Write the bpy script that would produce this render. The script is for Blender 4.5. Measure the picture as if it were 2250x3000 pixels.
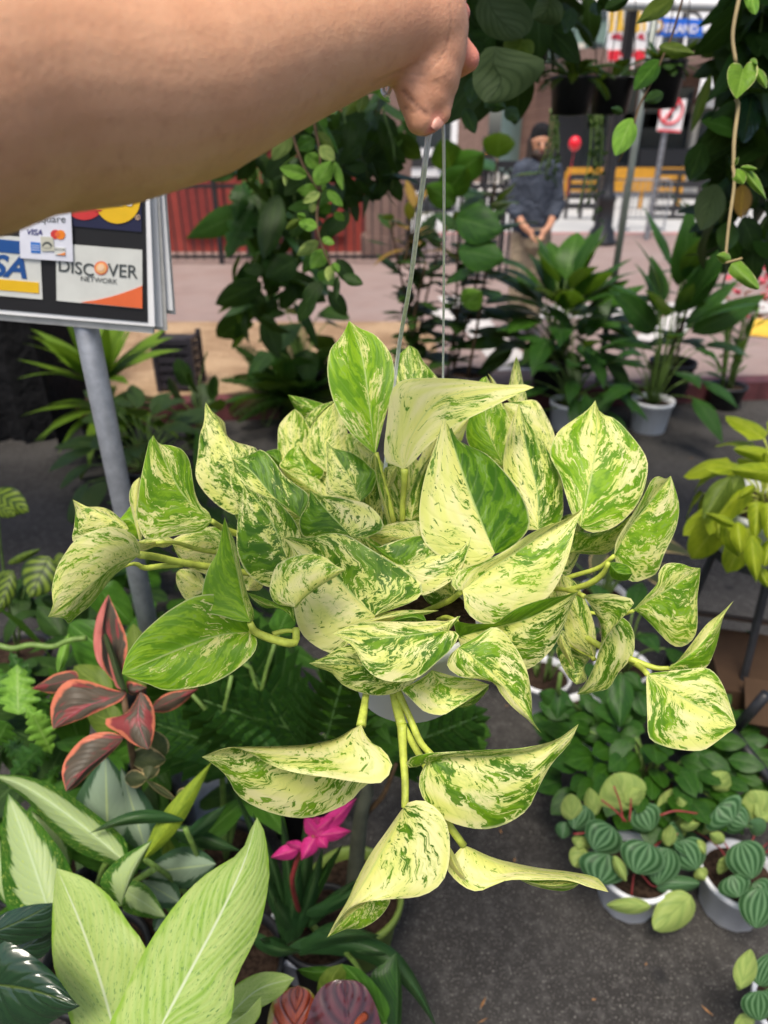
import bpy, bmesh, math, random
import numpy as np
from mathutils import Vector, Matrix, noise as mnoise

# ---------------------------------------------------------------- camera, sky, sun, exposure
scene = bpy.context.scene
for o in list(bpy.data.objects):
    bpy.data.objects.remove(o)
C = scene.collection
PITCH = math.radians(28.7)
F, CX, CY = 1474.0, 829.5, 1106.0          # focal length and centre in picture units (1659 x 2212)
CAM = Vector((0, 0, 1.6))
FW = Vector((0, math.cos(PITCH), -math.sin(PITCH)))
UP = Vector((0, math.sin(PITCH), math.cos(PITCH)))
RT = Vector((1, 0, 0))
cam = bpy.data.cameras.new('camera')
cam.sensor_fit = 'VERTICAL'
cam.sensor_height = 24.0
cam.lens = 24.0 * F / 2212.0
cam.clip_start = 0.02
cam.clip_end = 300
cam.dof.use_dof = True
cam.dof.focus_distance = 0.61
cam.dof.aperture_fstop = 3.4
camo = bpy.data.objects.new('camera', cam)
C.objects.link(camo)
camo.location = CAM
camo.rotation_euler = (math.pi / 2 - PITCH, 0, 0)
scene.camera = camo

SUN_EL, SUN_AZ = math.radians(67), math.radians(200)   # azimuth clockwise from +Y
world = bpy.data.worlds.new('World')
scene.world = world
world.use_nodes = True
wnt = world.node_tree
bg = wnt.nodes['Background']
sky = wnt.nodes.new('ShaderNodeTexSky')
sky.sky_type = 'NISHITA'
sky.sun_disc = False
sky.sun_elevation = SUN_EL
sky.sun_rotation = SUN_AZ
sky.air_density = 1.0
sky.dust_density = 4.0
sky.ozone_density = 0.6
wnt.links.new(sky.outputs[0], bg.inputs[0])
bg.inputs[1].default_value = 0.08
sl = bpy.data.lights.new('sun', 'SUN')
sl.energy = 1.5
sl.angle = math.radians(20)
sl.color = (1.0, 0.93, 0.82)
so = bpy.data.objects.new('sun', sl)
C.objects.link(so)
sd = Vector((math.sin(SUN_AZ) * math.cos(SUN_EL), math.cos(SUN_AZ) * math.cos(SUN_EL), math.sin(SUN_EL)))
so.rotation_euler = (-sd).to_track_quat('-Z', 'Y').to_euler()
so.location = sd * 20
scene.view_settings.view_transform = 'Standard'
scene.view_settings.look = 'None'
scene.view_settings.exposure = 1.28
scene.view_settings.gamma = 1.0

# ---------------------------------------------------------------- helpers
R = random.Random(7)
K = 1659.0 / 2250.0
ZO = {'A': (700, 1500, 600), 'B': (1200, 1650, 600), 'C': (1000, 1200, 400), 'D': (750, 1200, 400),
      'E': (350, 1200, 500), 'Z1': (550, 900, 800), 'Z2': (1100, 1000, 900), 'Z3': (100, 1200, 800),
      'Z4': (550, 1900, 1300), 'Z7': (1450, 1500, 750), 'G': (600, 2000, 700), 'S': (0, 550, 550),
      'R1': (1500, 0, 750), 'R2': (1500, 350, 750), 'V': (600, 200, 700), 'L': (0, 2200, 1250),
      'P': (1500, 2000, 750), 'H': (0, 1500, 600.24), 'Q': (1900, 1200, 450.1), 'W': (1000, 0, 1250),
      'U': (0, 900, 700), 'Y': (1000, 500, 1250)}


def zp(z, p):
    if z == 'X':
        return (p[0], p[1])
    ox, oy, s = ZO[z]
    k = s / 1659.0
    return ((ox + p[0] * k) * K, (oy + p[1] * k) * K)


def P(x, y, d):
    return CAM + (FW + RT * ((x - CX) / F) - UP * ((y - CY) / F)) * d


def ray(x, y):
    return FW + RT * ((x - CX) / F) - UP * ((y - CY) / F)


def W(x, y, Y):
    r = ray(x, y)
    return CAM + r * (Y / r.y)


def G(x, y, z=0.0):
    r = ray(x, y)
    return CAM + r * ((z - CAM.z) / r.z)


def cat(pts, n, uniform=True):
    p = np.array([list(q) for q in pts], float)
    if len(p) == 2:
        t = np.linspace(0, 1, n)[:, None]
        return p[0] * (1 - t) + p[1] * t
    q = np.vstack([2 * p[0] - p[1], p, 2 * p[-1] - p[-2]])
    out = []
    m = 12
    for i in range(len(p) - 1):
        a, b, c, d = q[i], q[i + 1], q[i + 2], q[i + 3]
        for j in range(m):
            t = j / m
            out.append(0.5 * ((2 * b) + (-a + c) * t + (2 * a - 5 * b + 4 * c - d) * t * t + (-a + 3 * b - 3 * c + d) * t ** 3))
    out.append(p[-1])
    o = np.array(out)
    s = np.concatenate([[0], np.cumsum(np.linalg.norm(np.diff(o, axis=0), axis=1))])
    t = np.linspace(0, s[-1], n)
    return np.stack([np.interp(t, s, o[:, k]) for k in range(o.shape[1])], 1)


def tag(o, label=None, cat_=None, group=None, kind=None):
    if label: o['label'] = label
    if cat_: o['category'] = cat_
    if group: o['group'] = group
    if kind: o['kind'] = kind
    return o


def thing(name, label, cat_, loc=(0, 0, 0), group=None):
    o = bpy.data.objects.new(name, None)
    o.empty_display_size = 0.05
    C.objects.link(o)
    o.location = loc
    return tag(o, label, cat_, group)


def link(name, me, mat=None, parent=None, smooth=True):
    if mat and not me.materials:
        me.materials.append(mat)
    if smooth:
        me.polygons.foreach_set('use_smooth', [True] * len(me.polygons))
    o = bpy.data.objects.new(name, me)
    C.objects.link(o)
    if parent:
        o.parent = parent
    return o


def mesh_pd(name, v, f, off=None):
    me = bpy.data.meshes.new(name)
    if off is not None:
        v = [(a[0] - off[0], a[1] - off[1], a[2] - off[2]) for a in v]
    me.from_pydata([tuple(a) for a in v], [], f)
    me.update()
    return me


def wpart(name, v, f, mat, parent, smooth=False):
    """mesh given in world coordinates, stored relative to its thing"""
    me = mesh_pd(name, v, f, parent.location if parent else None)
    return link(name, me, mat, parent, smooth)


class MB:
    """collects simple solids"""
    def __init__(s):
        s.v, s.f = [], []

    def add(s, v, f):
        n = len(s.v)
        s.v += [tuple(a) for a in v]
        s.f += [tuple(i + n for i in q) for q in f]
        return s

    def box(s, c, size, rot=None):
        x, y, z = [q / 2 for q in size]
        vs = [Vector((sx * x, sy * y, sz * z)) for sx in (-1, 1) for sy in (-1, 1) for sz in (-1, 1)]
        if rot is not None:
            vs = [rot @ q for q in vs]
        vs = [q + Vector(c) for q in vs]
        return s.add(vs, [(0, 1, 3, 2), (4, 6, 7, 5), (0, 4, 5, 1), (2, 3, 7, 6), (0, 2, 6, 4), (1, 5, 7, 3)])

    def beam(s, a, b, w, h):
        a, b = Vector(a), Vector(b)
        d = (b - a)
        q = d.to_track_quat('Y', 'Z').to_matrix()
        return s.box((a + b) / 2, (w, d.length, h), q)

    def tube(s, pts, r, n=8, cap=True, sub=None):
        p = [Vector(q) for q in pts]
        if sub:
            p = [Vector(q) for q in cat(p, sub)]
        rs = r if isinstance(r, (list, tuple)) else [r, r]
        m = len(p)
        ref = None
        vs, fs = [], []
        for i, q in enumerate(p):
            d = (p[min(i + 1, m - 1)] - p[max(i - 1, 0)])
            if d.length < 1e-9: d = Vector((0, 0, 1))
            d.normalize()
            if ref is None:
                ref = d.orthogonal().normalized()
            ref = (ref - d * ref.dot(d))
            if ref.length < 1e-6: ref = d.orthogonal()
            ref.normalize()
            b = d.cross(ref)
            t = i / max(m - 1, 1) * (len(rs) - 1)
            k = min(int(t), len(rs) - 2)
            rr = rs[k] + (rs[k + 1] - rs[k]) * (t - k)
            for j in range(n):
                a = 2 * math.pi * j / n
                vs.append(q + (ref * math.cos(a) + b * math.sin(a)) * rr)
        for i in range(m - 1):
            for j in range(n):
                fs.append((i * n + j, i * n + (j + 1) % n, (i + 1) * n + (j + 1) % n, (i + 1) * n + j))
        if cap:
            fs.append(tuple(range(n - 1, -1, -1)))
            fs.append(tuple((m - 1) * n + j for j in range(n)))
        return s.add(vs, fs)

    def lathe(s, c, prof, n=32, ribs=0, amp=0.0):
        c = Vector(c)
        vs, fs = [], []
        for q_, (r, z) in enumerate(prof):
            amp_ = amp if q_ < 4 else 0
            for j in range(n):
                a = 2 * math.pi * j / n
                rr = r * (1 + (amp_ * (1 if (j * ribs * 2 // n) % 2 else -1) if ribs else 0))
                vs.append(c + Vector((rr * math.cos(a), rr * math.sin(a), z)))
        for i in range(len(prof) - 1):
            for j in range(n):
                fs.append((i * n + j, i * n + (j + 1) % n, (i + 1) * n + (j + 1) % n, (i + 1) * n + j))
        return s.add(vs, fs)

    def ball(s, c, r, n=12, m=8, sc=(1, 1, 1)):
        prof = []
        c = Vector(c)
        vs, fs = [], []
        for i in range(m + 1):
            t = math.pi * i / m
            for j in range(n):
                a = 2 * math.pi * j / n
                vs.append(c + Vector((r * sc[0] * math.sin(t) * math.cos(a), r * sc[1] * math.sin(t) * math.sin(a), r * sc[2] * math.cos(t))))
        for i in range(m):
            for j in range(n):
                fs.append((i * n + j, (i + 1) * n + j, (i + 1) * n + (j + 1) % n, i * n + (j + 1) % n))
        return s.add(vs, fs)

    def prism(s, poly, dirv):
        """closed polygon (world points) pushed along dirv"""
        n = len(poly)
        dv = Vector(dirv)
        vs = [Vector(q) for q in poly] + [Vector(q) + dv for q in poly]
        fs = [tuple(range(n)), tuple(range(2 * n - 1, n - 1, -1))]
        for i in range(n):
            fs.append((i, i + n, (i + 1) % n + n, (i + 1) % n))
        return s.add(vs, fs)

    def build(s, name, mat, parent=None, smooth=False):
        return wpart(name, s.v, s.f, mat, parent, smooth)


# ---------------------------------------------------------------- materials
def srgb(r, g, b):
    f = lambda c: (c / 255 / 12.92) if c / 255 <= 0.04045 else ((c / 255 + 0.055) / 1.055) ** 2.4
    return (f(r), f(g), f(b))


class NT:
    def __init__(s, name):
        s.m = bpy.data.materials.new(name)
        s.m.use_nodes = True
        s.t = s.m.node_tree
        s.b = s.t.nodes['Principled BSDF']
        s.out = s.t.nodes['Material Output']

    def n(s, ty): return s.t.nodes.new(ty)

    def put(s, sock, val):
        if val is None: return
        if isinstance(val, bpy.types.NodeSocket): s.t.links.new(val, sock)
        elif isinstance(val, (tuple, list)) and len(val) == 3 and sock.type == 'RGBA': sock.default_value = (*val, 1)
        else: sock.default_value = val

    def math(s, op, a, b=None, c=None, clamp=False):
        q = s.n('ShaderNodeMath'); q.operation = op; q.use_clamp = clamp
        for i, x in enumerate((a, b, c)): s.put(q.inputs[i], x) if x is not None else None
        return q.outputs[0]

    def step(s, x, a, b, lo=0.0, hi=1.0):
        q = s.n('ShaderNodeMapRange'); q.interpolation_type = 'SMOOTHSTEP'
        s.put(q.inputs[0], x); s.put(q.inputs[1], a); s.put(q.inputs[2], b); s.put(q.inputs[3], lo); s.put(q.inputs[4], hi)
        return q.outputs[0]

    def mix(s, f, a, b):
        q = s.n('ShaderNodeMix'); q.data_type = 'RGBA'
        s.put(q.inputs[0], f); s.put(q.inputs[6], a); s.put(q.inputs[7], b)
        return q.outputs[2]

    def noise(s, vec, scale, detail=3, rough=0.55, dist=0.0):
        q = s.n('ShaderNodeTexNoise')
        if vec is not None: s.put(q.inputs['Vector'], vec)
        q.inputs['Scale'].default_value = scale; q.inputs['Detail'].default_value = detail
        q.inputs['Roughness'].default_value = rough; q.inputs['Distortion'].default_value = dist
        return q.outputs[0]

    def comb(s, x, y, z):
        q = s.n('ShaderNodeCombineXYZ')
        s.put(q.inputs[0], x); s.put(q.inputs[1], y); s.put(q.inputs[2], z)
        return q.outputs[0]

    def objc(s): return s.n('ShaderNodeTexCoord').outputs['Object']
    def geo(s): return s.n('ShaderNodeNewGeometry').outputs['Position']

    def bump(s, h, strength=0.3, dist=0.002):
        q = s.n('ShaderNodeBump'); q.inputs['Strength'].default_value = strength; q.inputs['Distance'].default_value = dist
        s.put(q.inputs['Height'], h)
        s.t.links.new(q.outputs[0], s.b.inputs['Normal'])
        return q.outputs[0]

    def base(s, col=None, rough=0.5, spec=0.5, metal=0.0):
        s.put(s.b.inputs['Base Color'], col); s.put(s.b.inputs['Roughness'], rough)
        s.b.inputs['Specular IOR Level'].default_value = spec; s.b.inputs['Metallic'].default_value = metal
        return s

    def translucent(s, col, fac):
        t = s.n('ShaderNodeBsdfTranslucent'); s.put(t.inputs[0], col)
        m = s.n('ShaderNodeMixShader'); s.put(m.inputs[0], fac)
        s.t.links.new(s.b.outputs[0], m.inputs[1]); s.t.links.new(t.outputs[0], m.inputs[2])
        s.t.links.new(m.outputs[0], s.out.inputs[0])

    def leafuv(s):
        u = s.n('ShaderNodeUVMap'); u.uv_map = 'leaf'
        q = s.n('ShaderNodeSeparateXYZ'); s.t.links.new(u.outputs[0], q.inputs[0])
        U, V = q.outputs[0], q.outputs[1]
        v = s.math('MULTIPLY', s.math('SUBTRACT', V, 0.5), 2.0)
        return U, V, v, s.math('ABSOLUTE', v)


def plain(name, col, rough=0.6, spec=0.4, metal=0.0, var=0.15, scale=20.0, bump=0.0, world_=False):
    n = NT(name)
    vec = n.geo() if world_ else n.objc()
    x = n.noise(vec, scale, 4, 0.6)
    a = tuple(c * (1 - var) for c in col); b = tuple(min(1, c * (1 + var)) for c in col)
    n.base(n.mix(n.step(x, 0.3, 0.7), a, b), rough, spec, metal)
    if bump: n.bump(n.noise(vec, scale * 4, 4), bump, 0.003)
    return n.m


def marble_mat():
    n = NT('marbled_leaf')
    U, V, v, av = n.leafuv()
    at = n.n('ShaderNodeVertexColor'); at.layer_name = 'lp'
    sp = n.n('ShaderNodeSeparateColor'); n.t.links.new(at.outputs[0], sp.inputs[0])
    seed, gA, gB = sp.outputs[0], sp.outputs[1], sp.outputs[2]
    side = n.step(V, 0.497, 0.503)
    g = n.math('ADD', n.math('MULTIPLY', gA, n.math('SUBTRACT', 1.0, side)), n.math('MULTIPLY', gB, side))
    s_ = n.math('SUBTRACT', U, n.math('MULTIPLY', av, 0.42))
    sv = n.math('MULTIPLY', seed, 31.0)
    wob = n.math('MULTIPLY', n.math('SUBTRACT', n.noise(n.comb(n.math('MULTIPLY', U, 2.0), v, sv), 2.4, 3), 0.5), 0.26)
    s_ = n.math('ADD', s_, wob)
    z = n.math('ADD', n.math('MULTIPLY', seed, 60.0), n.math('MULTIPLY', side, 9.0))
    fa = n.math('ADD', 0.55, n.math('MULTIPLY', n.math('FRACT', n.math('MULTIPLY', seed, 17.3)), 0.85))
    fb = n.math('ADD', 0.15, n.math('MULTIPLY', n.math('FRACT', n.math('MULTIPLY', seed, 53.7)), 0.65))
    low = n.noise(n.comb(n.math('MULTIPLY', s_, 3.4), n.math('MULTIPLY', av, 1.1), n.math('ADD', z, 4.0)), 1.0, 2, 0.5)
    n1 = n.noise(n.comb(n.math('MULTIPLY', n.math('MULTIPLY', s_, fa), 13.0), n.math('MULTIPLY', av, 3.0), z), 1.0, 5, 0.66, 0.5)
    n2 = n.noise(n.comb(n.math('MULTIPLY', s_, 46.0), n.math('MULTIPLY', av, 11.0), z), 1.0, 4, 0.62, 0.8)
    val = n.math('ADD', n.math('MULTIPLY', n1, 0.58), n.math('MULTIPLY', n2, 0.42))
    val = n.math('ADD', val, n.math('MULTIPLY', n.math('SUBTRACT', low, 0.5), fb))
    th = n.math('SUBTRACT', 0.645, n.math('MULTIPLY', g, 0.30))
    mask = n.step(n.math('SUBTRACT', val, th), -0.010, 0.012)
    n3 = n.noise(n.comb(n.math('MULTIPLY', s_, 30.0), n.math('MULTIPLY', av, 9.0), n.math('ADD', z, 33.0)), 1.0, 3, 0.55, 0.3)
    n4 = n.noise(n.comb(n.math('MULTIPLY', s_, 5.0), n.math('MULTIPLY', av, 2.0), n.math('ADD', z, 51.0)), 1.0, 2, 0.5)
    spk = n.step(n.math('ADD', n3, n.math('MULTIPLY', n.math('SUBTRACT', n4, 0.5), 0.30)), n.math('SUBTRACT', 0.652, n.math('MULTIPLY', g, 0.13)), n.math('SUBTRACT', 0.674, n.math('MULTIPLY', g, 0.13)))
    mask = n.math('MAXIMUM', mask, n.math('MULTIPLY', spk, 0.95))
    soft = n.step(n.math('SUBTRACT', val, th), -0.085, -0.015)
    tone = n.noise(n.comb(n.math('MULTIPLY', s_, 12.0), n.math('MULTIPLY', av, 2.5), n.math('ADD', z, 20.0)), 1.0, 3, 0.6)
    darkness = at.outputs['Alpha']
    deep = n.mix(darkness, (0.018, 0.080, 0.004), (0.115, 0.27, 0.008))
    green = n.mix(n.step(tone, 0.42, 0.58), deep, n.mix(darkness, (0.085, 0.20, 0.006), (0.25, 0.44, 0.015)))
    green = n.mix(n.step(tone, 0.60, 0.66, 0.0, 0.4), green, (0.22, 0.34, 0.12))
    cream = n.mix(n.step(n.noise(n.comb(U, v, z), 3.0, 2), 0.35, 0.65), (0.76, 0.725, 0.345), (0.66, 0.69, 0.19))
    cream = n.mix(n.math('MULTIPLY', n.step(av, 0.30, 0.0), 0.5), cream, (0.66, 0.66, 0.13))
    mott = n.mix(n.math('MULTIPLY', soft, 0.42), cream, (0.33, 0.47, 0.08))
    col = n.mix(mask, mott, green)
    lat = n.math('POWER', n.math('ABSOLUTE', n.math('SINE', n.math('MULTIPLY', n.math('SUBTRACT', U, n.math('MULTIPLY', av, 0.42)), 34.0))), 14.0)
    col = n.mix(n.math('MULTIPLY', lat, 0.07), col, (0.42, 0.52, 0.16))
    col = n.mix(n.math('MULTIPLY', n.step(av, 0.035, 0.012), 0.75), col, (0.45, 0.55, 0.17))
    col = n.mix(n.math('MULTIPLY', n.step(av, 0.955, 0.99), 0.55), col, (0.74, 0.72, 0.36))
    n.base(col, n.math('ADD', 0.30, n.math('MULTIPLY', n2, 0.26)), 0.22)
    h = n.math('ADD', n.math('MULTIPLY', lat, -0.6), n.math('MULTIPLY', n.step(av, 0.10, 0.0), -0.8))
    h = n.math('ADD', h, n.math('MULTIPLY', n.noise(n.comb(n.math('MULTIPLY', U, 60), n.math('MULTIPLY', v, 24), z), 1.0, 2), 0.35))
    n.bump(h, 0.28, 0.0012)
    tc = n.mix(mask, (0.82, 0.78, 0.24), (0.24, 0.44, 0.02))
    n.translucent(tc, 0.30)
    return n.m


def leaf_mat(name, dark, light, vein=None, veinw=0.03, lat=None, latn=30.0, latslope=0.5, latpow=8.0, edge=None, edgew=0.12,
             centre=None, cw=0.55, stripes=None, stripen=9.0, spots=None, rough=0.4, spec=0.16, trans=0.25, patch=None, bump=0.3):
    n = NT(name)
    U, V, v, av = n.leafuv()
    oi = n.n('ShaderNodeObjectInfo').outputs['Random']
    z = n.math('MULTIPLY', oi, 40.0)
    sl = n.math('SUBTRACT', U, n.math('MULTIPLY', av, latslope))
    base = n.mix(n.step(n.noise(n.comb(n.math('MULTIPLY', sl, 9.0), n.math('MULTIPLY', v, 2.0), z), 1.0, 5, 0.65), 0.36, 0.64), dark, light)
    base = n.mix(n.math('MULTIPLY', oi, 0.5), base, light)
    if stripes:
        st = n.math('SINE', n.math('MULTIPLY', n.math('ADD', v, n.math('MULTIPLY', n.noise(n.comb(U, v, z), 3.0, 1), 0.05)), stripen * math.pi))
        base = n.mix(n.step(st, -0.5, 0.95), base, stripes)
    sl = n.math('SUBTRACT', U, n.math('MULTIPLY', av, latslope))
    l_ = n.math('POWER', n.math('ABSOLUTE', n.math('SINE', n.math('MULTIPLY', sl, latn))), latpow)
    if centre:
        jag = n.noise(n.comb(n.math('MULTIPLY', sl, 30.0), n.math('MULTIPLY', av, 2.0), z), 1.0, 3)
        lim = n.math('SUBTRACT', av, n.math('MULTIPLY', n.math('SUBTRACT', jag, 0.5), 0.55))
        m = n.step(lim, cw + 0.05, cw - 0.05)
        m = n.math('MULTIPLY', m, n.step(U, 1.0, 0.9))
        base = n.mix(m, base, centre)
    if lat: base = n.mix(n.math('MULTIPLY', l_, n.step(av, 1.0, 0.75)), base, lat)
    if patch:
        base = n.mix(n.step(n.noise(n.comb(n.math('MULTIPLY', sl, 3.4), n.math('MULTIPLY', av, 1.3), z), 1.0, 3), 0.50, 0.58), base, patch)
    if spots:
        base = n.mix(n.step(n.noise(n.comb(n.math('MULTIPLY', sl, 70.0), n.math('MULTIPLY', av, 22.0), z), 1.0, 3, 0.6), 0.585, 0.67), base, spots)
    if edge:
        j = n.math('MULTIPLY', n.math('SUBTRACT', n.noise(n.comb(n.math('MULTIPLY', U, 5.0), v, z), 1.6, 2), 0.5), 0.5)
        base = n.mix(n.step(n.math('ADD', av, j), 1 - edgew - 0.05, 1 - edgew + 0.08), base, edge)
    if vein: base = n.mix(n.step(av, veinw * 1.6, veinw * 0.5), base, vein)
    n.base(base, rough, spec)
    h = n.math('ADD', n.math('MULTIPLY', l_, -0.5), n.math('MULTIPLY', n.step(av, 0.1, 0.0), -0.7))
    n.bump(h, bump, 0.002)
    if trans: n.translucent(n.mix(0.5, base, (0.25, 0.42, 0.02)) if not patch else base, trans)
    return n.m

# ---------------------------------------------------------------- leaf builders
LEAFN = [0]


def surf(name, parent, mat, mid, A, B, bulge=0.10, nu=22, nv=5, lp=(0.5, 0.4, 0.4), tone=None, wav=0.002, thick=0.0):
    """leaf blade through three space curves: midrib and the two margins"""
    M_, A_, B_ = cat(mid, nu), cat([mid[0]] + A + [mid[-1]], nu), cat([mid[0]] + B + [mid[-1]], nu)
    ph = R.uniform(0, 6.28)
    vs, uv, fs = [], [], []
    loc = parent.location if parent else Vector((0, 0, 0))
    for i in range(nu):
        u = i / (nu - 1)
        for k in range(-nv, nv + 1):
            t = abs(k) / nv
            m, e = Vector(M_[i]), Vector((A_ if k < 0 else B_)[i])
            p = m.lerp(e, t)
            tc = (CAM - p).normalized()
            hw = (e - m).length
            p = p + tc * (bulge * hw * 4 * t * (1 - t) * 0.8)
            p = p + tc * (wav * math.sin(u * 17 + ph + (2 if k < 0 else 0)) * t * t * math.sin(math.pi * u))
            vs.append(p - loc)
            uv.append((u, 0.5 + 0.5 * k / nv))
    w = 2 * nv + 1
    for i in range(nu - 1):
        for k in range(w - 1):
            fs.append((i * w + k, i * w + k + 1, (i + 1) * w + k + 1, (i + 1) * w + k))
    me = mesh_pd(name, vs, fs)
    ul = me.uv_layers.new(name='leaf')
    for lo in me.loops:
        ul.data[lo.index].uv = uv[lo.vertex_index]
    at = me.attributes.new('lp', 'FLOAT_COLOR', 'POINT')
    at.data.foreach_set('color', [c for _ in vs for c in (*lp, (lp[0] * 37) % 1.0 * .8 if tone is None else tone)])
    return link(name, me, mat, parent)


def edge_d(pts, db, dt, off):
    """margin points get a depth between base and tip plus an outward offset"""
    n = len(pts)
    return [(x, y, db + (dt - db) * (i + 1) / (n + 1) + off * math.sin(math.pi * (i + 0.7) / (n + 0.4)) ** 0.7) for i, (x, y) in enumerate(pts)]


def trace(parent, mat, z, mid, A, B, db, dt, dA=0.01, dB=0.01, gA=0.3, gB=0.3, bulge=0.10, name='leaf', bow=0.0, **kw):
    m2, a2, b2 = [zp(z, p) for p in mid], [zp(z, p) for p in A], [zp(z, p) for p in B]
    n = len(m2)
    m3 = [P(x, y, db + (dt - db) * i / (n - 1) - bow * math.sin(math.pi * i / (n - 1))) for i, (x, y) in enumerate(m2)]
    a3 = [P(*q) for q in edge_d(a2, db, dt, dA)]
    b3 = [P(*q) for q in edge_d(b2, db, dt, dB)]
    LEAFN[0] += 1
    return surf(name, parent, mat, m3, a3, b3, bulge, lp=((LEAFN[0] * 0.618034) % 1.0, gA, gB), **kw)


PROF = {'oval': lambda u: math.sin(math.pi * u ** 0.85) ** 0.75,
        'heart': lambda u: (min(1, u / 0.10) ** 0.5) * (1 - u) ** 0.62 * (1 + 0.9 * u) * 0.86,
        'lance': lambda u: math.sin(math.pi * u ** 0.75) ** 1.05,
        'strap': lambda u: min(1, (u + 0.05) / 0.2) ** 0.5 * min(1, (1 - u) / 0.45) ** 0.8,
        'round': lambda u: math.sin(math.pi * min(1, u ** 0.8)) ** 0.55,
        'lobed': lambda u: math.sin(math.pi * u ** 0.7) ** 0.8 * (0.45 + 0.55 * abs(math.sin(u * 16.5)) ** 0.7)}


def qleaf(parent, mat, z, b, t, w, db, dt=None, prof='oval', dA=0.01, dB=0.01, bend=0.0, gA=0.3, gB=0.3, split=0.5, name='leaf', bulge=0.12, **kw):
    """leaf from base and tip in the picture with a width and distances"""
    b, t = zp(z, b), zp(z, t)
    if z != 'X': w = w * ZO[z][2] / 1659.0 * K
    dt = db if dt is None else dt
    dx, dy = t[0] - b[0], t[1] - b[1]
    L = math.hypot(dx, dy) + 1e-6
    nx, ny = -dy / L, dx / L
    mid = [(b[0] + dx * u + nx * bend * L * math.sin(math.pi * u), b[1] + dy * u + ny * bend * L * math.sin(math.pi * u)) for u in (0, .25, .5, .75, 1)]
    f = PROF[prof]
    us = [0.04, .1, .2, .32, .45, .58, .7, .8, .9, .96] if prof != 'lobed' else [i / 30 for i in range(1, 30)]
    def ed(sgn, frac):
        o = []
        for u in us:
            q = w * f(u) * frac * sgn
            o.append((b[0] + dx * u + nx * (bend * L * math.sin(math.pi * u) + q), b[1] + dy * u + ny * (bend * L * math.sin(math.pi * u) + q)))
        return o
    if prof == 'lobed': kw.setdefault('nu', 40)
    kw.setdefault('nu', 14); kw.setdefault('nv', 3)
    return trace(parent, mat, 'X', mid, ed(-1, split), ed(1, 1 - split), db, dt, dA, dB, gA, gB, bulge=bulge, name=name, **kw)


def leafmesh(prof, L, wd, curve=0.6, fold=0.25, wave=0.05, nu=9, nv=2, mat=None, name='leaf', seed=0):
    """blade along +Y, upper side +Z, base at the origin"""
    r = random.Random(seed)
    f = PROF[prof]
    vs, uv, fs = [], [], []
    y = z = 0.0
    ph = r.uniform(0, 6)
    tw = r.uniform(-0.25, 0.25)
    for i in range(nu):
        u = i / (nu - 1)
        a = -curve * u
        if i:
            y += L / (nu - 1) * math.cos(a); z += L / (nu - 1) * math.sin(a)
        hw = wd / 2 * f(min(max(u, 0.0), 1.0)) + 1e-4
        for k in range(-nv, nv + 1):
            t = k / nv
            zz = abs(t) * hw * math.tan(fold) - hw * 0.25 * t * t + wave * hw * math.sin(u * 11 + ph + (1.5 if k < 0 else 0)) * t * t
            xx = t * hw
            q = tw * u
            vs.append((xx * math.cos(q) - zz * math.sin(q), y - zz * math.sin(a) * 0.7, z + zz * math.cos(q) + xx * math.sin(q)))
            uv.append((u, 0.5 + 0.5 * t))
    w = 2 * nv + 1
    for i in range(nu - 1):
        for k in range(w - 1):
            fs.append((i * w + k, i * w + k + 1, (i + 1) * w + k + 1, (i + 1) * w + k))
    me = mesh_pd(name, vs, fs)
    ul = me.uv_layers.new(name='leaf')
    for lo in me.loops:
        ul.data[lo.index].uv = uv[lo.vertex_index]
    me.polygons.foreach_set('use_smooth', [True] * len(me.polygons))
    if mat: me.materials.append(mat)
    return me


def leafset(prof, L, wd, mat, n=4, curve=(0.3, 1.0), fold=(0.1, 0.35), **kw):
    return [leafmesh(prof, L, wd, R.uniform(*curve), R.uniform(*fold), mat=mat, seed=R.random(), **kw) for _ in range(n)]


def put_leaf(parent, me, loc, d, up=None, s=1.0, sx=None, name='leaf'):
    d = Vector(d).normalized()
    up = Vector(up) if up is not None else Vector((0, 0, 1))
    x = d.cross(up)
    if x.length < 1e-3: x = d.orthogonal()
    x.normalize()
    zz = x.cross(d).normalized()
    sx = s if sx is None else sx
    m = Matrix(((x[0] * sx, d[0] * s, zz[0] * s, 0), (x[1] * sx, d[1] * s, zz[1] * s, 0), (x[2] * sx, d[2] * s, zz[2] * s, 0), (0, 0, 0, 1)))
    m.translation = Vector(loc) - parent.location
    o = bpy.data.objects.new(name, me)
    C.objects.link(o)
    o.parent = parent
    o.matrix_basis = m
    return o


# ---------------------------------------------------------------- shared materials
MT = {}
MT['marble'] = marble_mat()
MT['petiole'] = plain('petiole', (0.40, 0.46, 0.07), 0.45, 0.35, var=0.3, scale=60)
MT['stem_green'] = plain('green_stem', (0.12, 0.20, 0.04), 0.5, 0.4, var=0.3, scale=40)
MT['stem_brown'] = plain('brown_stem', (0.10, 0.06, 0.03), 0.7, 0.3, var=0.3, scale=60)
MT['stem_red'] = plain('red_stem', (0.22, 0.03, 0.03), 0.45, 0.4, var=0.2, scale=60)
MT['white_pot'] = plain('white_plastic', (0.72, 0.73, 0.76), 0.45, 0.4, var=0.05, scale=14)
MT['black_pot'] = plain('black_plastic', (0.012, 0.012, 0.013), 0.45, 0.4, var=0.2)
MT['green_pot'] = plain('olive_green_plastic', (0.16, 0.23, 0.04), 0.45, 0.4, var=0.1)
MT['soil'] = plain('potting_soil', (0.035, 0.022, 0.015), 0.95, 0.1, var=0.6, scale=120, bump=0.8)
MT['iron'] = plain('black_iron', (0.012, 0.012, 0.014), 0.4, 0.5, var=0.3, scale=15)
MT['galv'] = plain('galvanised_steel', (0.25, 0.265, 0.29), 0.48, 0.5, 0.45, var=0.14, scale=45)
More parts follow.
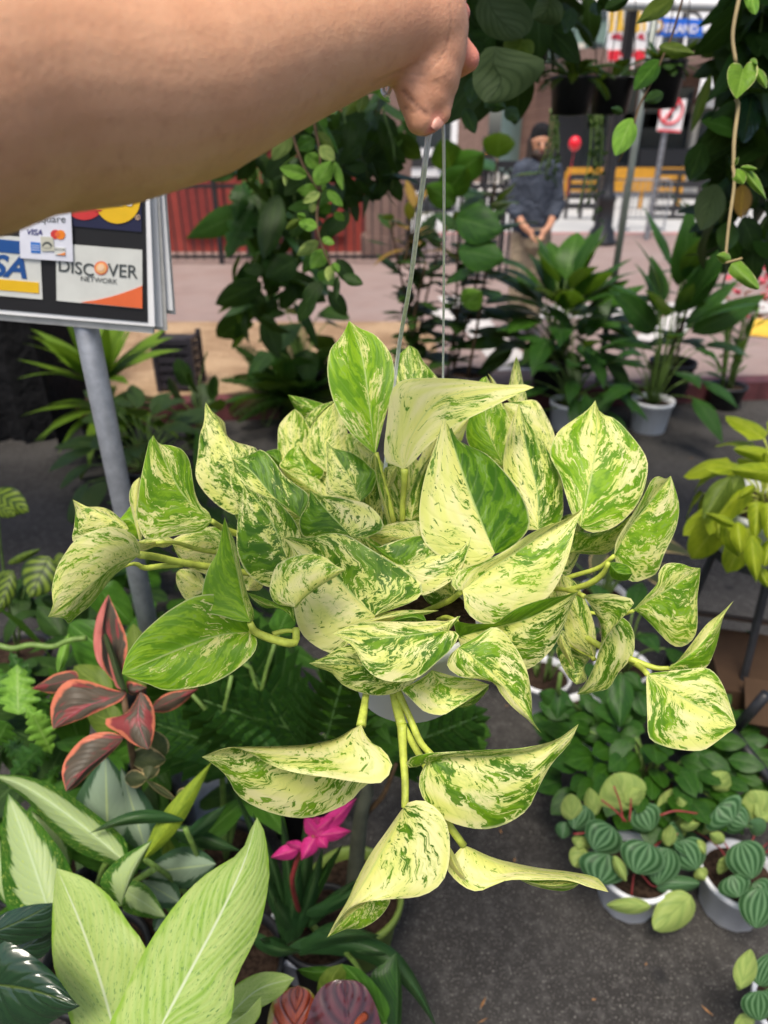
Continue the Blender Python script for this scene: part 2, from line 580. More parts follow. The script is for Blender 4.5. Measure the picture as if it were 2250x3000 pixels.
MT['wire'] = plain('steel_wire', (0.80, 0.82, 0.84), 0.35, 0.5, 0.25, var=0.12, scale=140)
MT['white'] = plain('white_board', (0.78, 0.78, 0.78), 0.45, 0.4, var=0.04, scale=12)

# ---------------------------------------------------------------- setting
def asphalt():
    n = NT('asphalt')
    p = n.geo()
    big = n.noise(p, 2.2, 4, 0.6)
    fine = n.noise(p, 190.0, 3, 0.7)
    mid = n.noise(p, 34.0, 4, 0.65)
    c = n.mix(n.step(big, 0.35, 0.68), (0.032, 0.030, 0.0285), (0.054, 0.051, 0.048))
    c = n.mix(n.step(mid, 0.45, 0.75, 0.0, 0.5), c, (0.11, 0.105, 0.10))
    c = n.mix(n.step(fine, 0.57, 0.69, 0.0, 0.9), c, (0.25, 0.235, 0.215))
    c = n.mix(n.step(fine, 0.40, 0.28, 0.0, 0.7), c, (0.016, 0.016, 0.016))
    blot = n.noise(p, 5.5, 2, 0.5)
    c = n.mix(n.step(blot, 0.665, 0.72, 0.0, 0.75), c, (0.018, 0.018, 0.019))
    n.base(c, 0.9, 0.15)
    n.bump(n.math('ADD', fine, n.math('MULTIPLY', mid, 0.8)), 0.55, 0.004)
    return n.m


def paving():
    n = NT('pink_paving')
    p = n.geo()
    br = n.n('ShaderNodeTexBrick')
    n.t.links.new(p, br.inputs['Vector'])
    br.inputs['Scale'].default_value = 4.5
    br.inputs['Mortar Size'].default_value = 0.012
    br.inputs['Color1'].default_value = (0.265, 0.185, 0.163, 1)
    br.inputs['Color2'].default_value = (0.225, 0.158, 0.142, 1)
    br.inputs['Mortar'].default_value = (0.20, 0.15, 0.135, 1)
    c = n.mix(n.step(n.noise(p, 1.4, 4), 0.3, 0.7, 0.0, 0.5), br.outputs[0], (0.31, 0.25, 0.23))
    n.base(c, 0.75, 0.3)
    n.bump(n.noise(p, 60, 3), 0.3, 0.004)
    return n.m


def sheet(name, x0, x1, y0, y1, z, mat, drop=0.0):
    if drop:
        b = MB().box(((x0 + x1) / 2, (y0 + y1) / 2, z - drop / 2), (x1 - x0, y1 - y0, drop))
        me = mesh_pd(name, b.v, b.f)
    else:
        me = mesh_pd(name, [(x0, y0, z), (x1, y0, z), (x1, y1, z), (x0, y1, z)], [(0, 1, 2, 3)])
    return tag(link(name, me, mat, smooth=False), kind='structure')


MT['asphalt'] = asphalt()
MT['paving'] = paving()
MT['kerb'] = plain('maroon_kerb_paint', (0.11, 0.035, 0.038), 0.6, 0.35, var=0.35, scale=9, bump=0.3, world_=True)
def gravel():
    n = NT('tan_exposed_gravel')
    p = n.geo()
    c = n.mix(n.step(n.noise(p, 2.6, 4, 0.65), 0.35, 0.65), (0.24, 0.15, 0.085), (0.40, 0.275, 0.165))
    f = n.noise(p, 75, 4, 0.75)
    c = n.mix(n.step(f, 0.52, 0.66, 0.0, 0.75), c, (0.10, 0.06, 0.035))
    c = n.mix(n.step(f, 0.46, 0.34, 0.0, 0.7), c, (0.55, 0.42, 0.29))
    n.base(c, 0.9, 0.2)
    n.bump(f, 0.9, 0.006)
    return n.m


MT['gravel'] = gravel()
MT['concrete'] = plain('pale_concrete', (0.50, 0.48, 0.46), 0.85, 0.25, var=0.10, scale=3, bump=0.2, world_=True)
sheet('ground', -60, 60, -20, 120, -0.004, MT['asphalt'])
sheet('road', -25, 25, -4, 7.2, 0.0, MT['asphalt'])
def slab(name, poly, z0, z1, mat):
    n_ = len(poly)
    b = MB().prism([(x, y, z0) for x, y in poly], (0, 0, z1 - z0))
    return tag(link(name, mesh_pd(name, b.v, b.f), mat, smooth=False), kind='structure')


KL = lambda x: 4.26 + 0.11 * x             # the kerb runs slightly away to the right
slab('kerb', [(-25, KL(-25)), (25, KL(25)), (25, KL(25) + .15), (-25, KL(-25) + .15)], -0.01, 0.13, MT['kerb'])
slab('pavement', [(-25, KL(-25) + .15), (25, KL(25) + .15), (25, 12.9), (-25, 12.9)], -0.01, 0.126, MT['paving'])
slab('gravel_bed', [(-6.0, KL(-6) + .155), (0.42, KL(.42) + .155), (0.42, 6.3), (-6.0, 6.3)], 0.12, 0.132, MT['gravel'])
# concrete bands between the pavers
def band(a, b, w, z=0.1305):
    a, b = Vector((*a, z)), Vector((*b, z))
    n_ = (b - a).cross(Vector((0, 0, 1))).normalized() * w / 2
    me = mesh_pd('pavement_band', [a - n_, b - n_, b + n_, a + n_], [(0, 1, 2, 3)])
    return tag(link('pavement_band', me, MT['concrete'], smooth=False), kind='structure')
g = lambda x, y: (lambda q: (q.x, q.y))(G(x, y, 0.13))
band(g(975, 640), g(1120, 800), 0.30)
band((0.45, 6.6), (14, 8.1), 0.55)
band((2.2, 5.6), (3.3, 7.2), 0.3, 0.1345)
sheet('street', -40, 60, 13.1, 24.0, 0.02, plain('pale_street_concrete', (0.42, 0.42, 0.41), 0.85, 0.25, var=0.08, scale=1.5, world_=True))
sheet('kerb_far', -25, 25, 12.9, 13.1, 0.13, plain('red_kerb_paint', (0.42, 0.16, 0.14), 0.7, var=0.2, scale=4, world_=True), 0.14)
sheet('pavement_far', -40, 60, 24.0, 60, 0.06, MT['concrete'], 0.1)
ym = plain('yellow_paint', (0.72, 0.42, 0.04), 0.7, var=0.12, scale=8, world_=True)
pts = [g(1625, 690), g(1720, 690), g(1720, 735), g(1610, 725)]
me = mesh_pd('tactile_strip', [(x, y, 0.136) for x, y in pts], [(0, 1, 2, 3)])
tag(link('tactile_strip', me, ym, smooth=False), kind='structure')
me = mesh_pd('yellow_line', [(1.6, 13.5, 0.025), (9.0, 13.5, 0.025), (9.0, 13.75, 0.025), (1.6, 13.75, 0.025)], [(0, 1, 2, 3)])
tag(link('yellow_line', me, ym, smooth=False), kind='structure')
# bits of dry leaf and chaff lying on the asphalt
ch = MB()
for i in range(80):
    x, y = R.uniform(-0.2, 2.2), R.uniform(0.35, 3.6)
    a, l, w = R.uniform(0, 6.3), R.uniform(0.004, 0.015), R.uniform(0.001, 0.003)
    d, e = Vector((math.cos(a), math.sin(a), 0)) * l, Vector((-math.sin(a), math.cos(a), 0)) * w
    c = Vector((x, y, 0.004))
    ch.add([c - d, c + e, c + d + Vector((0, 0, 0.003)), c - e], [(0, 1, 2, 3)])
tag(ch.build('litter', plain('dry_litter', (0.40, 0.20, 0.08), 0.9, 0.2, var=0.4, scale=8, world_=True)), kind='stuff')

# ---------------------------------------------------------------- buildings and street behind
def brickwall():
    n = NT('brown_brick')
    p = n.objc()
    br = n.n('ShaderNodeTexBrick')
    sep = n.n('ShaderNodeSeparateXYZ'); n.t.links.new(p, sep.inputs[0])
    n.t.links.new(n.comb(sep.outputs[0], sep.outputs[2], 0.0), br.inputs['Vector'])
    br.inputs['Scale'].default_value = 2.6
    br.inputs['Color1'].default_value = (0.17, 0.085, 0.06, 1); br.inputs['Color2'].default_value = (0.22, 0.12, 0.085, 1)
    br.inputs['Mortar'].default_value = (0.27, 0.22, 0.19, 1); br.inputs['Mortar Size'].default_value = 0.016
    n.base(br.outputs[0], 0.85, 0.25)
    return n.m


MT['brick'] = brickwall()
MT['glass'] = plain('dark_window_glass', (0.03, 0.04, 0.045), 0.08, 0.8, var=0.2)
MT['red'] = plain('red_painted_wood', (0.27, 0.045, 0.034), 0.6, 0.35, var=0.12, scale=4)
MT['trimred'] = plain('dark_red_paint', (0.20, 0.03, 0.025), 0.6, 0.35, var=0.12)
MT['brownstone'] = plain('brown_stone', (0.19, 0.125, 0.105), 0.8, 0.25, var=0.15, scale=6, bump=0.3)
MT['cream'] = plain('cream_stucco', (0.62, 0.58, 0.50), 0.8, 0.25, var=0.06, scale=3)
MT['greenwall'] = plain('grey_green_cladding', (0.16, 0.24, 0.21), 0.7, 0.3, var=0.08, scale=3)
MT['charcoal'] = plain('charcoal_paint', (0.025, 0.025, 0.028), 0.5, 0.4, var=0.2)
MT['yellow'] = plain('amber_yellow_paint', (0.52, 0.25, 0.02), 0.5, 0.4, var=0.12, scale=5)
MT['wood'] = plain('pale_wood', (0.50, 0.34, 0.19), 0.6, 0.3, var=0.15, scale=20)


def quadbox(parent, name, mat, x0, x1, y0, y1, Y, depth):
    """box whose front face fills a picture rectangle at distance Y"""
    a, b = W(x0, y1, Y), W(x1, y0, Y)
    m = MB().box(((a.x + b.x) / 2, Y + depth / 2, (a.z + b.z) / 2), (abs(b.x - a.x), depth, abs(b.z - a.z)))
    return m.build(name, mat, parent)


# red timber shopfront behind the fence
rb = thing('red_shopfront', 'red painted timber shopfront behind the black railing, left of the hand', 'building', (-3.0, 10.6, 0))
MB().box((-3.6, 11.2, 2.2), (7.3, 1.0, 4.4)).build('wall', MT['red'], rb)
for i in range(9):
    x = -6.9 + i * 0.86
    MB().box((x, 10.66, 0.9), (0.62, 0.06, 1.1)).build('panel', MT['trimred'], rb)
for i in range(5):
    x = -6.6 + i * 1.5
    w = MB().box((x, 10.67, 2.45), (1.15, 0.06, 1.5)).build('window', MT['glass'], rb)
    MB().box((x, 10.63, 2.45), (0.06, 0.06, 1.5)).build('mullion', MT['trimred'], rb)
MB().box((-3.6, 10.62, 1.58), (7.3, 0.16, 0.08)).build('sill', MT['wood'], rb)
pl = thing('stone_pillar', 'brown stone pillar at the end of the red shopfront', 'pillar', W(838, 560, 10.2).xy.to_3d())
px = W(838, 420, 10.2).x
MB().box((px, 10.35, 2.0), (0.62, 0.5, 4.0)).build('shaft', MT['brownstone'], pl)
MB().box((px, 10.33, 0.24), (0.74, 0.6, 0.34)).build('plinth', MT['brownstone'], pl)
MB().box((px, 10.33, 3.6), (0.76, 0.62, 0.2)).build('capital', MT['brownstone'], pl)

# white panelled table on the terrace
tb = thing('terrace_table', 'pale wooden table top on the terrace behind the railing', 'table', (W(590, 520, 10.1).x, 10.15, 0.13))
c = W(590, 437, 10.1)
MB().box((c.x, 10.15, c.z), (1.0, 0.5, 0.07)).build('tabletop', MT['wood'], tb)
for sx in (-.4, .4):
    MB().box((c.x + sx, 10.15, (c.z + .1) / 2 - .03), (0.05, 0.05, c.z - 0.15)).build('leg', MT['charcoal'], tb)

# black railing
fx0, fx1, fy = -3.4, 1.55, 9.6
fe = thing('iron_railing', 'black iron railing with thin upright bars in front of the red shopfront', 'fence', (0, fy, 0.126))
topz = W(600, 402, fy).z
MB().box(((fx0 + fx1) / 2, fy, topz), (fx1 - fx0, 0.05, 0.045)).build('rail', MT['iron'], fe)
MB().box(((fx0 + fx1) / 2, fy, 0.22), (fx1 - fx0, 0.04, 0.04)).build('rail', MT['iron'], fe)
bar = mesh_pd('bar', *(lambda b: (b.v, b.f))(MB().box((0, 0, 0), (0.018, 0.018, topz - 0.18))))
bar.materials.append(MT['iron'])
for i in range(42):
    o = bpy.data.objects.new('bar', bar); C.objects.link(o); o.parent = fe
    o.location = (fx0 + 0.06 + i * 0.118, 0, (topz + 0.18) / 2 - 0.126)
post = mesh_pd('post', *(lambda b: (b.v, b.f))(MB().box((0, 0, 0), (0.06, 0.06, topz + 0.02))))
post.materials.append(MT['iron'])
for i in range(5):
    o = bpy.data.objects.new('post', post); C.objects.link(o); o.parent = fe
    o.location = (fx0 + i * 1.237, 0.0, topz / 2 - 0.06)
# heavier ornamental gate to its right
gt = thing('ornamental_gate', 'heavy black ornamental iron gate panel left of the man', 'gate', (W(1060, 500, 8.4).x, 8.4, 0.126))
a, b = W(1000, 355, 8.4), W(1122, 420, 8.4)
MB().box(((a.x + b.x) / 2, 8.4, a.z), (b.x - a.x, 0.07, 0.07)).build('rail', MT['iron'], gt)
MB().box(((a.x + b.x) / 2, 8.4, b.z), (b.x - a.x, 0.06, 0.06)).build('rail', MT['iron'], gt)
for i in range(6):
    x = a.x + (i + .5) * (b.x - a.x) / 6
    r_ = MB()
    r_.tube([Vector((x + 0.055 * math.cos(t * .5236), 8.4, (a.z + b.z) / 2 + 0.1 * math.sin(t * .5236))) for t in range(13)], [.016, .016], 6)
    r_.build('scroll', MT['iron'], gt)
for i in range(9):
    x = a.x + i * (b.x - a.x) / 8
    MB().box((x, 8.4, (0.126 + b.z) / 2), (0.03, 0.03, b.z - 0.126)).build('bar', MT['iron'], gt)

# white van far behind
vn = thing('white_van', 'white van parked in the street, seen between the hand and the fiddle leaves', 'van', W(872, 345, 19).xy.to_3d() + Vector((0, 0, 0.02)))
vx = vn.location.x
MB().box((vx, 20.2, 1.35), (2.4, 4.6, 1.7)).build('body', MT['white'], vn)
MB().box((vx, 17.92, 1.72), (2.1, 0.06, 0.62)).build('windscreen', MT['glass'], vn)
MB().box((vx, 17.80, 0.66), (2.4, 0.2, 0.3)).build('bumper', MT['charcoal'], vn)
MB().box((vx, 17.9, 1.12), (1.4, 0.06, 0.22)).build('grille', MT['charcoal'], vn)
for s_ in (-1, 1):
    MB().box((vx + s_ * 0.92, 17.89, 1.1), (0.34, 0.08, 0.24)).build('headlight', MT['galv'], vn)
    for yy in (18.7, 21.5):
        w_ = MB().tube([(vx + s_ * 1.1 - .12, yy, 0.38), (vx + s_ * 1.1 + .12, yy, 0.38)], [.36, .36], 20).build('wheel', MT['charcoal'], vn)

# brown brick corner building with dark awning and shop windows
BY = 25.0
bb = thing('brick_building', 'brown brick building with black awning across the street', 'building', (W(1350, 440, BY).x, BY, 0.06))
x0, x1 = W(1195, 300, BY).x, W(1490, 300, BY).x
ztop = W(1300, 155, BY).z
MB().box(((x0 + x1) / 2, BY + 3, ztop / 2 + .03), (x1 - x0, 6, ztop - .06)).build('wall', MT['brick'], bb)
MB().box(((x0 + x1) / 2, BY - .1, ztop + .1), (x1 - x0 + .5, 6.6, 0.35)).build('cornice', MT['brownstone'], bb)
zaw = W(1300, 338, BY).z
MB().box(((x0 + x1) / 2 + 1.2, BY - 0.55, zaw), (x1 - x0 - 2.6, 1.1, 0.45)).build('awning', MT['charcoal'], bb)
for i in range(6):
    x = x0 + (i + .5) * (x1 - x0) / 6
    w_ = MB().box((x, BY - .02, 1.35), (0.72, 0.06, 1.9)).build('window', MT['glass'], bb)
    MB().box((x, BY - .06, 0.36), (0.84, 0.08, 0.1)).build('sill', MT['cream'], bb)
for i in range(5):
    x = x0 + (i + .5) * (x1 - x0) / 5
    w_ = MB().box((x, BY - .02, (zaw + ztop) / 2 + .2), (0.55, 0.06, 1.1)).build('window', MT['glass'], bb)
MB().box((W(1185, 380, BY).x + 0.5, BY - .05, 1.2), (0.9, 0.1, 2.3)).build('door', MT['charcoal'], bb)

cb = thing('cream_shop', 'pale cream shop building with dark shopfront at the right edge', 'building', (W(1600, 440, 24.6).x, 24.6, 0.06))
x0, x1 = W(1494, 300, 24.6).x, W(1990, 300, 24.6).x
zt = W(1600, 225, 24.6).z
MB().box(((x0 + x1) / 2, 27.6, zt / 2 + .03), (x1 - x0, 6, zt - .06)).build('wall', MT['cream'], cb)
MB().box(((x0 + x1) / 2, 24.3, zt + .05), (x1 - x0, 0.8, 0.3)).build('cornice', MT['white'], cb)
for i in range(4):
    x = x0 + (i + .5) * (x1 - x0) / 4
    MB().box((x, 24.57, 1.35), (1.5, 0.06, 2.1)).build('shop_window', MT['glass'], cb)
MB().box(((x0 + x1) / 2, 24.2, 2.75), (x1 - x0 - .4, 0.9, 0.3)).build('awning', MT['charcoal'], cb)

gb = thing('green_building', 'grey green clad building rising behind the brick building', 'building', (W(1280, 440, 33).x, 33, 0.06))
a, b = W(1130, 260, 33), W(1335, -120, 33)
MB().box(((a.x + b.x) / 2, 36, b.z / 2), (b.x - a.x, 6, b.z)).build('wall', MT['greenwall'], gb)
for i in range(4):
    for j in range(5):
        MB().box((a.x + (i + .5) * (b.x - a.x) / 4, 32.97, 2.5 + j * 1.9), (0.62, 0.06, 1.1)).build('window', MT['cream'] if (i + j) % 3 == 0 else MT['glass'], gb)
wb = thing('white_building', 'white rendered building far behind the street signs', 'building', (W(1500, 440, 40).x, 40, 0.06))
a, b = W(1340, 260, 40), W(1760, -160, 40)
MB().box(((a.x + b.x) / 2, 44, b.z / 2), (b.x - a.x, 8, b.z)).build('wall', MT['white'], wb)
for i in range(6):
    for j in range(5):
        MB().box((a.x + (i + .5) * (b.x - a.x) / 6, 39.97, 3.2 + j * 2.3), (0.9, 0.06, 1.2)).build('window', MT['glass'], wb)
ob = thing('terrace_building', 'long tan stone building closing the street behind the plants', 'building', (-3, 30, 0.06))
MB().box((-6.0, 33, 3.2), (20.0, 6, 6.4)).build('wall', MT['brownstone'], ob)
for i in range(9):
    for j in range(2):
        MB().box((-14.6 + i * 2.1, 29.97, 1.9 + 2.4 * j), (1.1, 0.06, 1.5)).build('window', MT['glass'], ob)

# amber street barriers with black slatted bench fence before them
def slat_barrier(name, label, cat_, x0, x1, y, zs, th, mat, postm, group=None, posts=5, ph=None):
    t = thing(name, label, cat_, ((x0 + x1) / 2, y, 0.02), group)
    for z in zs:
        MB().box(((x0 + x1) / 2, y, z), (x1 - x0, 0.04, th)).build('slat', mat, t)
    for i in range(posts):
        x = x0 + (x1 - x0) * i / (posts - 1)
        MB().box((x, y + 0.05, (ph or max(zs)) / 2 + .03), (0.07, 0.05, (ph or max(zs)))).build('post', postm, t)
    return t


YB = 19.0
slat_barrier('street_barrier', 'amber yellow double board barrier along the far side of the street', 'barrier', W(1222, 400, YB).x, W(1475, 400, YB).x, YB, (W(1300, 374, YB).z, W(1300, 402, YB).z), 0.25, MT['yellow'], MT['yellow'], posts=4)
YF = 16.5
slat_barrier('slatted_fence', 'black slatted fence section between the balloon and the lamp post', 'fence', W(1228, 420, YF).x, W(1292, 420, YF).x, YF, [W(1250, y, YF).z for y in (382, 403, 424, 445)], 0.11, MT['charcoal'], MT['charcoal'], 'black slatted fences in the street', 3)
slat_barrier('slatted_fence', 'longer black slatted fence right of the perforated sign post', 'fence', W(1415, 420, YF).x, W(1560, 420, YF).x, YF, [W(1450, y, YF).z for y in (372, 398, 424, 450, 470)], 0.12, MT['charcoal'], MT['charcoal'], 'black slatted fences in the street', 4)
# grey steel crowd barrier
YC = 14.6
a, b = W(1352, 388, YC), W(1432, 500, YC)
bk = thing('crowd_barrier', 'grey steel crowd barrier with upright bars beside the lamp post', 'barrier', ((a.x + b.x) / 2, YC, 0.02))
MB().tube([(a.x, YC, 0.05), (a.x, YC, a.z - .06), (a.x + .08, YC, a.z), (b.x - .08, YC, a.z), (b.x, YC, a.z - .06), (b.x, YC, 0.05)], [.02, .02], 8).build('frame', MT['galv'], bk)
MB().beam((a.x, YC, 0.22), (b.x, YC, 0.22), 0.03, 0.03).build('rail', MT['galv'], bk)
for i in range(1, 9):
    x = a.x + (b.x - a.x) * i / 9
    MB().tube([(x, YC, 0.22), (x, YC, a.z)], [.011, .011], 6).build('bar', MT['galv'], bk)
for x in (a.x + .1, b.x - .1):
    MB().box((x, YC, 0.035), (0.06, 0.6, 0.03)).build('foot', MT['galv'], bk)

# cast iron lamp post
lp = W(1300, 505, 11.5)
lamp = thing('street_lamp', 'black cast iron street lamp post with stepped round base', 'street lamp', (lp.x, 11.5, 0.126))
MB().lathe((lp.x, 11.5, 0.126), [(0, 0), (.24, 0), (.24, .06), (.20, .1), (.19, .2), (.14, .27), (.13, .62), (.15, .66), (.10, .74), (.075, .9), (.06, 3.6), (.09, 3.65), (.05, 3.7), (0, 3.7)], 20).build('post', MT['iron'], lamp, True)
MB().lathe((lp.x, 11.5, 3.85), [(0, -.02), (.1, 0), (.2, .12), (.21, .3), (.12, .46), (0, .5)], 20).build('lantern', MT['white'], lamp, True)
# hanging dried vines of the lamp
def label_font(body, mat, parent, p0, p1, up, h=None, name='lettering', depth=0.001, shear=0.0, bold=0.0, off=None):
    """flat lettering from p0 to p1 along the baseline, cap height h"""
    cu = bpy.data.curves.new('font', 'FONT')
    cu.body = body; cu.size = 1.0; cu.extrude = 0.0; cu.shear = shear; cu.offset = bold
    cu.resolution_u = 4
    to = bpy.data.objects.new('font', cu); C.objects.link(to)
    bpy.context.view_layer.update()
    me = bpy.data.meshes.new_from_object(to.evaluated_get(bpy.context.evaluated_depsgraph_get()))
    bpy.data.objects.remove(to); bpy.data.curves.remove(cu)
    xs = [v.co.x for v in me.vertices]; ys = [v.co.y for v in me.vertices]
    X0, X1, Y1 = min(xs), max(xs), max(0.6, max(ys))
    p0, p1, up = Vector(p0), Vector(p1), Vector(up).normalized()
    ax = (p1 - p0)
    h = h or ax.length / (X1 - X0) * Y1
    n_ = ax.normalized().cross(up)
    base = parent.location if parent.parent is None else parent.parent.location + parent.location
    for v in me.vertices:
        q = p0 + ax * ((v.co.x - X0) / (X1 - X0)) + up * (v.co.y / Y1 * h) + (off or Vector((0, 0, 0)))
        v.co = q - base
    me.name = name
    me.materials.clear()
    return link(name, me, mat, parent, False)


# ---- street signs
def Pz(z, p, Y): return W(*zp(z, p), Y)


def flat(parent, name, mat, z, pts, Y, th=0.02, dy=0.0):
    q = [Pz(z, p, Y) for p in pts]
    q = [Vector((v.x, Y + dy, v.z)) for v in q]
    return MB().prism(q, (0, th, 0)).build(name, mat, parent)


flatc = lambda n, c, r=0.45: plain(n, c, r, 0.4, var=0.05)
MT['signred'] = flatc('sign_red', (0.72, 0.03, 0.05)); MT['signblue'] = flatc('sign_blue', (0.012, 0.13, 0.62))
MT['signwhite'] = flatc('sign_white', (0.82, 0.82, 0.82)); MT['signyel'] = flatc('sign_yellow', (0.80, 0.50, 0.06)); MT['signmag'] = flatc('sign_crimson', (0.45, 0.04, 0.07))
YS = 13.4
bp = thing('banner_pole', 'dark lamp column carrying two red and yellow street banners', 'pole', (Pz('R1', (760, 300), YS).x, YS, 0.126))
q = Pz('R1', (757, 200), YS)
MB().tube([(q.x, YS, 0.126), (q.x, YS, 6.5)], [.11, .08], 12).build('column', MT['charcoal'], bp, True)
for nm, lab, x0, x1, w in (('street_banner', 'street banner of white, red and yellow left of the dark column', 620, 725, 0), ('street_banner', 'street banner of red and yellow right of the dark column', 790, 872, 1)):
    t = thing(nm, lab, 'banner', (Pz('R1', ((x0 + x1) / 2, 250), YS).x, YS, 2.6), 'street banners on the dark column')
    flat(t, 'cloth', MT['signwhite'], 'R1', [(x0, 395), (x1, 395), (x1, 40), (x0, 40)], YS, .012)
    flat(t, 'red_block', MT['signred'], 'R1', [(x0 + 2, 392), (x1 - 2, 392), (x1 - 2, 325), (x0 + 2, 325)], YS, .006, -.007)
    flat(t, 'yellow_block', MT['signyel'], 'R1', [(x0 + 8, 215), (x0 + 40, 200), (x0 + 45, 75), (x0 + 12, 60)], YS, .006, -.007)
    flat(t, 'yellow_block', MT['signyel'], 'R1', [(x0 + 55, 205), (x1 - 6, 200), (x1 - 4, 70), (x0 + 58, 60)], YS, .006, -.007)
    flat(t, 'crimson_block', MT['signmag'], 'R1', [(x0 + 18, 250), (x1 - 12, 262), (x1 - 20, 215), (x0 + 30, 222)], YS, .006, -.009)
    for zz in (52, 385):
        s_ = Pz('R1', ((x0 + x1) / 2, zz), YS)
        MB().beam((q.x, YS + .02, s_.z), (Pz('R1', (x0 if w == 0 else x1, zz), YS).x, YS + .02, s_.z), .03, .03).build('bracket', MT['charcoal'], t)
np_ = thing('parking_sign', 'small white and red no parking sign below the banners', 'sign', (Pz('R1', (740, 480), 12.6).x, 12.6, 2.1))
flat(np_, 'plate', MT['signwhite'], 'R1', [(682, 492), (788, 492), (795, 350), (698, 350)], 12.6)
flat(np_, 'border', MT['signred'], 'R1', [(698, 368), (794, 368), (795, 350), (698, 350)], 12.6, .006, -.008)
e = Vector((0, -.012, 0)); Zu = Vector((0, 0, 1))
label_font('NO', MT['signred'], np_, Pz('R1', (725, 418), 12.6) + e, Pz('R1', (765, 418), 12.6) + e, Zu)
label_font('PARKING', MT['signred'], np_, Pz('R1', (702, 452), 12.6) + e, Pz('R1', (784, 452), 12.6) + e, Zu)
isl = thing('street_name_sign', 'blue street name sign reading ISLAND in white letters', 'sign', (Pz('R1', (1080, 240), 12.2).x, 12.2, 2.9))
flat(isl, 'plate', MT['signblue'], 'R1', [(918, 232), (1232, 240), (1238, 128), (925, 108)], 12.2)
label_font('ISLAND', MT['signwhite'], isl, Pz('R1', (985, 208), 12.2) + e, Pz('R1', (1200, 216), 12.2) + e, Zu, bold=.02)
cc = Pz('R1', (944, 172), 12.2)
MB().tube([(cc.x, 12.175, cc.z), (cc.x, 12.195, cc.z)], [.075, .075], 20).build('emblem', MT['signyel'], isl)
MB().tube([(cc.x, 12.168, cc.z), (cc.x, 12.178, cc.z)], [.045, .045], 16).build('emblem', MT['signwhite'], isl)
sp_ = thing('sign_bracket_pole', 'slim black pole with curved bracket holding the blue ISLAND sign', 'pole', (Pz('R1', (1105, 200), 12.4).x, 12.4, 0.126))
qx = Pz('R1', (1105, 200), 12.4)
MB().tube([(qx.x, 12.4, 0.126), (qx.x, 12.4, 4.2)], [.05, .04], 10).build('shaft', MT['iron'], sp_, True)
MB().tube([Pz('R1', (1110, 110), 12.3), Pz('R1', (1150, 82), 12.3), Pz('R1', (1200, 90), 12.3), Pz('R1', (1235, 140), 12.3)], [.02, .02], 8, sub=12).build('bracket', MT['iron'], sp_, True)
nt = thing('turn_sign', 'white and red prohibition sign on a perforated steel post', 'sign', (Pz('R2', (870, 830), 12.0).x, 12.0, 0.126))
flat(nt, 'plate', MT['signwhite'], 'R1', [(938, 850), (1092, 862), (1135, 640), (972, 672)], 12.0)
r0 = Pz('R1', (1030, 720), 12.0)
ringp = [Vector((r0.x + .17 * math.cos(t * .3142), 11.985, r0.z + .17 * math.sin(t * .3142))) for t in range(21)]
MB().tube(ringp, [.016, .016], 6).build('ring', MT['signred'], nt)
MB().beam(ringp[3], ringp[13], .012, .03).build('slash', MT['signred'], nt)
MB().prism([Vector((r0.x + dx, 11.985, r0.z + dz)) for dx, dz in ((-.02, -.11), (.03, -.11), (.03, .02), (.09, .02), (.09, .08), (-.02, .08))], (0, .006, 0)).build('arrow', MT['charcoal'], nt)
flat(nt, 'border', MT['signred'], 'R1', [(945, 836), (1090, 846), (1092, 858), (941, 848)], 12.0, .006, -.008)
qa, qb = Pz('R1', (995, 860), 12.02), Pz('R2', (868, 800), 12.02)
mx = (qa.x + qb.x) / 2
pst = MB().box((mx, 12.05, (qa.z + .25) / 2 + .06), (0.06, 0.05, qa.z + .1)).build('post', MT['galv'], nt)
for i in range(16):
    z = 0.3 + i * 0.11
    MB().tube([(mx, 12.018, z), (mx, 12.027, z)], [.012, .012], 8).build('hole', MT['charcoal'], pst if False else nt)

# red balloon on a string
bq = Pz('R1', (407, 930), 15.0)
bal = thing('balloon', 'round red balloon floating over the far fence', 'balloon', bq)
MB().ball(bq, .118, 18, 12, (1, 1, 1.1)).build('skin', plain('red_rubber', (0.75, 0.015, 0.03), 0.25, 0.5, var=0.05), bal, True)
MB().lathe((bq.x, bq.y, bq.z - .15), [(0.02, 0), (.008, .015), (.012, .025)], 8).build('knot', MT['signred'], bal)
MB().tube([bq + Vector((0, 0, -.13)), bq + Vector((-.04, 0, -.8)), Vector((bq.x, 15, .6))], [.006, .006], 5, sub=8).build('string', MT['signred'], bal)
tl = thing('traffic_light', 'lit amber signal on a dark post by the ornamental gate', 'traffic light', (W(1056, 325, 15).x, 15.0, 0.02))
tq = W(1056, 327, 15)
MB().box((tq.x, 15.1, tq.z - .05), (.2, .2, .6)).build('housing', MT['charcoal'], tl)
MB().tube([(tq.x, 15.15, 0.02), (tq.x, 15.15, tq.z)], [.05, .05], 8).build('post', MT['charcoal'], tl)
am = NT('amber_lamp'); am.base((0.9, 0.45, 0.02), .4); am.b.inputs['Emission Color'].default_value = (1, .42, .02, 1); am.b.inputs['Emission Strength'].default_value = 1.6
MB().ball((tq.x, 14.98, tq.z + .02), .062, 14, 8, (1, .4, 1)).build('lens', am.m, tl, True)
MB().ball((tq.x, 14.98, tq.z - .22), .045, 14, 8, (1, .4, 1)).build('lens', am.m, tl, True)

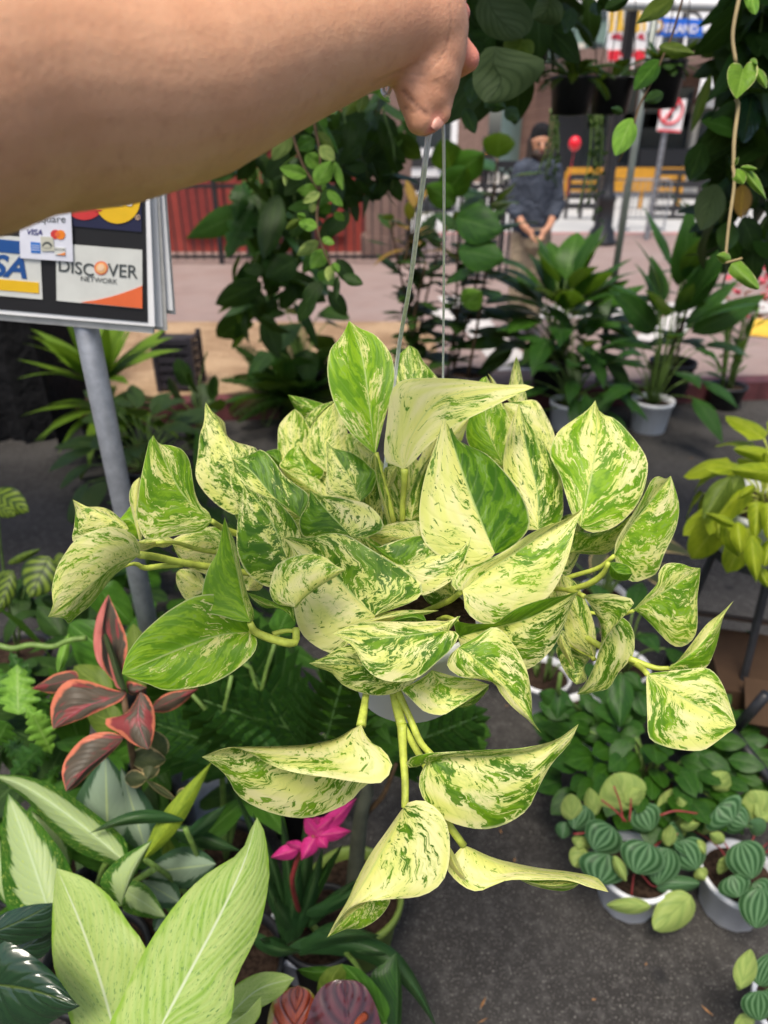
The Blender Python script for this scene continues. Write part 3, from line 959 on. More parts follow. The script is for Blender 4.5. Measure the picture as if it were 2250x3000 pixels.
# ---------------------------------------------------------------- living bodies: closed volumes fused into one skin
def rcone(mb, a, b, ra, rb, n=20, k=10, sc=None):
    """round-ended tapered limb as one closed surface"""
    a, b = Vector(a), Vector(b)
    d = b - a
    L = d.length
    dn = d.normalized() if L > 1e-6 else Vector((0, 0, 1))
    x = dn.orthogonal().normalized()
    if sc is not None:                       # flattened limb: sc = (axis, factor)
        x = (Vector(sc[0]) - dn * Vector(sc[0]).dot(dn)).normalized()
    y = dn.cross(x)
    fx = sc[1] if sc is not None else 1.0
    pr = [(-ra * math.cos(t * math.pi / 2 / k), ra * math.sin(t * math.pi / 2 / k)) for t in range(k + 1)]
    pr += [(L + rb * math.sin(t * math.pi / 2 / k), rb * math.cos(t * math.pi / 2 / k)) for t in range(k + 1)]
    vs, fs = [], []
    for (h, r) in pr:
        for j in range(n):
            q = 2 * math.pi * j / n
            vs.append(a + dn * h + x * (math.cos(q) * (r + 1e-5) * fx) + y * (math.sin(q) * (r + 1e-5)))
    for i in range(len(pr) - 1):
        for j in range(n):
            fs.append((i * n + j, i * n + (j + 1) % n, (i + 1) * n + (j + 1) % n, (i + 1) * n + j))
    fs.append(tuple(range(n - 1, -1, -1))); fs.append(tuple((len(pr) - 1) * n + j for j in range(n)))
    mb.add(vs, fs)


def fuse(mb, voxel, smooth=4, fac=0.5):
    me = mesh_pd('tmp', mb.v, mb.f)
    bm = bmesh.new(); bm.from_mesh(me); bmesh.ops.recalc_face_normals(bm, faces=bm.faces); bm.to_mesh(me); bm.free()
    o = bpy.data.objects.new('tmp', me); C.objects.link(o)
    m = o.modifiers.new('r', 'REMESH'); m.mode = 'VOXEL'; m.voxel_size = voxel
    s = o.modifiers.new('s', 'SMOOTH'); s.iterations = smooth; s.factor = fac
    bpy.context.view_layer.update()
    out = bpy.data.meshes.new_from_object(o.evaluated_get(bpy.context.evaluated_depsgraph_get()))
    bpy.data.objects.remove(o); bpy.data.meshes.remove(me)
    return out


def skin_mat():
    n = NT('skin')
    p = n.objc()
    at = n.n('ShaderNodeVertexColor'); at.layer_name = 'tone'
    sp = n.n('ShaderNodeSeparateColor'); n.t.links.new(at.outputs[0], sp.inputs[0])
    c = n.mix(n.step(n.noise(p, 26, 4, 0.6), 0.35, 0.65), (0.64, 0.325, 0.180), (0.70, 0.375, 0.215))
    c = n.mix(n.step(n.noise(p, 130, 3, 0.65), 0.50, 0.72, 0.0, 0.34), c, (0.50, 0.235, 0.135))
    c = n.mix(sp.outputs[0], c, (0.66, 0.22, 0.17))
    c = n.mix(n.math('MULTIPLY', sp.outputs[1], 0.75), c, (0.20, 0.09, 0.055))
    n.base(c, n.math('ADD', 0.44, n.math('MULTIPLY', n.noise(p, 300, 2), 0.14)), 0.4)
    n.b.inputs['Subsurface Weight'].default_value = 0.18
    n.b.inputs['Subsurface Radius'].default_value = (0.010, 0.004, 0.002)
    n.b.inputs['Subsurface Scale'].default_value = 1.0
    n.bump(n.math('ADD', n.noise(p, 420, 3, 0.7), n.math('MULTIPLY', n.noise(p, 90, 3), 0.6)), 0.5, 0.0010)
    return n.m


MT['skin'] = skin_mat()
D = lambda x, y, d: P(x, y, d)
ab = MB()
# forearm from the left edge to the wrist
fa = [(-330, 215, .265, .060), (-120, 190, .285, .0585), (0, 174, .30, .0560), (200, 182, .33, .0545), (400, 162, .36, .0505), (600, 106, .40, .0430), (760, 62, .43, .0365), (850, 40, .448, .0345), (900, 45, .456, .0335)]
for i in range(len(fa) - 1):
    a, b = fa[i], fa[i + 1]
    rcone(ab, D(*a[:3]), D(*b[:3]), a[3], b[3], 28, 10)
# back of the hand, bent down at the wrist
hd = [(922, 62, .460, .0285), (922, 110, .464, .0270), (920, 160, .466, .0235), (918, 205, .468, .0185)]
for i in range(3):
    a, b = hd[i], hd[i + 1]
    rcone(ab, D(*a[:3]), D(*b[:3]), a[3], b[3], 24, 10)
hd2 = [(955, -20, .466, .0170), (958, 100, .470, .0155), (950, 175, .472, .0140), (932, 240, .474, .0100), (918, 268, .474, .0080)]
for i in range(4):
    a, b = hd2[i], hd2[i + 1]
    rcone(ab, D(*a[:3]), D(*b[:3]), a[3], b[3], 20, 8)
# thumb, knuckle at the lower left, closing on the wire
for a, b, ra, rb in (((885, 150, .457), (895, 210, .460), .0140, .0120), ((895, 210, .460), (904, 262, .463), .0115, .0088), ((904, 262, .463), (912, 279, .465), .0088, .0052)):
    rcone(ab, D(*a), D(*b), ra, rb, 20, 8)
# index finger tip under the thumb, meeting it at the wire
rcone(ab, D(956, 215, .474), D(952, 246, .470), .0082, .0070, 16, 8)
rcone(ab, D(954, 246, .470), D(930, 274, .468), .0070, .0052, 16, 8)
# three fingers curled behind the palm, their knuckles showing at the right
for (y0, xk, yk, s_) in ((5, 996, 28, .95), (80, 1012, 128, 1.15), (140, 940, 185, .8)):
    rcone(ab, D(972, y0, .474), D(xk, yk, .482), .0080 * s_, .0074 * s_, 16, 8)
    rcone(ab, D(xk, yk, .482), D(min(985, xk - 12), yk + 18, .505), .0074 * s_, .0070 * s_, 16, 8)
    rcone(ab, D(min(985, xk - 12), yk + 18, .505), D(min(945, xk - 30), yk + 26, .503), .0070 * s_, .0058 * s_, 16, 8)
am_ = fuse(ab, 0.0019, 14, 0.5)
# skin folds: shallow grooves along crease lines, darker in the fold
def proj(p):
    q = p - CAM
    d = q.dot(FW)
    return (CX + q.dot(RT) / d * F, CY - q.dot(UP) / d * F)


CZ = lambda pts: [((1000 + x * 500 / 1659) * K, (y * 500 / 1659) * K) for x, y in pts]
creases = [(CZ([(1055, 40), (1068, 200), (1050, 350), (1010, 480), (940, 580), (850, 670)]), 2.6, .0006, .55),
           (CZ([(600, 880), (680, 965), (760, 1040), (830, 1095)]), 4.2, .0010, .9),
           (CZ([(560, 700), (700, 720), (860, 715), (1000, 670)]), 2.4, .0004, .3),
           (CZ([(640, 780), (800, 810), (980, 770), (1060, 720)]), 2.2, .0004, .3),
           (CZ([(620, 1050), (720, 1085), (840, 1110)]), 3.0, .0008, .5),
           (CZ([(300, 820), (480, 730), (640, 660), (800, 590)]), 3.0, .0006, .25)]
cl = []
for pts, w, dp, dk in creases:
    c_ = cat(pts, 40)
    cl.append((c_, w, dp, dk))
tone = []
nv_ = len(am_.vertices)
tips = [(D(1016, 130, .484), .020), (D(936, 268, .468), .010), (D(1000, 20, .482), .016), (D(925, 283, .466), .006)]
for v in am_.vertices:
    x, y = proj(v.co)
    red = min(1.0, sum(max(0, 1 - (v.co - t).length / r_) ** 0.7 * .9 for t, r_ in tips) + 0.22 * max(0, min(1, (x - 760) / 250)))
    dk = 0.0
    if v.normal.dot(CAM - v.co) > 0 and x > 700:
        for c_, w, dp, s_ in cl:
            m_ = np.min((c_[:, 0] - x) ** 2 + (c_[:, 1] - y) ** 2)
            e_ = math.exp(-m_ / (w * w))
            if e_ > 0.02:
                v.co -= v.normal * dp * e_
                dk = max(dk, e_ * s_)
    tone += [red, dk, 0, 1]
at = am_.attributes.new('tone', 'FLOAT_COLOR', 'POINT')
at.data.foreach_set('color', tone)
am_.name = 'person'
org = D(930, 100, .46)
for v in am_.vertices: v.co -= org
arm = link('person', am_, MT['skin'])
arm.location = org
tag(arm, 'bare forearm and hand reaching in from the upper left, fingers closed on the wire hanger', 'person')
# fingernail on the index finger
nl = plain('fingernail', (0.56, 0.27, 0.20), 0.4, 0.5, var=0.05)
c0, c1 = D(954, 254, .4635), D(934, 277, .4625)
dv = (c1 - c0); nrm = (CAM - c0).normalized(); sd_ = dv.cross(nrm).normalized()
vs, fs = [], []
for i in range(6):
    u = i / 5
    for j in range(5):
        t = (j - 2) / 2
        wv = .0040 * (1 - .25 * (2 * abs(u - .4)) ** 2)
        vs.append(c0 + dv * (.12 + .85 * u) + sd_ * (t * wv) + nrm * (.0010 - t * t * .0022 - (u - .4) ** 2 * .002))
for i in range(5):
    for j in range(4):
        fs.append((i * 5 + j, i * 5 + j + 1, i * 5 + j + 6, i * 5 + j + 5))
wpart('fingernail', vs, fs, nl, arm, True)

# ---- man on the pavement
MY = 5.75
hm = W(1168, 303, MY)
man = None
mb_ = MB()
hx, hz = hm.x, hm.z
gz = 0.126
S = lambda x, y, z: Vector((hx + x * .80, MY + y, gz + z))
H = hz + 0.11 - gz                         # standing height
k_ = H / 1.74
def bone(mb, a, b, ra, rb, sc=None): rcone(mb, S(*[q * k_ for q in a]), S(*[q * k_ for q in b]), ra * k_, rb * k_, 18, 8, sc)
X_ = ((1, 0, 0), 1.0)
# whole body (skin) as one surface
bone(mb_, (0, 0, 1.60), (0, -.02, 1.545), .088, .062)
bone(mb_, (0, .01, 1.52), (0, .02, 1.40), .055, .06)
bone(mb_, (-.0, .02, 1.36), (0, .02, 1.02), .13, .12)
for s_ in (-1, 1):
    bone(mb_, (s_ * .19, .02, 1.40), (s_ * .25, .0, 1.13), .055, .045)
    bone(mb_, (s_ * .25, 0, 1.13), (s_ * .13, -.18, 0.98), .040, .029)
    bone(mb_, (s_ * .13, -.18, .98), (s_ * .06, -.22, .93), .032, .024)
    for f_ in range(4):
        bone(mb_, (s_ * .07, -.215 - f_ * .012, .94 - f_ * .012), (s_ * .01, -.24 - f_ * .008, .90 - f_ * .012), .010, .008)
    bone(mb_, (s_ * .07, -.20, .95), (s_ * .03, -.22, .965), .011, .008)
    bone(mb_, (s_ * .09, .02, .92), (s_ * .10, .0, .50), .085, .058)
    bone(mb_, (s_ * .10, 0, .50), (s_ * .10, .03, .09), .056, .036)
    bone(mb_, (s_ * .10, .04, .045), (s_ * .11, -.15, .035), .040, .034)
bone(mb_, (0, -.085, 1.585), (0, -.108, 1.555), .013, .018)     # nose
for s_ in (-1, 1): bone(mb_, (s_ * .085, .0, 1.585), (s_ * .088, .01, 1.565), .018, .014)
bm_ = fuse(mb_, 0.011, 3)
at = bm_.attributes.new('tone', 'FLOAT_COLOR', 'POINT'); at.data.foreach_set('color', [.15, .62, 0, 1] * len(bm_.vertices))
man = link('person', bm_, MT['skin'])
for v in bm_.vertices: v.co -= Vector((hx, MY, gz))
man.location = (hx, MY, gz)
tag(man, 'man in a grey sweatshirt and dark cap standing behind the potted lilies', 'person')
def cloth(name, bones, mat, vox=0.012, sm=3):
    m = MB()
    for a, b, ra, rb in bones: bone(m, a, b, ra, rb)
    me = fuse(m, vox, sm)
    for v in me.vertices: v.co -= man.location
    me.name = name
    return link(name, me, mat, man)
def fabric(n_, c):
    n = NT(n_); p = n.objc()
    n.base(n.mix(n.step(n.noise(p, 9, 4), .3, .7), tuple(q * .75 for q in c), tuple(q * 1.2 for q in c)), .9, .2)
    n.bump(n.noise(p, 14, 3, .5, 1.0), .9, .03)
    return n.m
sw = [((0, .02, 1.38), (0, .02, .92), .135, .15), ((-.08, .02, 1.40), (-.07, .02, .95), .105, .115), ((.08, .02, 1.40), (.07, .02, .95), .105, .115), ((0, .03, 1.46), (0, .02, 1.40), .085, .12)]
for s_ in (-1, 1):
    sw += [((s_ * .17, .02, 1.40), (s_ * .25, .0, 1.13), .072, .062), ((s_ * .25, 0, 1.13), (s_ * .20, -.09, 1.06), .060, .050)]
cloth('sweatshirt', sw, fabric('grey_blue_jersey', (0.052, 0.062, 0.085)))
tr = [((0, .02, .95), (0, .02, .84), .15, .14)]
for s_ in (-1, 1):
    tr += [((s_ * .09, .02, .88), (s_ * .10, .0, .50), .108, .085), ((s_ * .10, 0, .50), (s_ * .10, .03, .12), .083, .070)]
cloth('trousers', tr, fabric('khaki_cotton', (0.30, 0.24, 0.17)))
cloth('shoe', [((-.10, .04, .06), (-.12, -.17, .045), .055, .045)], MT['charcoal'], .01)
cloth('shoe', [((.10, .04, .06), (.12, -.17, .045), .055, .045)], MT['charcoal'], .01)
cloth('cap', [((0, .012, 1.665), (0, .015, 1.645), .085, .092)], fabric('dark_grey_knit', (0.012, 0.012, 0.014)), .01)
cloth('hair', [((-.075, .015, 1.61), (-.092, .0, 1.38), .048, .042), ((.075, .03, 1.60), (.088, .03, 1.40), .045, .038), ((0, .07, 1.60), (0, .09, 1.42), .07, .06)], plain('dark_brown_hair', (0.03, 0.02, 0.015), .6, var=.3), .01)
cloth('beard', [((-.04, -.055, 1.52), (.04, -.055, 1.52), .040, .040), ((0, -.07, 1.51), (0, -.07, 1.47), .04, .028)], plain('dark_beard', (0.035, 0.022, 0.016), .7, var=.3), .009)
for s_ in (-1, 1):
    e_ = S(s_ * .032 * k_, -.088 * k_, 1.592 * k_)
    MB().ball(e_, .011, 10, 8).build('eye', MT['charcoal'], man, True)
m_ = MB(); rcone(m_, S(-.022 * k_, -.098 * k_, 1.533 * k_), S(.022 * k_, -.098 * k_, 1.533 * k_), .006, .006, 8, 4); m_.build('mouth', plain('lips', (0.30, 0.12, 0.10), .5), man, True)

# ---------------------------------------------------------------- payment card sign on a steel post
SC = P(335, 702, 1.15)
sU = (P(335, 702, 1.15) - P(0, 674, 1.15)).normalized()
v0 = P(322, 430, 1.062) - P(335, 702, 1.15)
sV = (v0 - sU * v0.dot(sU)).normalized()
sN = sU.cross(sV).normalized()
if sN.dot(CAM - SC) < 0: sN = -sN


def onp(x, y, off=0.0):
    p0 = SC + sN * off
    r = ray(x, y)
    return CAM + r * ((p0 - CAM).dot(sN) / r.dot(sN))


OS = lambda p, off=0.0: onp(*zp('S', p), off)
sgn = thing('card_sign', 'black and white payment card sign board with stacked white sheets on a grey post', 'sign', SC)


def splate(name, pts, mat, off, th=0.0008, parent=None):
    q = [OS(p, off) for p in pts]
    return MB().prism(q, -sN * th).build(name, mat, parent or sgn)


MT['signblack'] = flatc('sign_black', (0.018, 0.018, 0.02), .35)
MT['cardwhite'] = flatc('card_white', (0.60, 0.61, 0.57))
MT['stickwhite'] = flatc('sticker_white', (0.66, 0.67, 0.74))
MT['navy'] = flatc('navy_print', (0.018, 0.02, 0.055)); MT['cred'] = flatc('card_red', (0.55, 0.04, 0.04)); MT['cyel'] = flatc('card_yellow', (0.72, 0.44, 0.015))
MT['vblue'] = flatc('card_blue', (0.015, 0.075, 0.26)); MT['corange'] = flatc('card_orange', (0.72, 0.14, 0.045)); MT['ink'] = flatc('grey_ink', (0.06, 0.07, 0.07)); MT['oran2'] = flatc('orange_print', (0.78, 0.22, 0.02))
MT['lblue'] = flatc('bright_blue_print', (0.03, 0.16, 0.50)); MT['peach'] = flatc('peach_print', (0.80, 0.55, 0.36)); MT['sagebeige'] = flatc('beige_print', (0.50, 0.49, 0.40)); MT['navyvisa'] = flatc('indigo_print', (0.03, 0.03, 0.16))
TOPY = -620
splate('board', [(-900, TOPY), (1300, TOPY + 160), (1368, 1228), (-900, 1040)], MT['white'], 0.0, 0.004)
splate('backing', [(-900, TOPY), (1300, TOPY + 160), (1352, 1288), (-900, 1092)], plain('grey_edge', (0.50, 0.49, 0.46), .5), -0.0065, 0.008)
splate('panel', [(-860, TOPY + 40), (1270, TOPY + 190), (1306, 1190), (-860, 1000)], MT['signblack'], 0.0012)
for k, (xt, xb, yb, o_) in enumerate(((1395, 1438, 1232, -.016), (1418, 1478, 1262, -.019), (1450, 1530, 1085, -.026), (1470, 1550, 1120, -.032))):
    splate('sheet', [(xb - 700, TOPY + 100), (xt - 40, TOPY + 160), (xb, yb), (xb - 700, yb - 60)], MT['white'] if k % 2 == 0 else bpy.data.materials['grey_edge'], o_, 0.002)


def disc(name, c, r, mat, off, par, n=40, a0=0, a1=6.2832):
    q = [(c[0] + r * math.cos(a0 + (a1 - a0) * i / n), c[1] + r * math.sin(a0 + (a1 - a0) * i / n)) for i in range(n + (0 if a1 - a0 > 6 else 1))]
    return splate(name, q, mat, off, 0.0004, par)


def stext(body, p0, p1, h, mat, off, par, **kw):
    a, b = OS(p0, off), OS(p1, off)
    up = OS((p0[0], p0[1] - 100), off) - a
    hh = (OS((p0[0], p0[1] - h), off) - a).length
    return label_font(body, mat, par, a, b, up, hh, **kw)


# orange and grey card
splate('card', [(493, 490), (1256, 550), (1259, 1070), (500, 998)], MT['cardwhite'], .0028)
sweep = [(715, 1013), (850, 993), (980, 963), (1100, 925), (1190, 893), (1256, 866), (1258, 1067)]
splate('orange_corner', sweep, MT['corange'], .0036)
ink = MT['ink']
a0 = lambda x: 735 + (x - 515) * (800 - 735) / 710
stext('DISC', (518, a0(518)), (828, a0(828) + 18), 108, ink, .0036, sgn, bold=.012)
stext('VER', (950, a0(950) + 6), (1216, a0(1216)), 112, ink, .0036, sgn, bold=.012)
disc('orange_letter', (893, 710), 60, MT['corange'], .0036, sgn); disc('orange_letter', (893, 710), 48, flatc('light_orange_print', (.80, .42, .17)), .0041, sgn); disc('orange_letter', (890, 706), 30, MT['peach'], .0046, sgn)
stext('NETWORK', (715, 822), (1038, 853), 44, ink, .0036, sgn, bold=.004)
# blue, white and yellow card
splate('card', [(-460, 372), (350, 452), (376, 988), (-460, 915)], MT['cardwhite'], .0028)
splate('blue_band', [(-440, 412), (340, 488), (345, 600), (-440, 530)], MT['vblue'], .0036)
splate('yellow_band', [(-440, 770), (342, 838), (344, 935), (-440, 868)], MT['cyel'], .0036)
stext('VISA', (-300, 752), (238, 798), 190, MT['vblue'], .0036, sgn, shear=.25, bold=.03)
# red and yellow circle card
splate('card', [(560, -190), (1246, -120), (1252, 392), (560, 332)], MT['navy'], .0028)
disc('red_circle', (745, 95), 190, MT['cred'], .0036, sgn)
disc('yellow_circle', (1040, 120), 197, MT['cyel'], .0041, sgn)
for j in range(5):
    y = 20 + 42 * j
    splate('stripe', [(835, y), (900, y + 4), (888, y + 22), (840, y + 20)], MT['cred'], .0047)
stext('MasterCard', (560, 118), (1180, 160), 100, MT['signwhite'], .0052, sgn, shear=.2, bold=.012)
rp = [OS((1216 + 20 * math.cos(t * .3142), 262 + 20 * math.sin(t * .3142)), .0036) for t in range(21)]
MB().tube(rp, [.0004, .0004], 5).build('mark', MT['peach'], sgn)
stext('R', (1207, 272), (1225, 273), 20, MT['peach'], .0036, sgn)
# square white sticker with small emblems
st = splate('sticker', [(166, 180), (622, 100), (628, 240), (646, 655), (178, 622)], MT['stickwhite'], .0058)
stext('Square', (318, 302), (578, 308), 66, MT['ink'], .0064, sgn)
stext('VISA', (238, 412), (376, 420), 50, MT['navyvisa'], .0064, sgn, shear=.2, bold=.02)
disc('red_circle', (488, 412), 42, MT['cred'], .0064, sgn); disc('orange_circle', (534, 416), 42, MT['oran2'], .0067, sgn); disc('red_circle', (506, 413), 22, MT['corange'], .0070, sgn)
splate('blue_square', [(270, 478), (354, 486), (358, 580), (274, 574)], MT['lblue'], .0064)
for y in (505, 525, 545): splate('stripe', [(280, y), (348, y + 6), (348, y + 11), (280, y + 5)], MT['stickwhite'], .0068)
splate('small_card', [(358, 432), (466, 436), (482, 560), (364, 560)], MT['sagebeige'], .0072)
disc('dark_arch', (415, 520), 44, MT['ink'], .0076, sgn, 20, math.pi, 2 * math.pi)
disc('light_arch', (415, 530), 32, MT['sagebeige'], .0079, sgn, 20, math.pi, 2 * math.pi)
splate('small_card', [(480, 524), (576, 530), (577, 600), (484, 594)], MT['cardwhite'], .0068)
stext('DISCOVER', (486, 552), (572, 558), 18, ink, .0072, sgn)
splate('orange_corner', [(500, 592), (545, 582), (575, 570), (576, 598)], MT['oran2'], .0072)
# post
pt = onp(186, 705, -.03)
pb = Vector((pt.x, pt.y, 0))
MB().tube([pb, (pt.x, pt.y, pt.z + .5)], [.0205, .0205], 20).build('post', MT['galv'], sgn, True)
MB().box((pt.x, pt.y, 0.012), (.36, .36, .02)).build('foot', MT['galv'], sgn)

# ---------------------------------------------------------------- leaf materials of the other plants
LM = {}
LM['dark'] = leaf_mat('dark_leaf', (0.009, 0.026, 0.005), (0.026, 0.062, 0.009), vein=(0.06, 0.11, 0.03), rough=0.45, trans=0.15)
LM['lily'] = leaf_mat('lily_leaf', (0.012, 0.046, 0.008), (0.040, 0.115, 0.015), vein=(0.07, 0.14, 0.04), lat=(0.016, 0.045, 0.016), latn=40, latpow=6, rough=0.30, trans=0.2)
LM['mid'] = leaf_mat('mid_green_leaf', (0.026, 0.082, 0.009), (0.058, 0.155, 0.017), vein=(0.14, 0.27, 0.06), rough=0.34, trans=0.28)
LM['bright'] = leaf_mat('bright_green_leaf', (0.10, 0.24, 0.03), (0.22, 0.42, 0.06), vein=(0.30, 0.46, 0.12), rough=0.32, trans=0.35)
LM['olive'] = leaf_mat('olive_leaf', (0.06, 0.10, 0.015), (0.14, 0.20, 0.03), vein=(0.22, 0.28, 0.06), rough=0.4, trans=0.3)
LM['greygreen'] = leaf_mat('grey_green_leaf', (0.040, 0.064, 0.024), (0.062, 0.092, 0.036), vein=(0.025, 0.042, 0.015), lat=(0.034, 0.055, 0.02), latn=18, rough=0.5, trans=0.15)
LM['lime'] = leaf_mat('lime_leaf', (0.17, 0.25, 0.012), (0.33, 0.40, 0.022), vein=(0.40, 0.45, 0.06), rough=0.38, trans=0.35)
LM['dieff'] = leaf_mat('dieffenbachia_leaf', (0.22, 0.37, 0.055), (0.42, 0.52, 0.17), vein=(0.54, 0.62, 0.38), veinw=0.026, lat=(0.36, 0.49, 0.15), latn=46, latpow=3, spots=(0.10, 0.21, 0.06), edge=(0.24, 0.40, 0.05), edgew=0.06, rough=0.42, trans=0.28)
LM['agla'] = leaf_mat('aglaonema_leaf', (0.022, 0.085, 0.008), (0.042, 0.13, 0.014), centre=(0.33, 0.43, 0.19), cw=0.60, vein=(0.42, 0.52, 0.30), spots=(0.42, 0.52, 0.10), rough=0.35, trans=0.22)
LM['aglad'] = leaf_mat('silver_leaf', (0.030, 0.070, 0.035), (0.045, 0.095, 0.045), centre=(0.20, 0.27, 0.19), cw=0.60, vein=(0.34, 0.42, 0.20), rough=0.35, trans=0.15)
LM['ruby'] = leaf_mat('ruby_leaf', (0.045, 0.040, 0.028), (0.085, 0.065, 0.045), edge=(0.50, 0.15, 0.085), edgew=0.18, vein=(0.30, 0.06, 0.08), veinw=0.02, patch=(0.20, 0.04, 0.04), rough=0.38, trans=0.15)
LM['pink'] = leaf_mat('rose_sheath', (0.42, 0.10, 0.09), (0.52, 0.17, 0.14), rough=0.4, trans=0.2)
LM['tan'] = leaf_mat('tan_edged_leaf', (0.045, 0.06, 0.028), (0.09, 0.10, 0.045), edge=(0.48, 0.36, 0.17), edgew=0.16, rough=0.4, trans=0.2)
LM['calathea'] = leaf_mat('striped_leaf', (0.010, 0.022, 0.008), (0.014, 0.03, 0.010), lat=(0.13, 0.19, 0.02), latn=17, latslope=0.28, latpow=1.8, vein=(0.02, 0.04, 0.012), rough=0.4, trans=0.15)
LM['pepero'] = leaf_mat('watermelon_leaf', (0.018, 0.058, 0.020), (0.028, 0.080, 0.026), stripes=(0.095, 0.185, 0.085), stripen=6.2, rough=0.38, trans=0.1, bump=0.15)
LM['pepback'] = leaf_mat('pale_underside', (0.26, 0.36, 0.09), (0.36, 0.45, 0.13), vein=(0.22, 0.30, 0.08), lat=(0.24, 0.34, 0.09), latn=8, rough=0.45, trans=0.3)
LM['croton'] = leaf_mat('croton_leaf', (0.10, 0.055, 0.02), (0.20, 0.10, 0.03), vein=(0.40, 0.28, 0.04), lat=(0.36, 0.26, 0.03), latn=22, rough=0.35, trans=0.2)
LM['brom'] = leaf_mat('magenta_bract', (0.52, 0.018, 0.17), (0.68, 0.05, 0.26), vein=(0.72, 0.22, 0.26), rough=0.42, trans=0.25)
LM['bush'] = leaf_mat('bushy_green_leaf', (0.010, 0.040, 0.004), (0.030, 0.090, 0.008), vein=(0.07, 0.16, 0.03), rough=0.35, trans=0.2)
LM['strap'] = leaf_mat('strap_leaf', (0.014, 0.042, 0.014), (0.028, 0.075, 0.022), lat=(0.05, 0.10, 0.035), latn=3, rough=0.28, trans=0.12)
LM['yelspeck'] = leaf_mat('speckled_leaf', (0.12, 0.20, 0.02), (0.26, 0.34, 0.03), spots=(0.03, 0.09, 0.015), rough=0.36, trans=0.25)
LM['hoya'] = leaf_mat('rimmed_heart_leaf', (0.10, 0.20, 0.025), (0.17, 0.31, 0.035), edge=(0.48, 0.50, 0.20), edgew=0.07, vein=(0.22, 0.36, 0.06), rough=0.34, trans=0.3)
LM['anth'] = leaf_mat('burgundy_spathe', (0.045, 0.010, 0.016), (0.085, 0.018, 0.022), lat=(0.03, 0.008, 0.012), latn=14, latpow=3, rough=0.16, spec=0.7, trans=0.05, bump=0.8)
LM['anthr'] = leaf_mat('brown_red_spathe', (0.17, 0.022, 0.012), (0.27, 0.05, 0.015), lat=(0.09, 0.012, 0.01), latn=14, edge=(0.16, 0.14, 0.02), edgew=0.16, rough=0.18, spec=0.7, trans=0.1, bump=0.8)
LM['gloss'] = leaf_mat('glossy_dark_leaf', (0.008, 0.026, 0.012), (0.016, 0.044, 0.018), vein=(0.05, 0.08, 0.015), lat=(0.012, 0.034, 0.014), latn=16, rough=0.14, spec=0.6, trans=0.05, bump=0.6)
LM['flower'] = leaf_mat('coral_petal', (0.66, 0.05, 0.09), (0.78, 0.17, 0.23), rough=0.5, trans=0.3)


def potted(name, label, base, rt, rb, h, mat, cat_='potted plant', group=None, ribs=0, soil=True):
    t = thing(name, label, cat_, base, group)
    b = Vector(base)
    MB().lathe(b, [(0, 0), (rb * .96, 0), (rb, .004), (rt * .97, h * .86), (rt * 1.05, h * .87), (rt * 1.05, h), (rt * .97, h), (rt * .93, h * .86), (rt * .90, h * .80)], 48, ribs, 0.011 if ribs else 0).build('pot', mat, t, True)
    if soil:
        MB().lathe(b, [(0, h * .86), (rt * .5, h * .87), (rt * .93, h * .83)], 24).build('soil', MT['soil'], t, True)
    return t, b + Vector((0, 0, h * .86))


GA = 2.399963
def rosette(t, c, ms, n, el=(82, 8), r0=0.015, s=(.8, 1.1), a0=0.0, lift=0.0):
    for i in range(n):
        f = i / max(1, n - 1)
        e = math.radians(el[0] + (el[1] - el[0]) * f + R.uniform(-7, 7))
        a = a0 + i * GA + R.uniform(-.2, .2)
        h = Vector((math.cos(a), math.sin(a), 0))
        put_leaf(t, R.choice(ms), Vector(c) + h * r0 + Vector((0, 0, lift * (1 - f))), h * math.cos(e) + Vector((0, 0, math.sin(e))), Vector((0, 0, 1)) - h * 0.2 if e < 1.3 else -h, R.uniform(*s))


def stalked(t, c, ms, n, h=(.3, .6), rad=(.05, .25), s=(.8, 1.1), mat=None, el=(60, -25), a0=0.0, r=.004, face=None):
    st = MB()
    for i in range(n):
        f = (i + .5) / n
        a = a0 + i * GA + R.uniform(-.3, .3)
        o = Vector((math.cos(a), math.sin(a), 0))
        rr = rad[0] + (rad[1] - rad[0]) * f ** .7
        hh = h[1] + (h[0] - h[1]) * f + R.uniform(-.04, .04)
        p = Vector(c) + o * rr + Vector((0, 0, hh))
        st.tube([Vector(c) + o * .02, Vector(c) + o * rr * .45 + Vector((0, 0, hh * .65)), p], [r, r * .7], 6, sub=7)
        e = math.radians(el[0] + (el[1] - el[0]) * f + R.uniform(-12, 12))
        d = o * math.cos(e) + Vector((0, 0, math.sin(e)))
        if face is not None: d = (d + Vector(face) * .5).normalized()
        upv = Vector((0, 0, 1)) if e < 1.2 else -o
        put_leaf(t, R.choice(ms), p, d, upv + Vector((R.uniform(-.2, .2), R.uniform(-.4, .1), 0)), R.uniform(*s))
    st.build('stem', mat or MT['stem_green'], t, True)


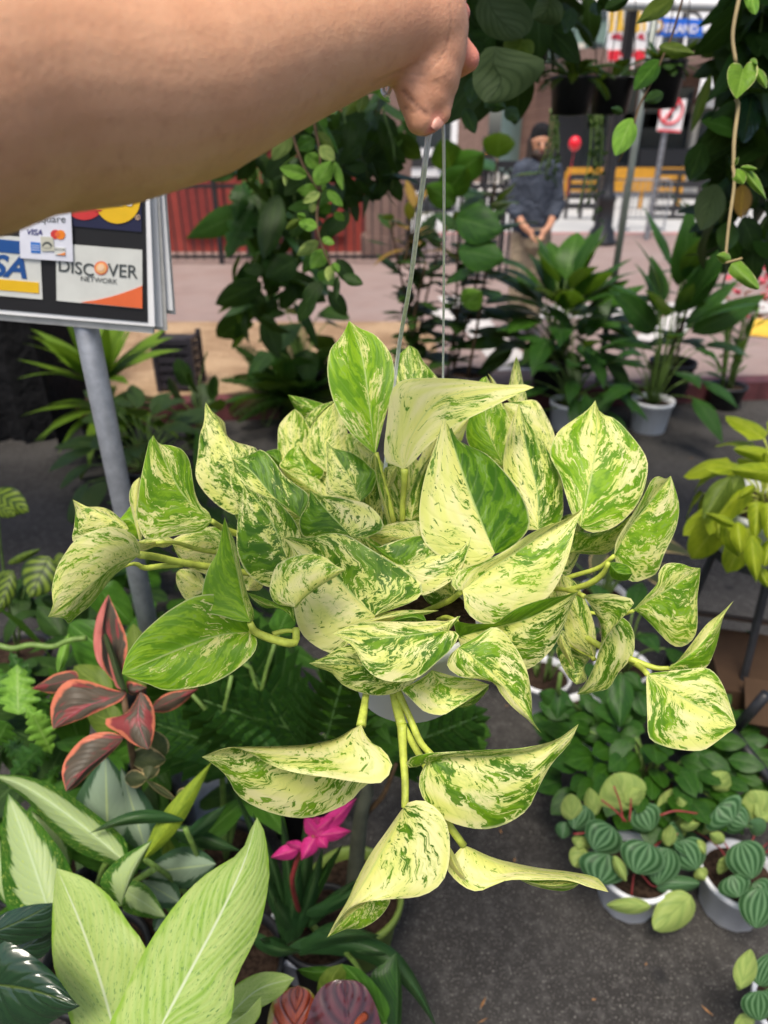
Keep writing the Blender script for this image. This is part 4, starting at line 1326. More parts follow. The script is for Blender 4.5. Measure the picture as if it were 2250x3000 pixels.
def stemmed(t, c, ms, n, H, nst=1, s=(.8, 1.1), mat=None, r=.01, spread=.06, z0=.15, el=(15, 50)):
    st = MB()
    k = 0
    for q in range(nst):
        b = Vector(c) + Vector((R.uniform(-spread, spread), R.uniform(-spread, spread), 0))
        top = b + Vector((R.uniform(-spread, spread) * 1.5, R.uniform(-spread, spread), H * R.uniform(.85, 1)))
        pts = [b, b.lerp(top, .5) + Vector((R.uniform(-.03, .03), R.uniform(-.03, .03), 0)), top]
        st.tube(pts, [r, r * .6], 7, sub=8)
        m = n // nst
        for i in range(m):
            f = z0 + (1 - z0) * i / max(1, m - 1)
            p = Vector(cat(pts, 21)[int(f * 20)])
            a = i * GA + q * 1.3
            o = Vector((math.cos(a), math.sin(a), 0))
            e = math.radians(el[0] + (el[1] - el[0]) * f ** 3 + R.uniform(-15, 15))
            put_leaf(t, R.choice(ms), p + o * r, o * math.cos(e) + Vector((0, 0, math.sin(e))), Vector((0, 0, 1)) - o * .2, R.uniform(*s))
    st.build('stem', mat or MT['stem_brown'], t, True)


def vine(t, pts, ms, n, s=(.8, 1.1), mat=None, r=.003, down=.6, tow=0.6):
    p = cat(pts, 60)
    MB().tube([Vector(q) for q in p[::3]], [r, r * .7], 6).build('vine', mat or MT['stem_green'], t, True)
    for i in range(n):
        q = Vector(p[min(59, int((i + .6) / n * 59))])
        a = R.uniform(0, 6.28)
        side = 1 if i % 2 else -1
        d = Vector((side * R.uniform(.4, 1), -R.uniform(0, tow), -down * R.uniform(.3, 1.4)))
        put_leaf(t, R.choice(ms), q + d.normalized() * .012, d, Vector((R.uniform(-.4, .4), -1, .8)), R.uniform(*s))


def frondmesh(L, W_, n, mat, curve=.9, lw=.3, seed=0, droop=.3):
    r = random.Random(seed)
    vs, fs, uv = [], [], []
    y = z = 0
    for i in range(n):
        u = (i + 1) / n
        a = -curve * u
        dy, dz = math.cos(a), math.sin(a)
        y += L / n * dy; z += L / n * dz
        w = W_ / 2 * math.sin(math.pi * min(1, (u * .92 + .06))) ** .6
        for sd in (-1, 1):
            o = len(vs)
            hl = L / n * lw * 1.6
            tipx, tipy = sd * w * r.uniform(.85, 1.1), y + w * .35
            zt = z - w * droop
            vs += [(0, y - hl * .4, z), (sd * w * .45, y + w * .12 - hl, z + .004 - w * droop * .2), (tipx, tipy, zt), (sd * w * .45, y + w * .2 + hl, z + .004 - w * droop * .2), (0, y + hl * .4, z)]
            fs += [(o, o + 1, o + 3, o + 4), (o + 1, o + 2, o + 3)]
            uv += [(u * .9, .5), (u * .9, .8), (u * .9, .9), (u * .9, .2), (u * .9, .5)]
    # the rachis
    y = z = 0
    for i in range(n):
        a = -curve * (i + 1) / n
        ny, nz = y + L / n * math.cos(a), z + L / n * math.sin(a)
        o = len(vs)
        wr_ = .0022
        vs += [(-wr_, y, z + .002), (wr_, y, z + .002), (wr_, ny, nz + .002), (-wr_, ny, nz + .002)]
        fs += [(o, o + 1, o + 2, o + 3)]; uv += [(0, .5)] * 4
        y, z = ny, nz
    me = mesh_pd('frond', vs, fs)
    ul = me.uv_layers.new(name='leaf')
    for lo in me.loops: ul.data[lo.index].uv = uv[lo.vertex_index]
    me.materials.append(mat)
    return me


def hang(name, label, box, d, ms, n, s=(.8, 1.1), group=None, pot=None, down=1.0, vines=0, vm=None, cat_='hanging plant', tow=.5):
    """plant hanging from above: leaves spread through a box of the picture between two distances"""
    x0, y0, x1, y1 = box
    t = thing(name, label, cat_, P((x0 + x1) / 2, y0, (d[0] + d[1]) / 2), group)
    st = MB()
    for i in range(vines):
        x = x0 + (x1 - x0) * (i + .5) / vines
        dd = R.uniform(*d)
        a, b = P(x, y0, dd), P(x + R.uniform(-20, 20), y0 + (y1 - y0) * R.uniform(.7, 1), dd)
        b = Vector((b.x, a.y, b.z))
        st.tube([a, a.lerp(b, .5) + Vector((.02, 0, 0)), b], [.004, .003], 6, sub=8)
    if vines: st.build('vine', MT['stem_green'], t, True)
    for i in range(n):
        p = P(R.uniform(x0, x1), y0 + (y1 - y0) * R.random() ** 1.1, R.uniform(*d))
        dv = Vector((R.uniform(-1, 1), R.uniform(-1, .4) * tow, -down * R.uniform(-.35, 1.3)))
        put_leaf(t, R.choice(ms), p, dv, Vector((R.uniform(-1, 1), R.uniform(-1, .2), R.uniform(.1, 1))), R.uniform(*s))
    return t


# ---------------------------------------------------------------- row of potted plants along the kerb
def WG(x, y, z=0.0): return G(x, y, z)


lilyL = leafset('lance', .34, .115, LM['lily'], 5, (.5, 1.1))
lilyB = leafset('lance', .44, .15, LM['lily'], 4, (.3, .8))
lilyM = leafset('lance', .30, .10, LM['mid'], 4, (.4, 1.0))
olv = leafset('oval', .26, .10, LM['olive'], 4, (.2, .8))
drk = leafset('oval', .16, .085, LM['dark'], 5, (.2, .9))
drkB = leafset('oval', .24, .12, LM['dark'], 4, (.2, .9))

b = WG(1398, 928)
t, c = potted('peace_lily', 'tall peace lily with broad upright leaves in a white ribbed pot on the asphalt', b, .122, .10, .20, MT['white_pot'], group='plants lined up along the kerb', ribs=14)
stalked(t, c, lilyL, 26, (.10, .62), (.03, .34), (.7, 1.05), el=(72, -20))
stalked(t, c, lilyB, 9, (.45, .85), (.02, .12), (.8, 1.0), el=(82, 50))
for dx, dz, e in ((-.02, .98, 88), (.05, .78, 70), (.20, .62, 30), (-.15, .62, 35)):
    put_leaf(t, lilyB[0], c + Vector((dx * .6, -.05, dz * .72)), (dx, -.15, math.tan(math.radians(min(e, 85))) * abs(dx) + .05), (0, -1, .3), 1.0)
b = WG(1225, 925)
t, c = potted('peace_lily', 'low drooping peace lily in a grey white pot, below the tallest lily clump', b, .12, .10, .18, MT['white_pot'], group='plants lined up along the kerb', ribs=14)
stalked(t, c, lilyL, 34, (.05, .42), (.03, .30), (.7, 1.0), el=(55, -35))
b = WG(1190, 845, .13)
t, c = potted('peace_lily', 'bushy dark peace lily clump standing in front of the man', b, .15, .12, .24, MT['black_pot'], group='plants lined up along the kerb')
stalked(t, c, lilyB, 26, (.16, .46), (.04, .30), (.75, 1.05), el=(72, 0))
stalked(t, c, leafset('oval', .32, .17, LM['mid'], 4, (.3, .9)), 26, (.20, .52), (.03, .26), (.8, 1.1), el=(72, 5), a0=1)
stalked(t, c, leafset('lance', .34, .13, LM['dark'], 3), 26, (.08, .4), (.05, .30), (.8, 1.1), el=(50, -30), a0=2)
b = WG(1440, 850, .13)
t, c = potted('rubber_plant', 'dark glossy leaved plant behind the white potted lily', b, .14, .11, .22, MT['black_pot'], group='plants lined up along the kerb')
stemmed(t, c, leafset('oval', .24, .11, LM['dark'], 4), 30, .95, 3, (.8, 1.1))
b = WG(1562, 880)
t, c = potted('flowering_plant', 'slender stemmed plant with coral pink flowers in a black pot at the right', b, .115, .09, .16, MT['black_pot'], group='plants lined up along the kerb')
sm = leafset('lance', .13, .022, LM['mid'], 4)
st = MB()
for i in range(12):
    a = i * GA
    o = Vector((math.cos(a), math.sin(a), 0)) * R.uniform(.02, .09)
    st.tube([c + o * .5, c + o + Vector((0, 0, .3)), c + o * 1.5 + Vector((0, 0, .55))], [.006, .004], 6, sub=5)
    for j in range(6):
        put_leaf(t, R.choice(sm), c + o * (1 + j * .08) + Vector((0, 0, .1 + j * .08)), (R.uniform(-1, 1), R.uniform(-1, 1), .8), None, R.uniform(.8, 1.3))
st.build('stem', MT['stem_green'], t, True)
fl = leafset('oval', .06, .045, LM['flower'], 3)
for i in range(70):
    p = c + Vector((R.uniform(-.13, .17), R.uniform(-.1, .1), R.uniform(.45, .80)))
    put_leaf(t, R.choice(fl), p, (R.uniform(-1, 1), R.uniform(-1, 1), R.uniform(-.4, 1)), None, R.uniform(.7, 1.2), name='petal')

b = WG(930, 885)
t, c = potted('rubber_plant', 'bushy rubber plant with dark oval leaves behind the wires', b, .13, .1, .2, MT['black_pot'], group='plants lined up along the kerb')
stemmed(t, c, drkB, 110, 1.05, 6, (.6, 1.05), spread=.16)
b = WG(868, 850, .13)
t, c = potted('croton', 'croton with bronze and yellow leaves at its top, left of the wires', b, .12, .1, .18, MT['black_pot'], group='plants lined up along the kerb')
stemmed(t, c, leafset('lance', .20, .075, LM['dark'], 3), 24, .75, 2, (.8, 1.1))
stemmed(t, c + Vector((0, 0, .65)), leafset('lance', .22, .06, LM['croton'], 4), 14, .35, 2, (.8, 1.2), el=(20, 60))
# fiddle leaf fig with pale leaves to the right of the wires
b = WG(1010, 870, .10)
t, c = potted('fiddle_leaf_fig', 'fiddle leaf fig with large lit leaves just right of the wires', b, .13, .1, .2, MT['black_pot'], group='plants lined up along the kerb')
fid = leafset('oval', .32, .19, LM['lily'], 3, (.3, .8)); fidb = leafset('oval', .26, .15, LM['bright'], 2, (.2, .6))
stemmed(t, c, fid, 16, 1.3, 1, (.7, 1.0), z0=.4, el=(0, 40))
for (x, y, tx, ty, w) in ((985, 470, 1085, 500, 70), (990, 540, 1090, 560, 60)):
    qleaf(t, LM['lily'], 'X', (x, y), (tx, ty), w * 1.3, 3.6, 3.45, 'oval')
for (x, y, tx, ty, w) in ((975, 370, 955, 300, 60), (980, 380, 1045, 330, 60), (960, 420, 1010, 360, 60), (985, 440, 920, 400, 50), (1000, 660, 1040, 630, 46)):
    qleaf(t, LM['mid'] if y != 660 else LM['bright'], 'X', (x, y), (tx, ty), w * 1.2, 3.6, 3.4, 'oval')

# dark staghorn column and the palms below it
b = WG(640, 905)
t, c = potted('palm', 'low dark feathery palm under the hanging column of leaves', b, .13, .1, .16, MT['black_pot'], group='plants lined up along the kerb')
fr = [frondmesh(.5, .26, 18, LM['dark'], .9, .35, s_) for s_ in range(2)] + [frondmesh(.5, .26, 18, LM['lily'], .9, .35, 9 + s_) for s_ in range(2)]
rosette(t, c, fr, 34, (80, 12), .02, (.75, 1.1))
b = WG(660, 860, .13)
t, c = potted('monstera', 'dark broad leaved monstera behind the palm', b, .13, .1, .2, MT['black_pot'], group='plants lined up along the kerb')
stalked(t, c, leafset('heart', .26, .2, LM['dark'], 4), 14, (.12, .6), (.03, .24), (.7, 1.1), el=(40, -40))
t = hang('staghorn_fern', 'tall hanging column of dark broad fern leaves in front of the red shopfront', (520, 350, 640, 690), (3.0, 3.4), drkB + drk + lilyL + leafset('lobed', .30, .16, LM['lily'], 2, (.3, .9), nu=24), 90, (.5, 1.1), down=1.2, vines=5)
for (x, y, tx, ty, w) in ((600, 420, 570, 560, 45), (640, 560, 575, 600, 50)):
    qleaf(t, LM['dark'], 'X', (x, y), (tx, ty), w * 1.3, 2.95, 2.85, 'oval')

# dracaena rosette behind the sign post, and low plants there
b = WG(250, 985)
t, c = potted('dracaena', 'broad strap leaved dracaena rosette behind the sign post', b, .14, .11, .2, MT['black_pot'], group='plants lined up along the kerb')
LM['drac'] = leaf_mat('dracaena_leaf', (0.075, 0.15, 0.012), (0.15, 0.26, 0.022), vein=(0.20, 0.32, 0.04), rough=0.4, trans=0.3)
dm = leafset('lance', .50, .125, LM['drac'], 4, (.2, .9)); dm2 = leafset('lance', .46, .085, LM['drac'], 3, (.7, 1.6))
rosette(t, c + Vector((0, 0, .26)), dm, 26, (88, 30), .02, (.75, 1.05))
rosette(t, c + Vector((0, 0, .12)), dm2, 18, (30, -5), .02, (.75, 1.05), 1)
MB().tube([c, c + Vector((0, 0, .25))], [.02, .02], 8).build('stem', MT['stem_brown'], t, True)
b = WG(330, 1060)
t, c = potted('leopard_plant', 'dim speckled leaved plant low between the sign post and the pothos', b, .12, .1, .15, MT['black_pot'], group='plants lined up along the kerb')
stalked(t, c, leafset('oval', .24, .1, leaf_mat('dim_speckled_leaf', (.02, .05, .012), (.04, .08, .02), spots=(.16, .18, .05), rough=.4, trans=.15), 4), 34, (.02, .30), (.03, .32), (.8, 1.1), el=(45, -30))
b = WG(440, 960)
t, c = potted('prickly_pear', 'dark round padded plant near the crate', b, .1, .09, .12, MT['black_pot'], group='plants lined up along the kerb')
stalked(t, c, leafset('round', .18, .15, LM['dark'], 3, (.0, .2)), 8, (.06, .3), (.02, .12), (.8, 1.1), el=(85, 40))
MT['crate'] = plain('purple_grey_plastic', (.028, .026, .034), .5, .4, var=.2)
# plastic crate on end
cr = thing('plastic_crate', 'dark plastic crate standing on the tan gravel behind the dracaena', 'crate', WG(395, 835, .13))
cb_ = Vector(cr.location)
for i in range(6):
    z = .04 + i * .058
    MB().box(cb_ + Vector((0, -.115, z)), (.22, .014, .034)).build('slat', MT['crate'], cr)
    MB().box(cb_ + Vector((.115, 0, z)), (.014, .21, .034)).build('slat', MT['crate'], cr)
    MB().box(cb_ + Vector((-.115, 0, z)), (.014, .21, .034)).build('slat', MT['crate'], cr)
for i in range(5):
    MB().box(cb_ + Vector((-.088 + i * .044, -.112, .18)), (.012, .012, .34)).build('rib', MT['crate'], cr)
MB().box(cb_ + Vector((0, 0, .17)), (.20, .20, .32)).build('inner_wall', MT['charcoal'], cr)
for sx in (-.118, .118):
    for sy in (-.118, .118):
        MB().box(cb_ + Vector((sx, sy, .18)), (.028, .028, .36)).build('corner', MT['crate'], cr)
# table at the left; black sheets stand in for the shadow beneath it
tbk = thing('shadow_table', 'table at the left behind the sign, the deep shadow under it built as black sheets', 'table', WG(-60, 955))
tq_ = Vector(tbk.location)
dr = fabric('shadow_black', (0.006, 0.006, 0.007))
vs, fs = [], []
n_ = 60
for i in range(n_ + 1):
    x = -1.5 + 2.05 * i / n_
    for z, k in ((0.02, 1.0), (.35, .8), (.74, .1)):
        vs.append(tq_ + Vector((x, .03 * k * math.sin(i * .9) + .02 * k * math.sin(i * 2.3), z)))
for i in range(n_):
    for j in range(2): fs.append((i * 3 + j, i * 3 + 3 + j, i * 3 + 4 + j, i * 3 + 1 + j))
wpart('cloth', vs, fs, dr, tbk, True)  # front sheet of the built shadow, not real drapery
MB().box(tq_ + Vector((-.475, .36, .75)), (2.06, .74, .02)).build('shadow_top', dr, tbk)
vs = [tq_ + Vector((.55, y, z)) for y in (-.07, .74) for z in (.0, .76)]
wpart('cloth', vs, [(0, 2, 3, 1)], dr, tbk)  # side sheet closing the same built shadow

# ---------------------------------------------------------------- hanging plants and rack overhead
pole = thing('rack_post', 'thin grey green steel post of the hanging rack, right of the lilies', 'post', WG(1285, 870))
MB().tube([pole.location, pole.location + Vector((0, 0, 2.6))], [.021, .021], 12).build('tube', plain('grey_green_steel', (.16, .18, .16), .4, .5, .3, var=.1), pole, True)
rk = thing('rack_bar', 'pale horizontal bar of the hanging rack along the top edge', 'bar', P(1530, 12, 3.3))
MB().tube([P(1120, 4, 3.3), P(1450, 10, 3.3), P(1800, 16, 3.3)], [.028, .028], 10).build('tube', MT['white'], rk, True)

fern = [frondmesh(.42, .15, 22, LM['dark'], 1.2, .4, s_, .4) for s_ in range(4)]
for (x, y, d, n, lab) in ((1140, 30, 2.1, 24, 'dark feathery fern hanging beside the hand at the top'), (1240, 166, 2.6, 22, 'dark fern in a black hanging basket above the man'), (1325, 168, 2.7, 14, 'black hanging basket with little growth above the balloon')):
    q = P(x, y, d)
    t = thing('hanging_fern', lab, 'hanging plant', q, 'ferns in hanging baskets')
    MB().lathe(q - Vector((0, 0, .06)), [(0, -.07), (.07, -.065), (.085, .05), (.09, .06), (.08, .06), (0, .05)], 24).build('pot', MT['black_pot'], t, True)
    for k in range(3):
        a = k * 2.1
        MB().tube([q + Vector((.085 * math.cos(a), .085 * math.sin(a), 0)), q + Vector((0, 0, .5))], [.002, .002], 5).build('wire', MT['iron'], t, True)
    rosette(t, q, fern, n, (60, -25 if y < 100 else 5), .02, (.42, .62) if y < 100 else (.25, .42))
q = P(1440, 138, 2.6)
t = thing('hanging_basket', 'black hanging basket of small leaves below the blue street sign', 'hanging plant', q)
MB().lathe(q - Vector((0, 0, .08)), [(0, -.07), (.06, -.065), (.075, .08), (.08, .09), (.07, .09), (0, .08)], 24).build('pot', MT['black_pot'], t, True)
for k in range(3):
    a = k * 2.1
    MB().tube([q + Vector((.075 * math.cos(a), .075 * math.sin(a), 0)), q + Vector((0, 0, .5))], [.002, .002], 5).build('wire', MT['iron'], t, True)
rosette(t, q, leafset('oval', .10, .05, LM['dark'], 3), 40, (70, -30), .03, (.7, 1.1))
# vines hanging down in front of the street
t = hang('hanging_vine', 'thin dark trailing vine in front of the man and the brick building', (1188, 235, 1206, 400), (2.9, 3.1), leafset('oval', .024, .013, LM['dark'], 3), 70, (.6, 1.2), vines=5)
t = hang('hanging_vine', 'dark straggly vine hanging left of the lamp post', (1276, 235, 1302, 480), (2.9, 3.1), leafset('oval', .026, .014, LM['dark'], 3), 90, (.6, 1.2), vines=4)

# large dim philodendron leaves at the top
t = thing('philodendron', 'large grey green philodendron leaves hanging beside the hand', 'hanging plant', P(1120, -20, 1.35))
tr_ = lambda z, mid, A, B, d, m, **k: trace(t, m, z, mid, A, B, d, d + .04, .02, .02, nu=16, nv=4, **k)
tr_('W', [(600, 180), (590, 250), (620, 320), (560, 400)], [(560, 190), (520, 250), (510, 320), (530, 370)], [(700, 200), (795, 240), (760, 310), (690, 370), (620, 400)], 1.25, LM['greygreen'])
tr_('W', [(810, -20), (800, 40), (745, 75)], [(770, -10), (745, 40)], [(860, 20), (850, 90), (790, 95)], 1.3, LM['greygreen'])
tr_('W', [(560, -40), (600, 60), (700, 150)], [(520, 40), (560, 130), (640, 160)], [(680, -20), (745, 60), (735, 120)], 1.4, LM['greygreen'])
tr_('W', [(700, 150), (690, 190), (650, 215)], [(640, 150), (630, 190)], [(745, 160), (740, 215)], 1.45, LM['olive'])
for (x, y, tx, ty, w) in ((520, 300, 500, 400, 70), (560, 390, 640, 420, 70), (640, 420, 690, 470, 60), (480, 420, 520, 520, 60), (620, 330, 560, 420, 80), (900, 30, 870, 130, 60), (980, 10, 1000, 60, 50), (1010, 40, 1030, -30, 50)):
    qleaf(t, LM['dark'], 'W', (x, y), (tx, ty), w, 1.5, 1.45, 'oval')
for i in range(40):
    p = P(R.uniform(1000, 1180), R.uniform(-40, 150), R.uniform(1.75, 2.1))
    put_leaf(t, R.choice(drk), p, (R.uniform(-1, 1), R.uniform(-.6, .2), R.uniform(-1, .1)), (0, -.8, .6), R.uniform(.7, 1.2))

# dark mass of leaves under the arm
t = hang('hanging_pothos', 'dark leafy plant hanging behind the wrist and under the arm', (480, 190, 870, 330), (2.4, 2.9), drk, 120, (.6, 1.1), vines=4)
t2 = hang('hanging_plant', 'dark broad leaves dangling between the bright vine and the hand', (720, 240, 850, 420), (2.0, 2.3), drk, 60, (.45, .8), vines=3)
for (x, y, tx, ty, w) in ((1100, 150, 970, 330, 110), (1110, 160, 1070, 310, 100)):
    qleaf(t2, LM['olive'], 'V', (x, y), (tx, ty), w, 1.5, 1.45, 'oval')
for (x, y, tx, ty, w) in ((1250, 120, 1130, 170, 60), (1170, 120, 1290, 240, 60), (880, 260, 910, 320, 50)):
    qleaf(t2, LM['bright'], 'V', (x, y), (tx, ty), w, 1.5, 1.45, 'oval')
# bright lipstick vine
t = thing('lipstick_vine', 'bright green trailing vine of small oval leaves hanging below the arm', 'hanging plant', P(680, 240, 1.45))
for pts in ([(600, 430), (650, 590), (690, 690), (760, 800), (800, 860)], [(740, 290), (780, 480), (800, 600), (800, 860)], [(800, 860), (780, 1000), (790, 1160), (860, 1340), (900, 1400)]):
    MB().tube([P(*zp('V', p), 1.45) for p in pts], [.0035, .0025], 7, sub=14).build('vine', MT['stem_brown'], t, True)
VL = [((600, 440), (470, 640), 130, 'pepback'), ((770, 340), (930, 600), 70, 'mid'), ((650, 590), (520, 690), 10, 'bright'), ((620, 440), (580, 360), 70, 'bright'),
      ((710, 745), (520, 690), 105, 'bright'), ((700, 600), (815, 690), 115, 'bright'), ((770, 810), (880, 645), 135, 'bright'), ((900, 645), (960, 850), 60, 'bright'),
      ((800, 850), (640, 850), 100, 'bright'), ((800, 860), (680, 935), 70, 'pepback'), ((850, 850), (960, 960), 70, 'bright'), ((760, 490), (640, 560), 130, 'mid'),
      ((560, 720), (560, 820), 40, 'pepback'), ((800, 540), (900, 640), 100, 'pepback'), ((780, 440), (890, 560), 70, 'olive'), ((800, 1000), (880, 950), 80, 'mid'),
      ((780, 1100), (650, 1070), 90, 'bright'), ((790, 1200), (640, 1300), 90, 'pepback'), ((815, 1180), (900, 1220), 60, 'bright'), ((840, 1260), (735, 1390), 120, 'bright'),
      ((890, 1350), (930, 1420), 60, 'bright'), ((870, 1370), (860, 1480), 70, 'pepback'), ((900, 1000), (970, 1060), 60, 'bright'), ((660, 1050), (560, 1120), 60, 'olive'),
      ((760, 940), (740, 1000), 60, 'pepback'), ((700, 1040), (640, 1010), 50, 'bright'), ((960, 1440), (1100, 1500), 90, 'dark'), ((920, 1440), (910, 1620), 50, 'dark'),
      ((690, 320), (740, 460), 90, 'mid'), ((830, 270), (900, 310), 50, 'bright'), ((790, 300), (850, 420), 60, 'mid'), ((820, 850), (830, 800), 40, 'bright')]
for b_, t_, w, m in VL:
    dd = 1.45 + R.uniform(-.05, .05)
    qleaf(t, LM[m], 'V', b_, t_, w, dd, dd + R.uniform(-.03, .03), 'oval', dA=R.uniform(-.01, .015), dB=R.uniform(-.01, .015))
for i in range(26):
    p = P(R.uniform(640, 760), R.uniform(250, 640), R.uniform(1.6, 1.8))
    put_leaf(t, R.choice(leafset('oval', .07, .035, LM['mid'], 1)) if i % 5 == 0 else drk[i % 5], p, (R.uniform(-1, 1), -.3, R.uniform(-1, .2)), (0, -.8, .6), .5 if i % 5 else 1.0)

# vine with rimmed heart leaves at the right edge
t = thing('hoya_vine', 'trailing vine with a heart shaped rimmed leaf at the right edge', 'hanging plant', P(1585, -10, 1.0))
r1 = lambda x, y: zp('R1', (x, y))
for pts in ([(1475, -30), (1430, 220), (1450, 405)], [(1450, 640), (1465, 690), (1440, 900), (1435, 1090)]):
    MB().tube([P(*r1(*p), 1.0) for p in pts], [.0032, .0028], 7, sub=14).build('vine', plain('tan_vine', (.26, .20, .09), .6, var=.2) if 'tan_vine' not in bpy.data.materials else bpy.data.materials['tan_vine'], t, True)
MB().tube([P(*zp('R2', p), 1.0) for p in ((1432, 300), (1440, 420), (1405, 680), (1380, 930))], [.0028, .0022], 7, sub=14).build('vine', bpy.data.materials['tan_vine'], t, True)
MB().tube([P(*zp('R2', p), 1.0) for p in ((1380, 930), (1420, 920), (1490, 900))], [.0022, .0018], 7, sub=8).build('vine', bpy.data.materials['tan_vine'], t, True)
trace(t, LM['hoya'], 'R1', [(1497, 445), (1480, 540), (1455, 642)], [(1480, 415), (1430, 408), (1396, 460), (1400, 540), (1430, 610)], [(1530, 405), (1575, 400), (1596, 450), (1570, 530), (1500, 600)], 1.0, .98, -.01, .0)
for z, b_, t_, w, m, pf in (('R1', (1540, 390), (1590, 420), 60, 'hoya', 'oval'), ('R1', (1585, 440), (1650, 575), 70, 'hoya', 'oval'), ('R1', (1545, -40), (1575, 95), 110, 'bright', 'heart'),
                            ('R2', (1450, 320), (1500, 420), 100, 'hoya', 'oval'), ('R2', (1500, 310), (1650, 520), 80, 'hoya', 'lance'), ('R2', (1440, 300), (1470, 240), 30, 'hoya', 'oval'),
                            ('R2', (1420, 935), (1600, 1100), 130, 'hoya', 'heart'), ('R2', (1420, 910), (1325, 880), 80, 'hoya', 'oval'), ('R2', (1480, 310), (1590, 320), 40, 'hoya', 'oval')):
    qleaf(t, LM[m], z, b_, t_, w, 1.0, .98, pf)
# vine with three lit leaves before the street signs
t = thing('hoya_vine', 'thin vine with three large lit leaves in front of the street signs', 'hanging plant', P(1490, -10, 1.25))
MB().tube([P(*r1(*p), 1.25) for p in ((1110, -20), (1040, 220), (985, 350), (900, 540), (820, 700), (770, 880), (690, 1050))], [.0022, .0018], 6, sub=20).build('vine', MT['stem_brown'], t, True)
for b_, t_, w, m, pf in (((955, 385), (790, 585), 130, 'mid', 'oval'), ((780, 765), (670, 1010), 150, 'bright', 'oval'), ((950, 300), (1185, 350), 100, 'olive', 'oval'), ((1050, -20), (805, 155), 130, 'olive', 'lance'), ((980, 600), (860, 660), 90, 'dark', 'oval'), ((720, 730), (640, 700), 60, 'dark', 'oval'), ((600, 60), (760, -10), 90, 'dark', 'oval')):
    qleaf(t, LM[m], 'R1', b_, t_, w, 1.25, 1.22, pf)
# dark masses at the right
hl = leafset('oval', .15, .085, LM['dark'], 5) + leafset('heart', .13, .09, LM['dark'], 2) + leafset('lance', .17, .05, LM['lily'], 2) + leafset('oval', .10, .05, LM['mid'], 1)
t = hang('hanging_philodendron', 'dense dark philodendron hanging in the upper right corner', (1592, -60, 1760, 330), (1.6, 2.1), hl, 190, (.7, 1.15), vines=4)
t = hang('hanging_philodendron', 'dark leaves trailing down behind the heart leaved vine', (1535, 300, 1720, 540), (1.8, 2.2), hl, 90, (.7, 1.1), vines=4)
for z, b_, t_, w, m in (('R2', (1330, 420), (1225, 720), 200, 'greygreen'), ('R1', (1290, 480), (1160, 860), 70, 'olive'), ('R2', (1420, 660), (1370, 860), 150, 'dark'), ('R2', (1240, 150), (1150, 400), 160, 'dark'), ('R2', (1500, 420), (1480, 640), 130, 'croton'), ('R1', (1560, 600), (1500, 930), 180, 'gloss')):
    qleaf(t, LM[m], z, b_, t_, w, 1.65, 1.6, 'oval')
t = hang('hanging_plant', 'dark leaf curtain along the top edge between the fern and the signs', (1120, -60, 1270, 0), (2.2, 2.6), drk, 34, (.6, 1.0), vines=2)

# ---------------------------------------------------------------- unseen canopy roof, added to shade the hanging plants
cn = thing('added_canopy', 'added canopy roof out of view, put there to shade the hanging plants', 'canopy', (-.6, 1.8, 2.62))
MB().box((-.9, 1.8, 2.66), (7.6, 1.2, .03)).build('shade_cloth', fabric('added_canopy_cloth', (.30, .31, .30)), cn)
for y in (1.2, 2.4):
    MB().tube([(-4.7, y, 2.62), (2.9, y, 2.62)], [.02, .02], 8).build('bar', MT['galv'], cn)

# ---------------------------------------------------------------- near plants, lower left
def low_pot(name, label, x, y, d, rt=.1, h=.16, mat=None, group=None, lift=0.0):
    """pot standing on the ground below a leaf cluster seen at (x, y, d)"""
    q = P(x, y, d)
    return potted(name, label, Vector((q.x, q.y, lift)), rt, rt * .8, h, mat or MT['black_pot'], group=group)


def stemto(t, c, pts, r=.006, mat=None):
    for p in pts:
        MB().tube([c, c.lerp(p, .55) + Vector((0, 0, .06)), p], [r, r * .7], 7, sub=8).build('stem', mat or MT['stem_green'], t, True)


def tq(t, m, z, mid, A, B, d0, d1, **k): return trace(t, LM[m], z, mid, A, B, d0, d1, nu=20, nv=5, **k)


# dieffenbachia with huge pale leaves
t, c = low_pot('dieffenbachia', 'dieffenbachia with two huge pale yellow green leaves at the bottom left', 380, 2330, .95)
tq(t, 'dieff', 'L', [(470, 1200), (400, 930), (320, 690), (222, 456)], [(330, 1180), (240, 940), (204, 800), (204, 620), (212, 520)], [(620, 1020), (570, 775), (500, 670), (430, 568), (330, 493)], .84, .90, dA=.02, dB=.015, bulge=.12)
tq(t, 'dieff', 'L', [(560, 1200), (700, 930), (850, 650), (950, 430), (1000, 258)], [(415, 1120), (480, 950), (560, 780), (680, 600), (800, 480), (932, 396), (962, 330)], [(870, 1080), (915, 890), (960, 800), (1012, 680), (1046, 500), (1042, 400), (1027, 310)], .76, .84, dA=.02, dB=.015, bulge=.12)
tq(t, 'dieff', 'L', [(860, 1060), (1000, 930), (1145, 884)], [(900, 930), (1000, 865), (1090, 862)], [(930, 1040), (1080, 960)], .92, .95)
tq(t, 'dieff', 'L', [(850, 1090), (930, 1040), (1015, 955)], [(880, 1030), (960, 1010)], [(950, 1090), (1010, 1030)], .86, .86)
stemto(t, c, [P(420, 2360, .86), P(470, 2360, .80), P(640, 2300, .92)], .009)
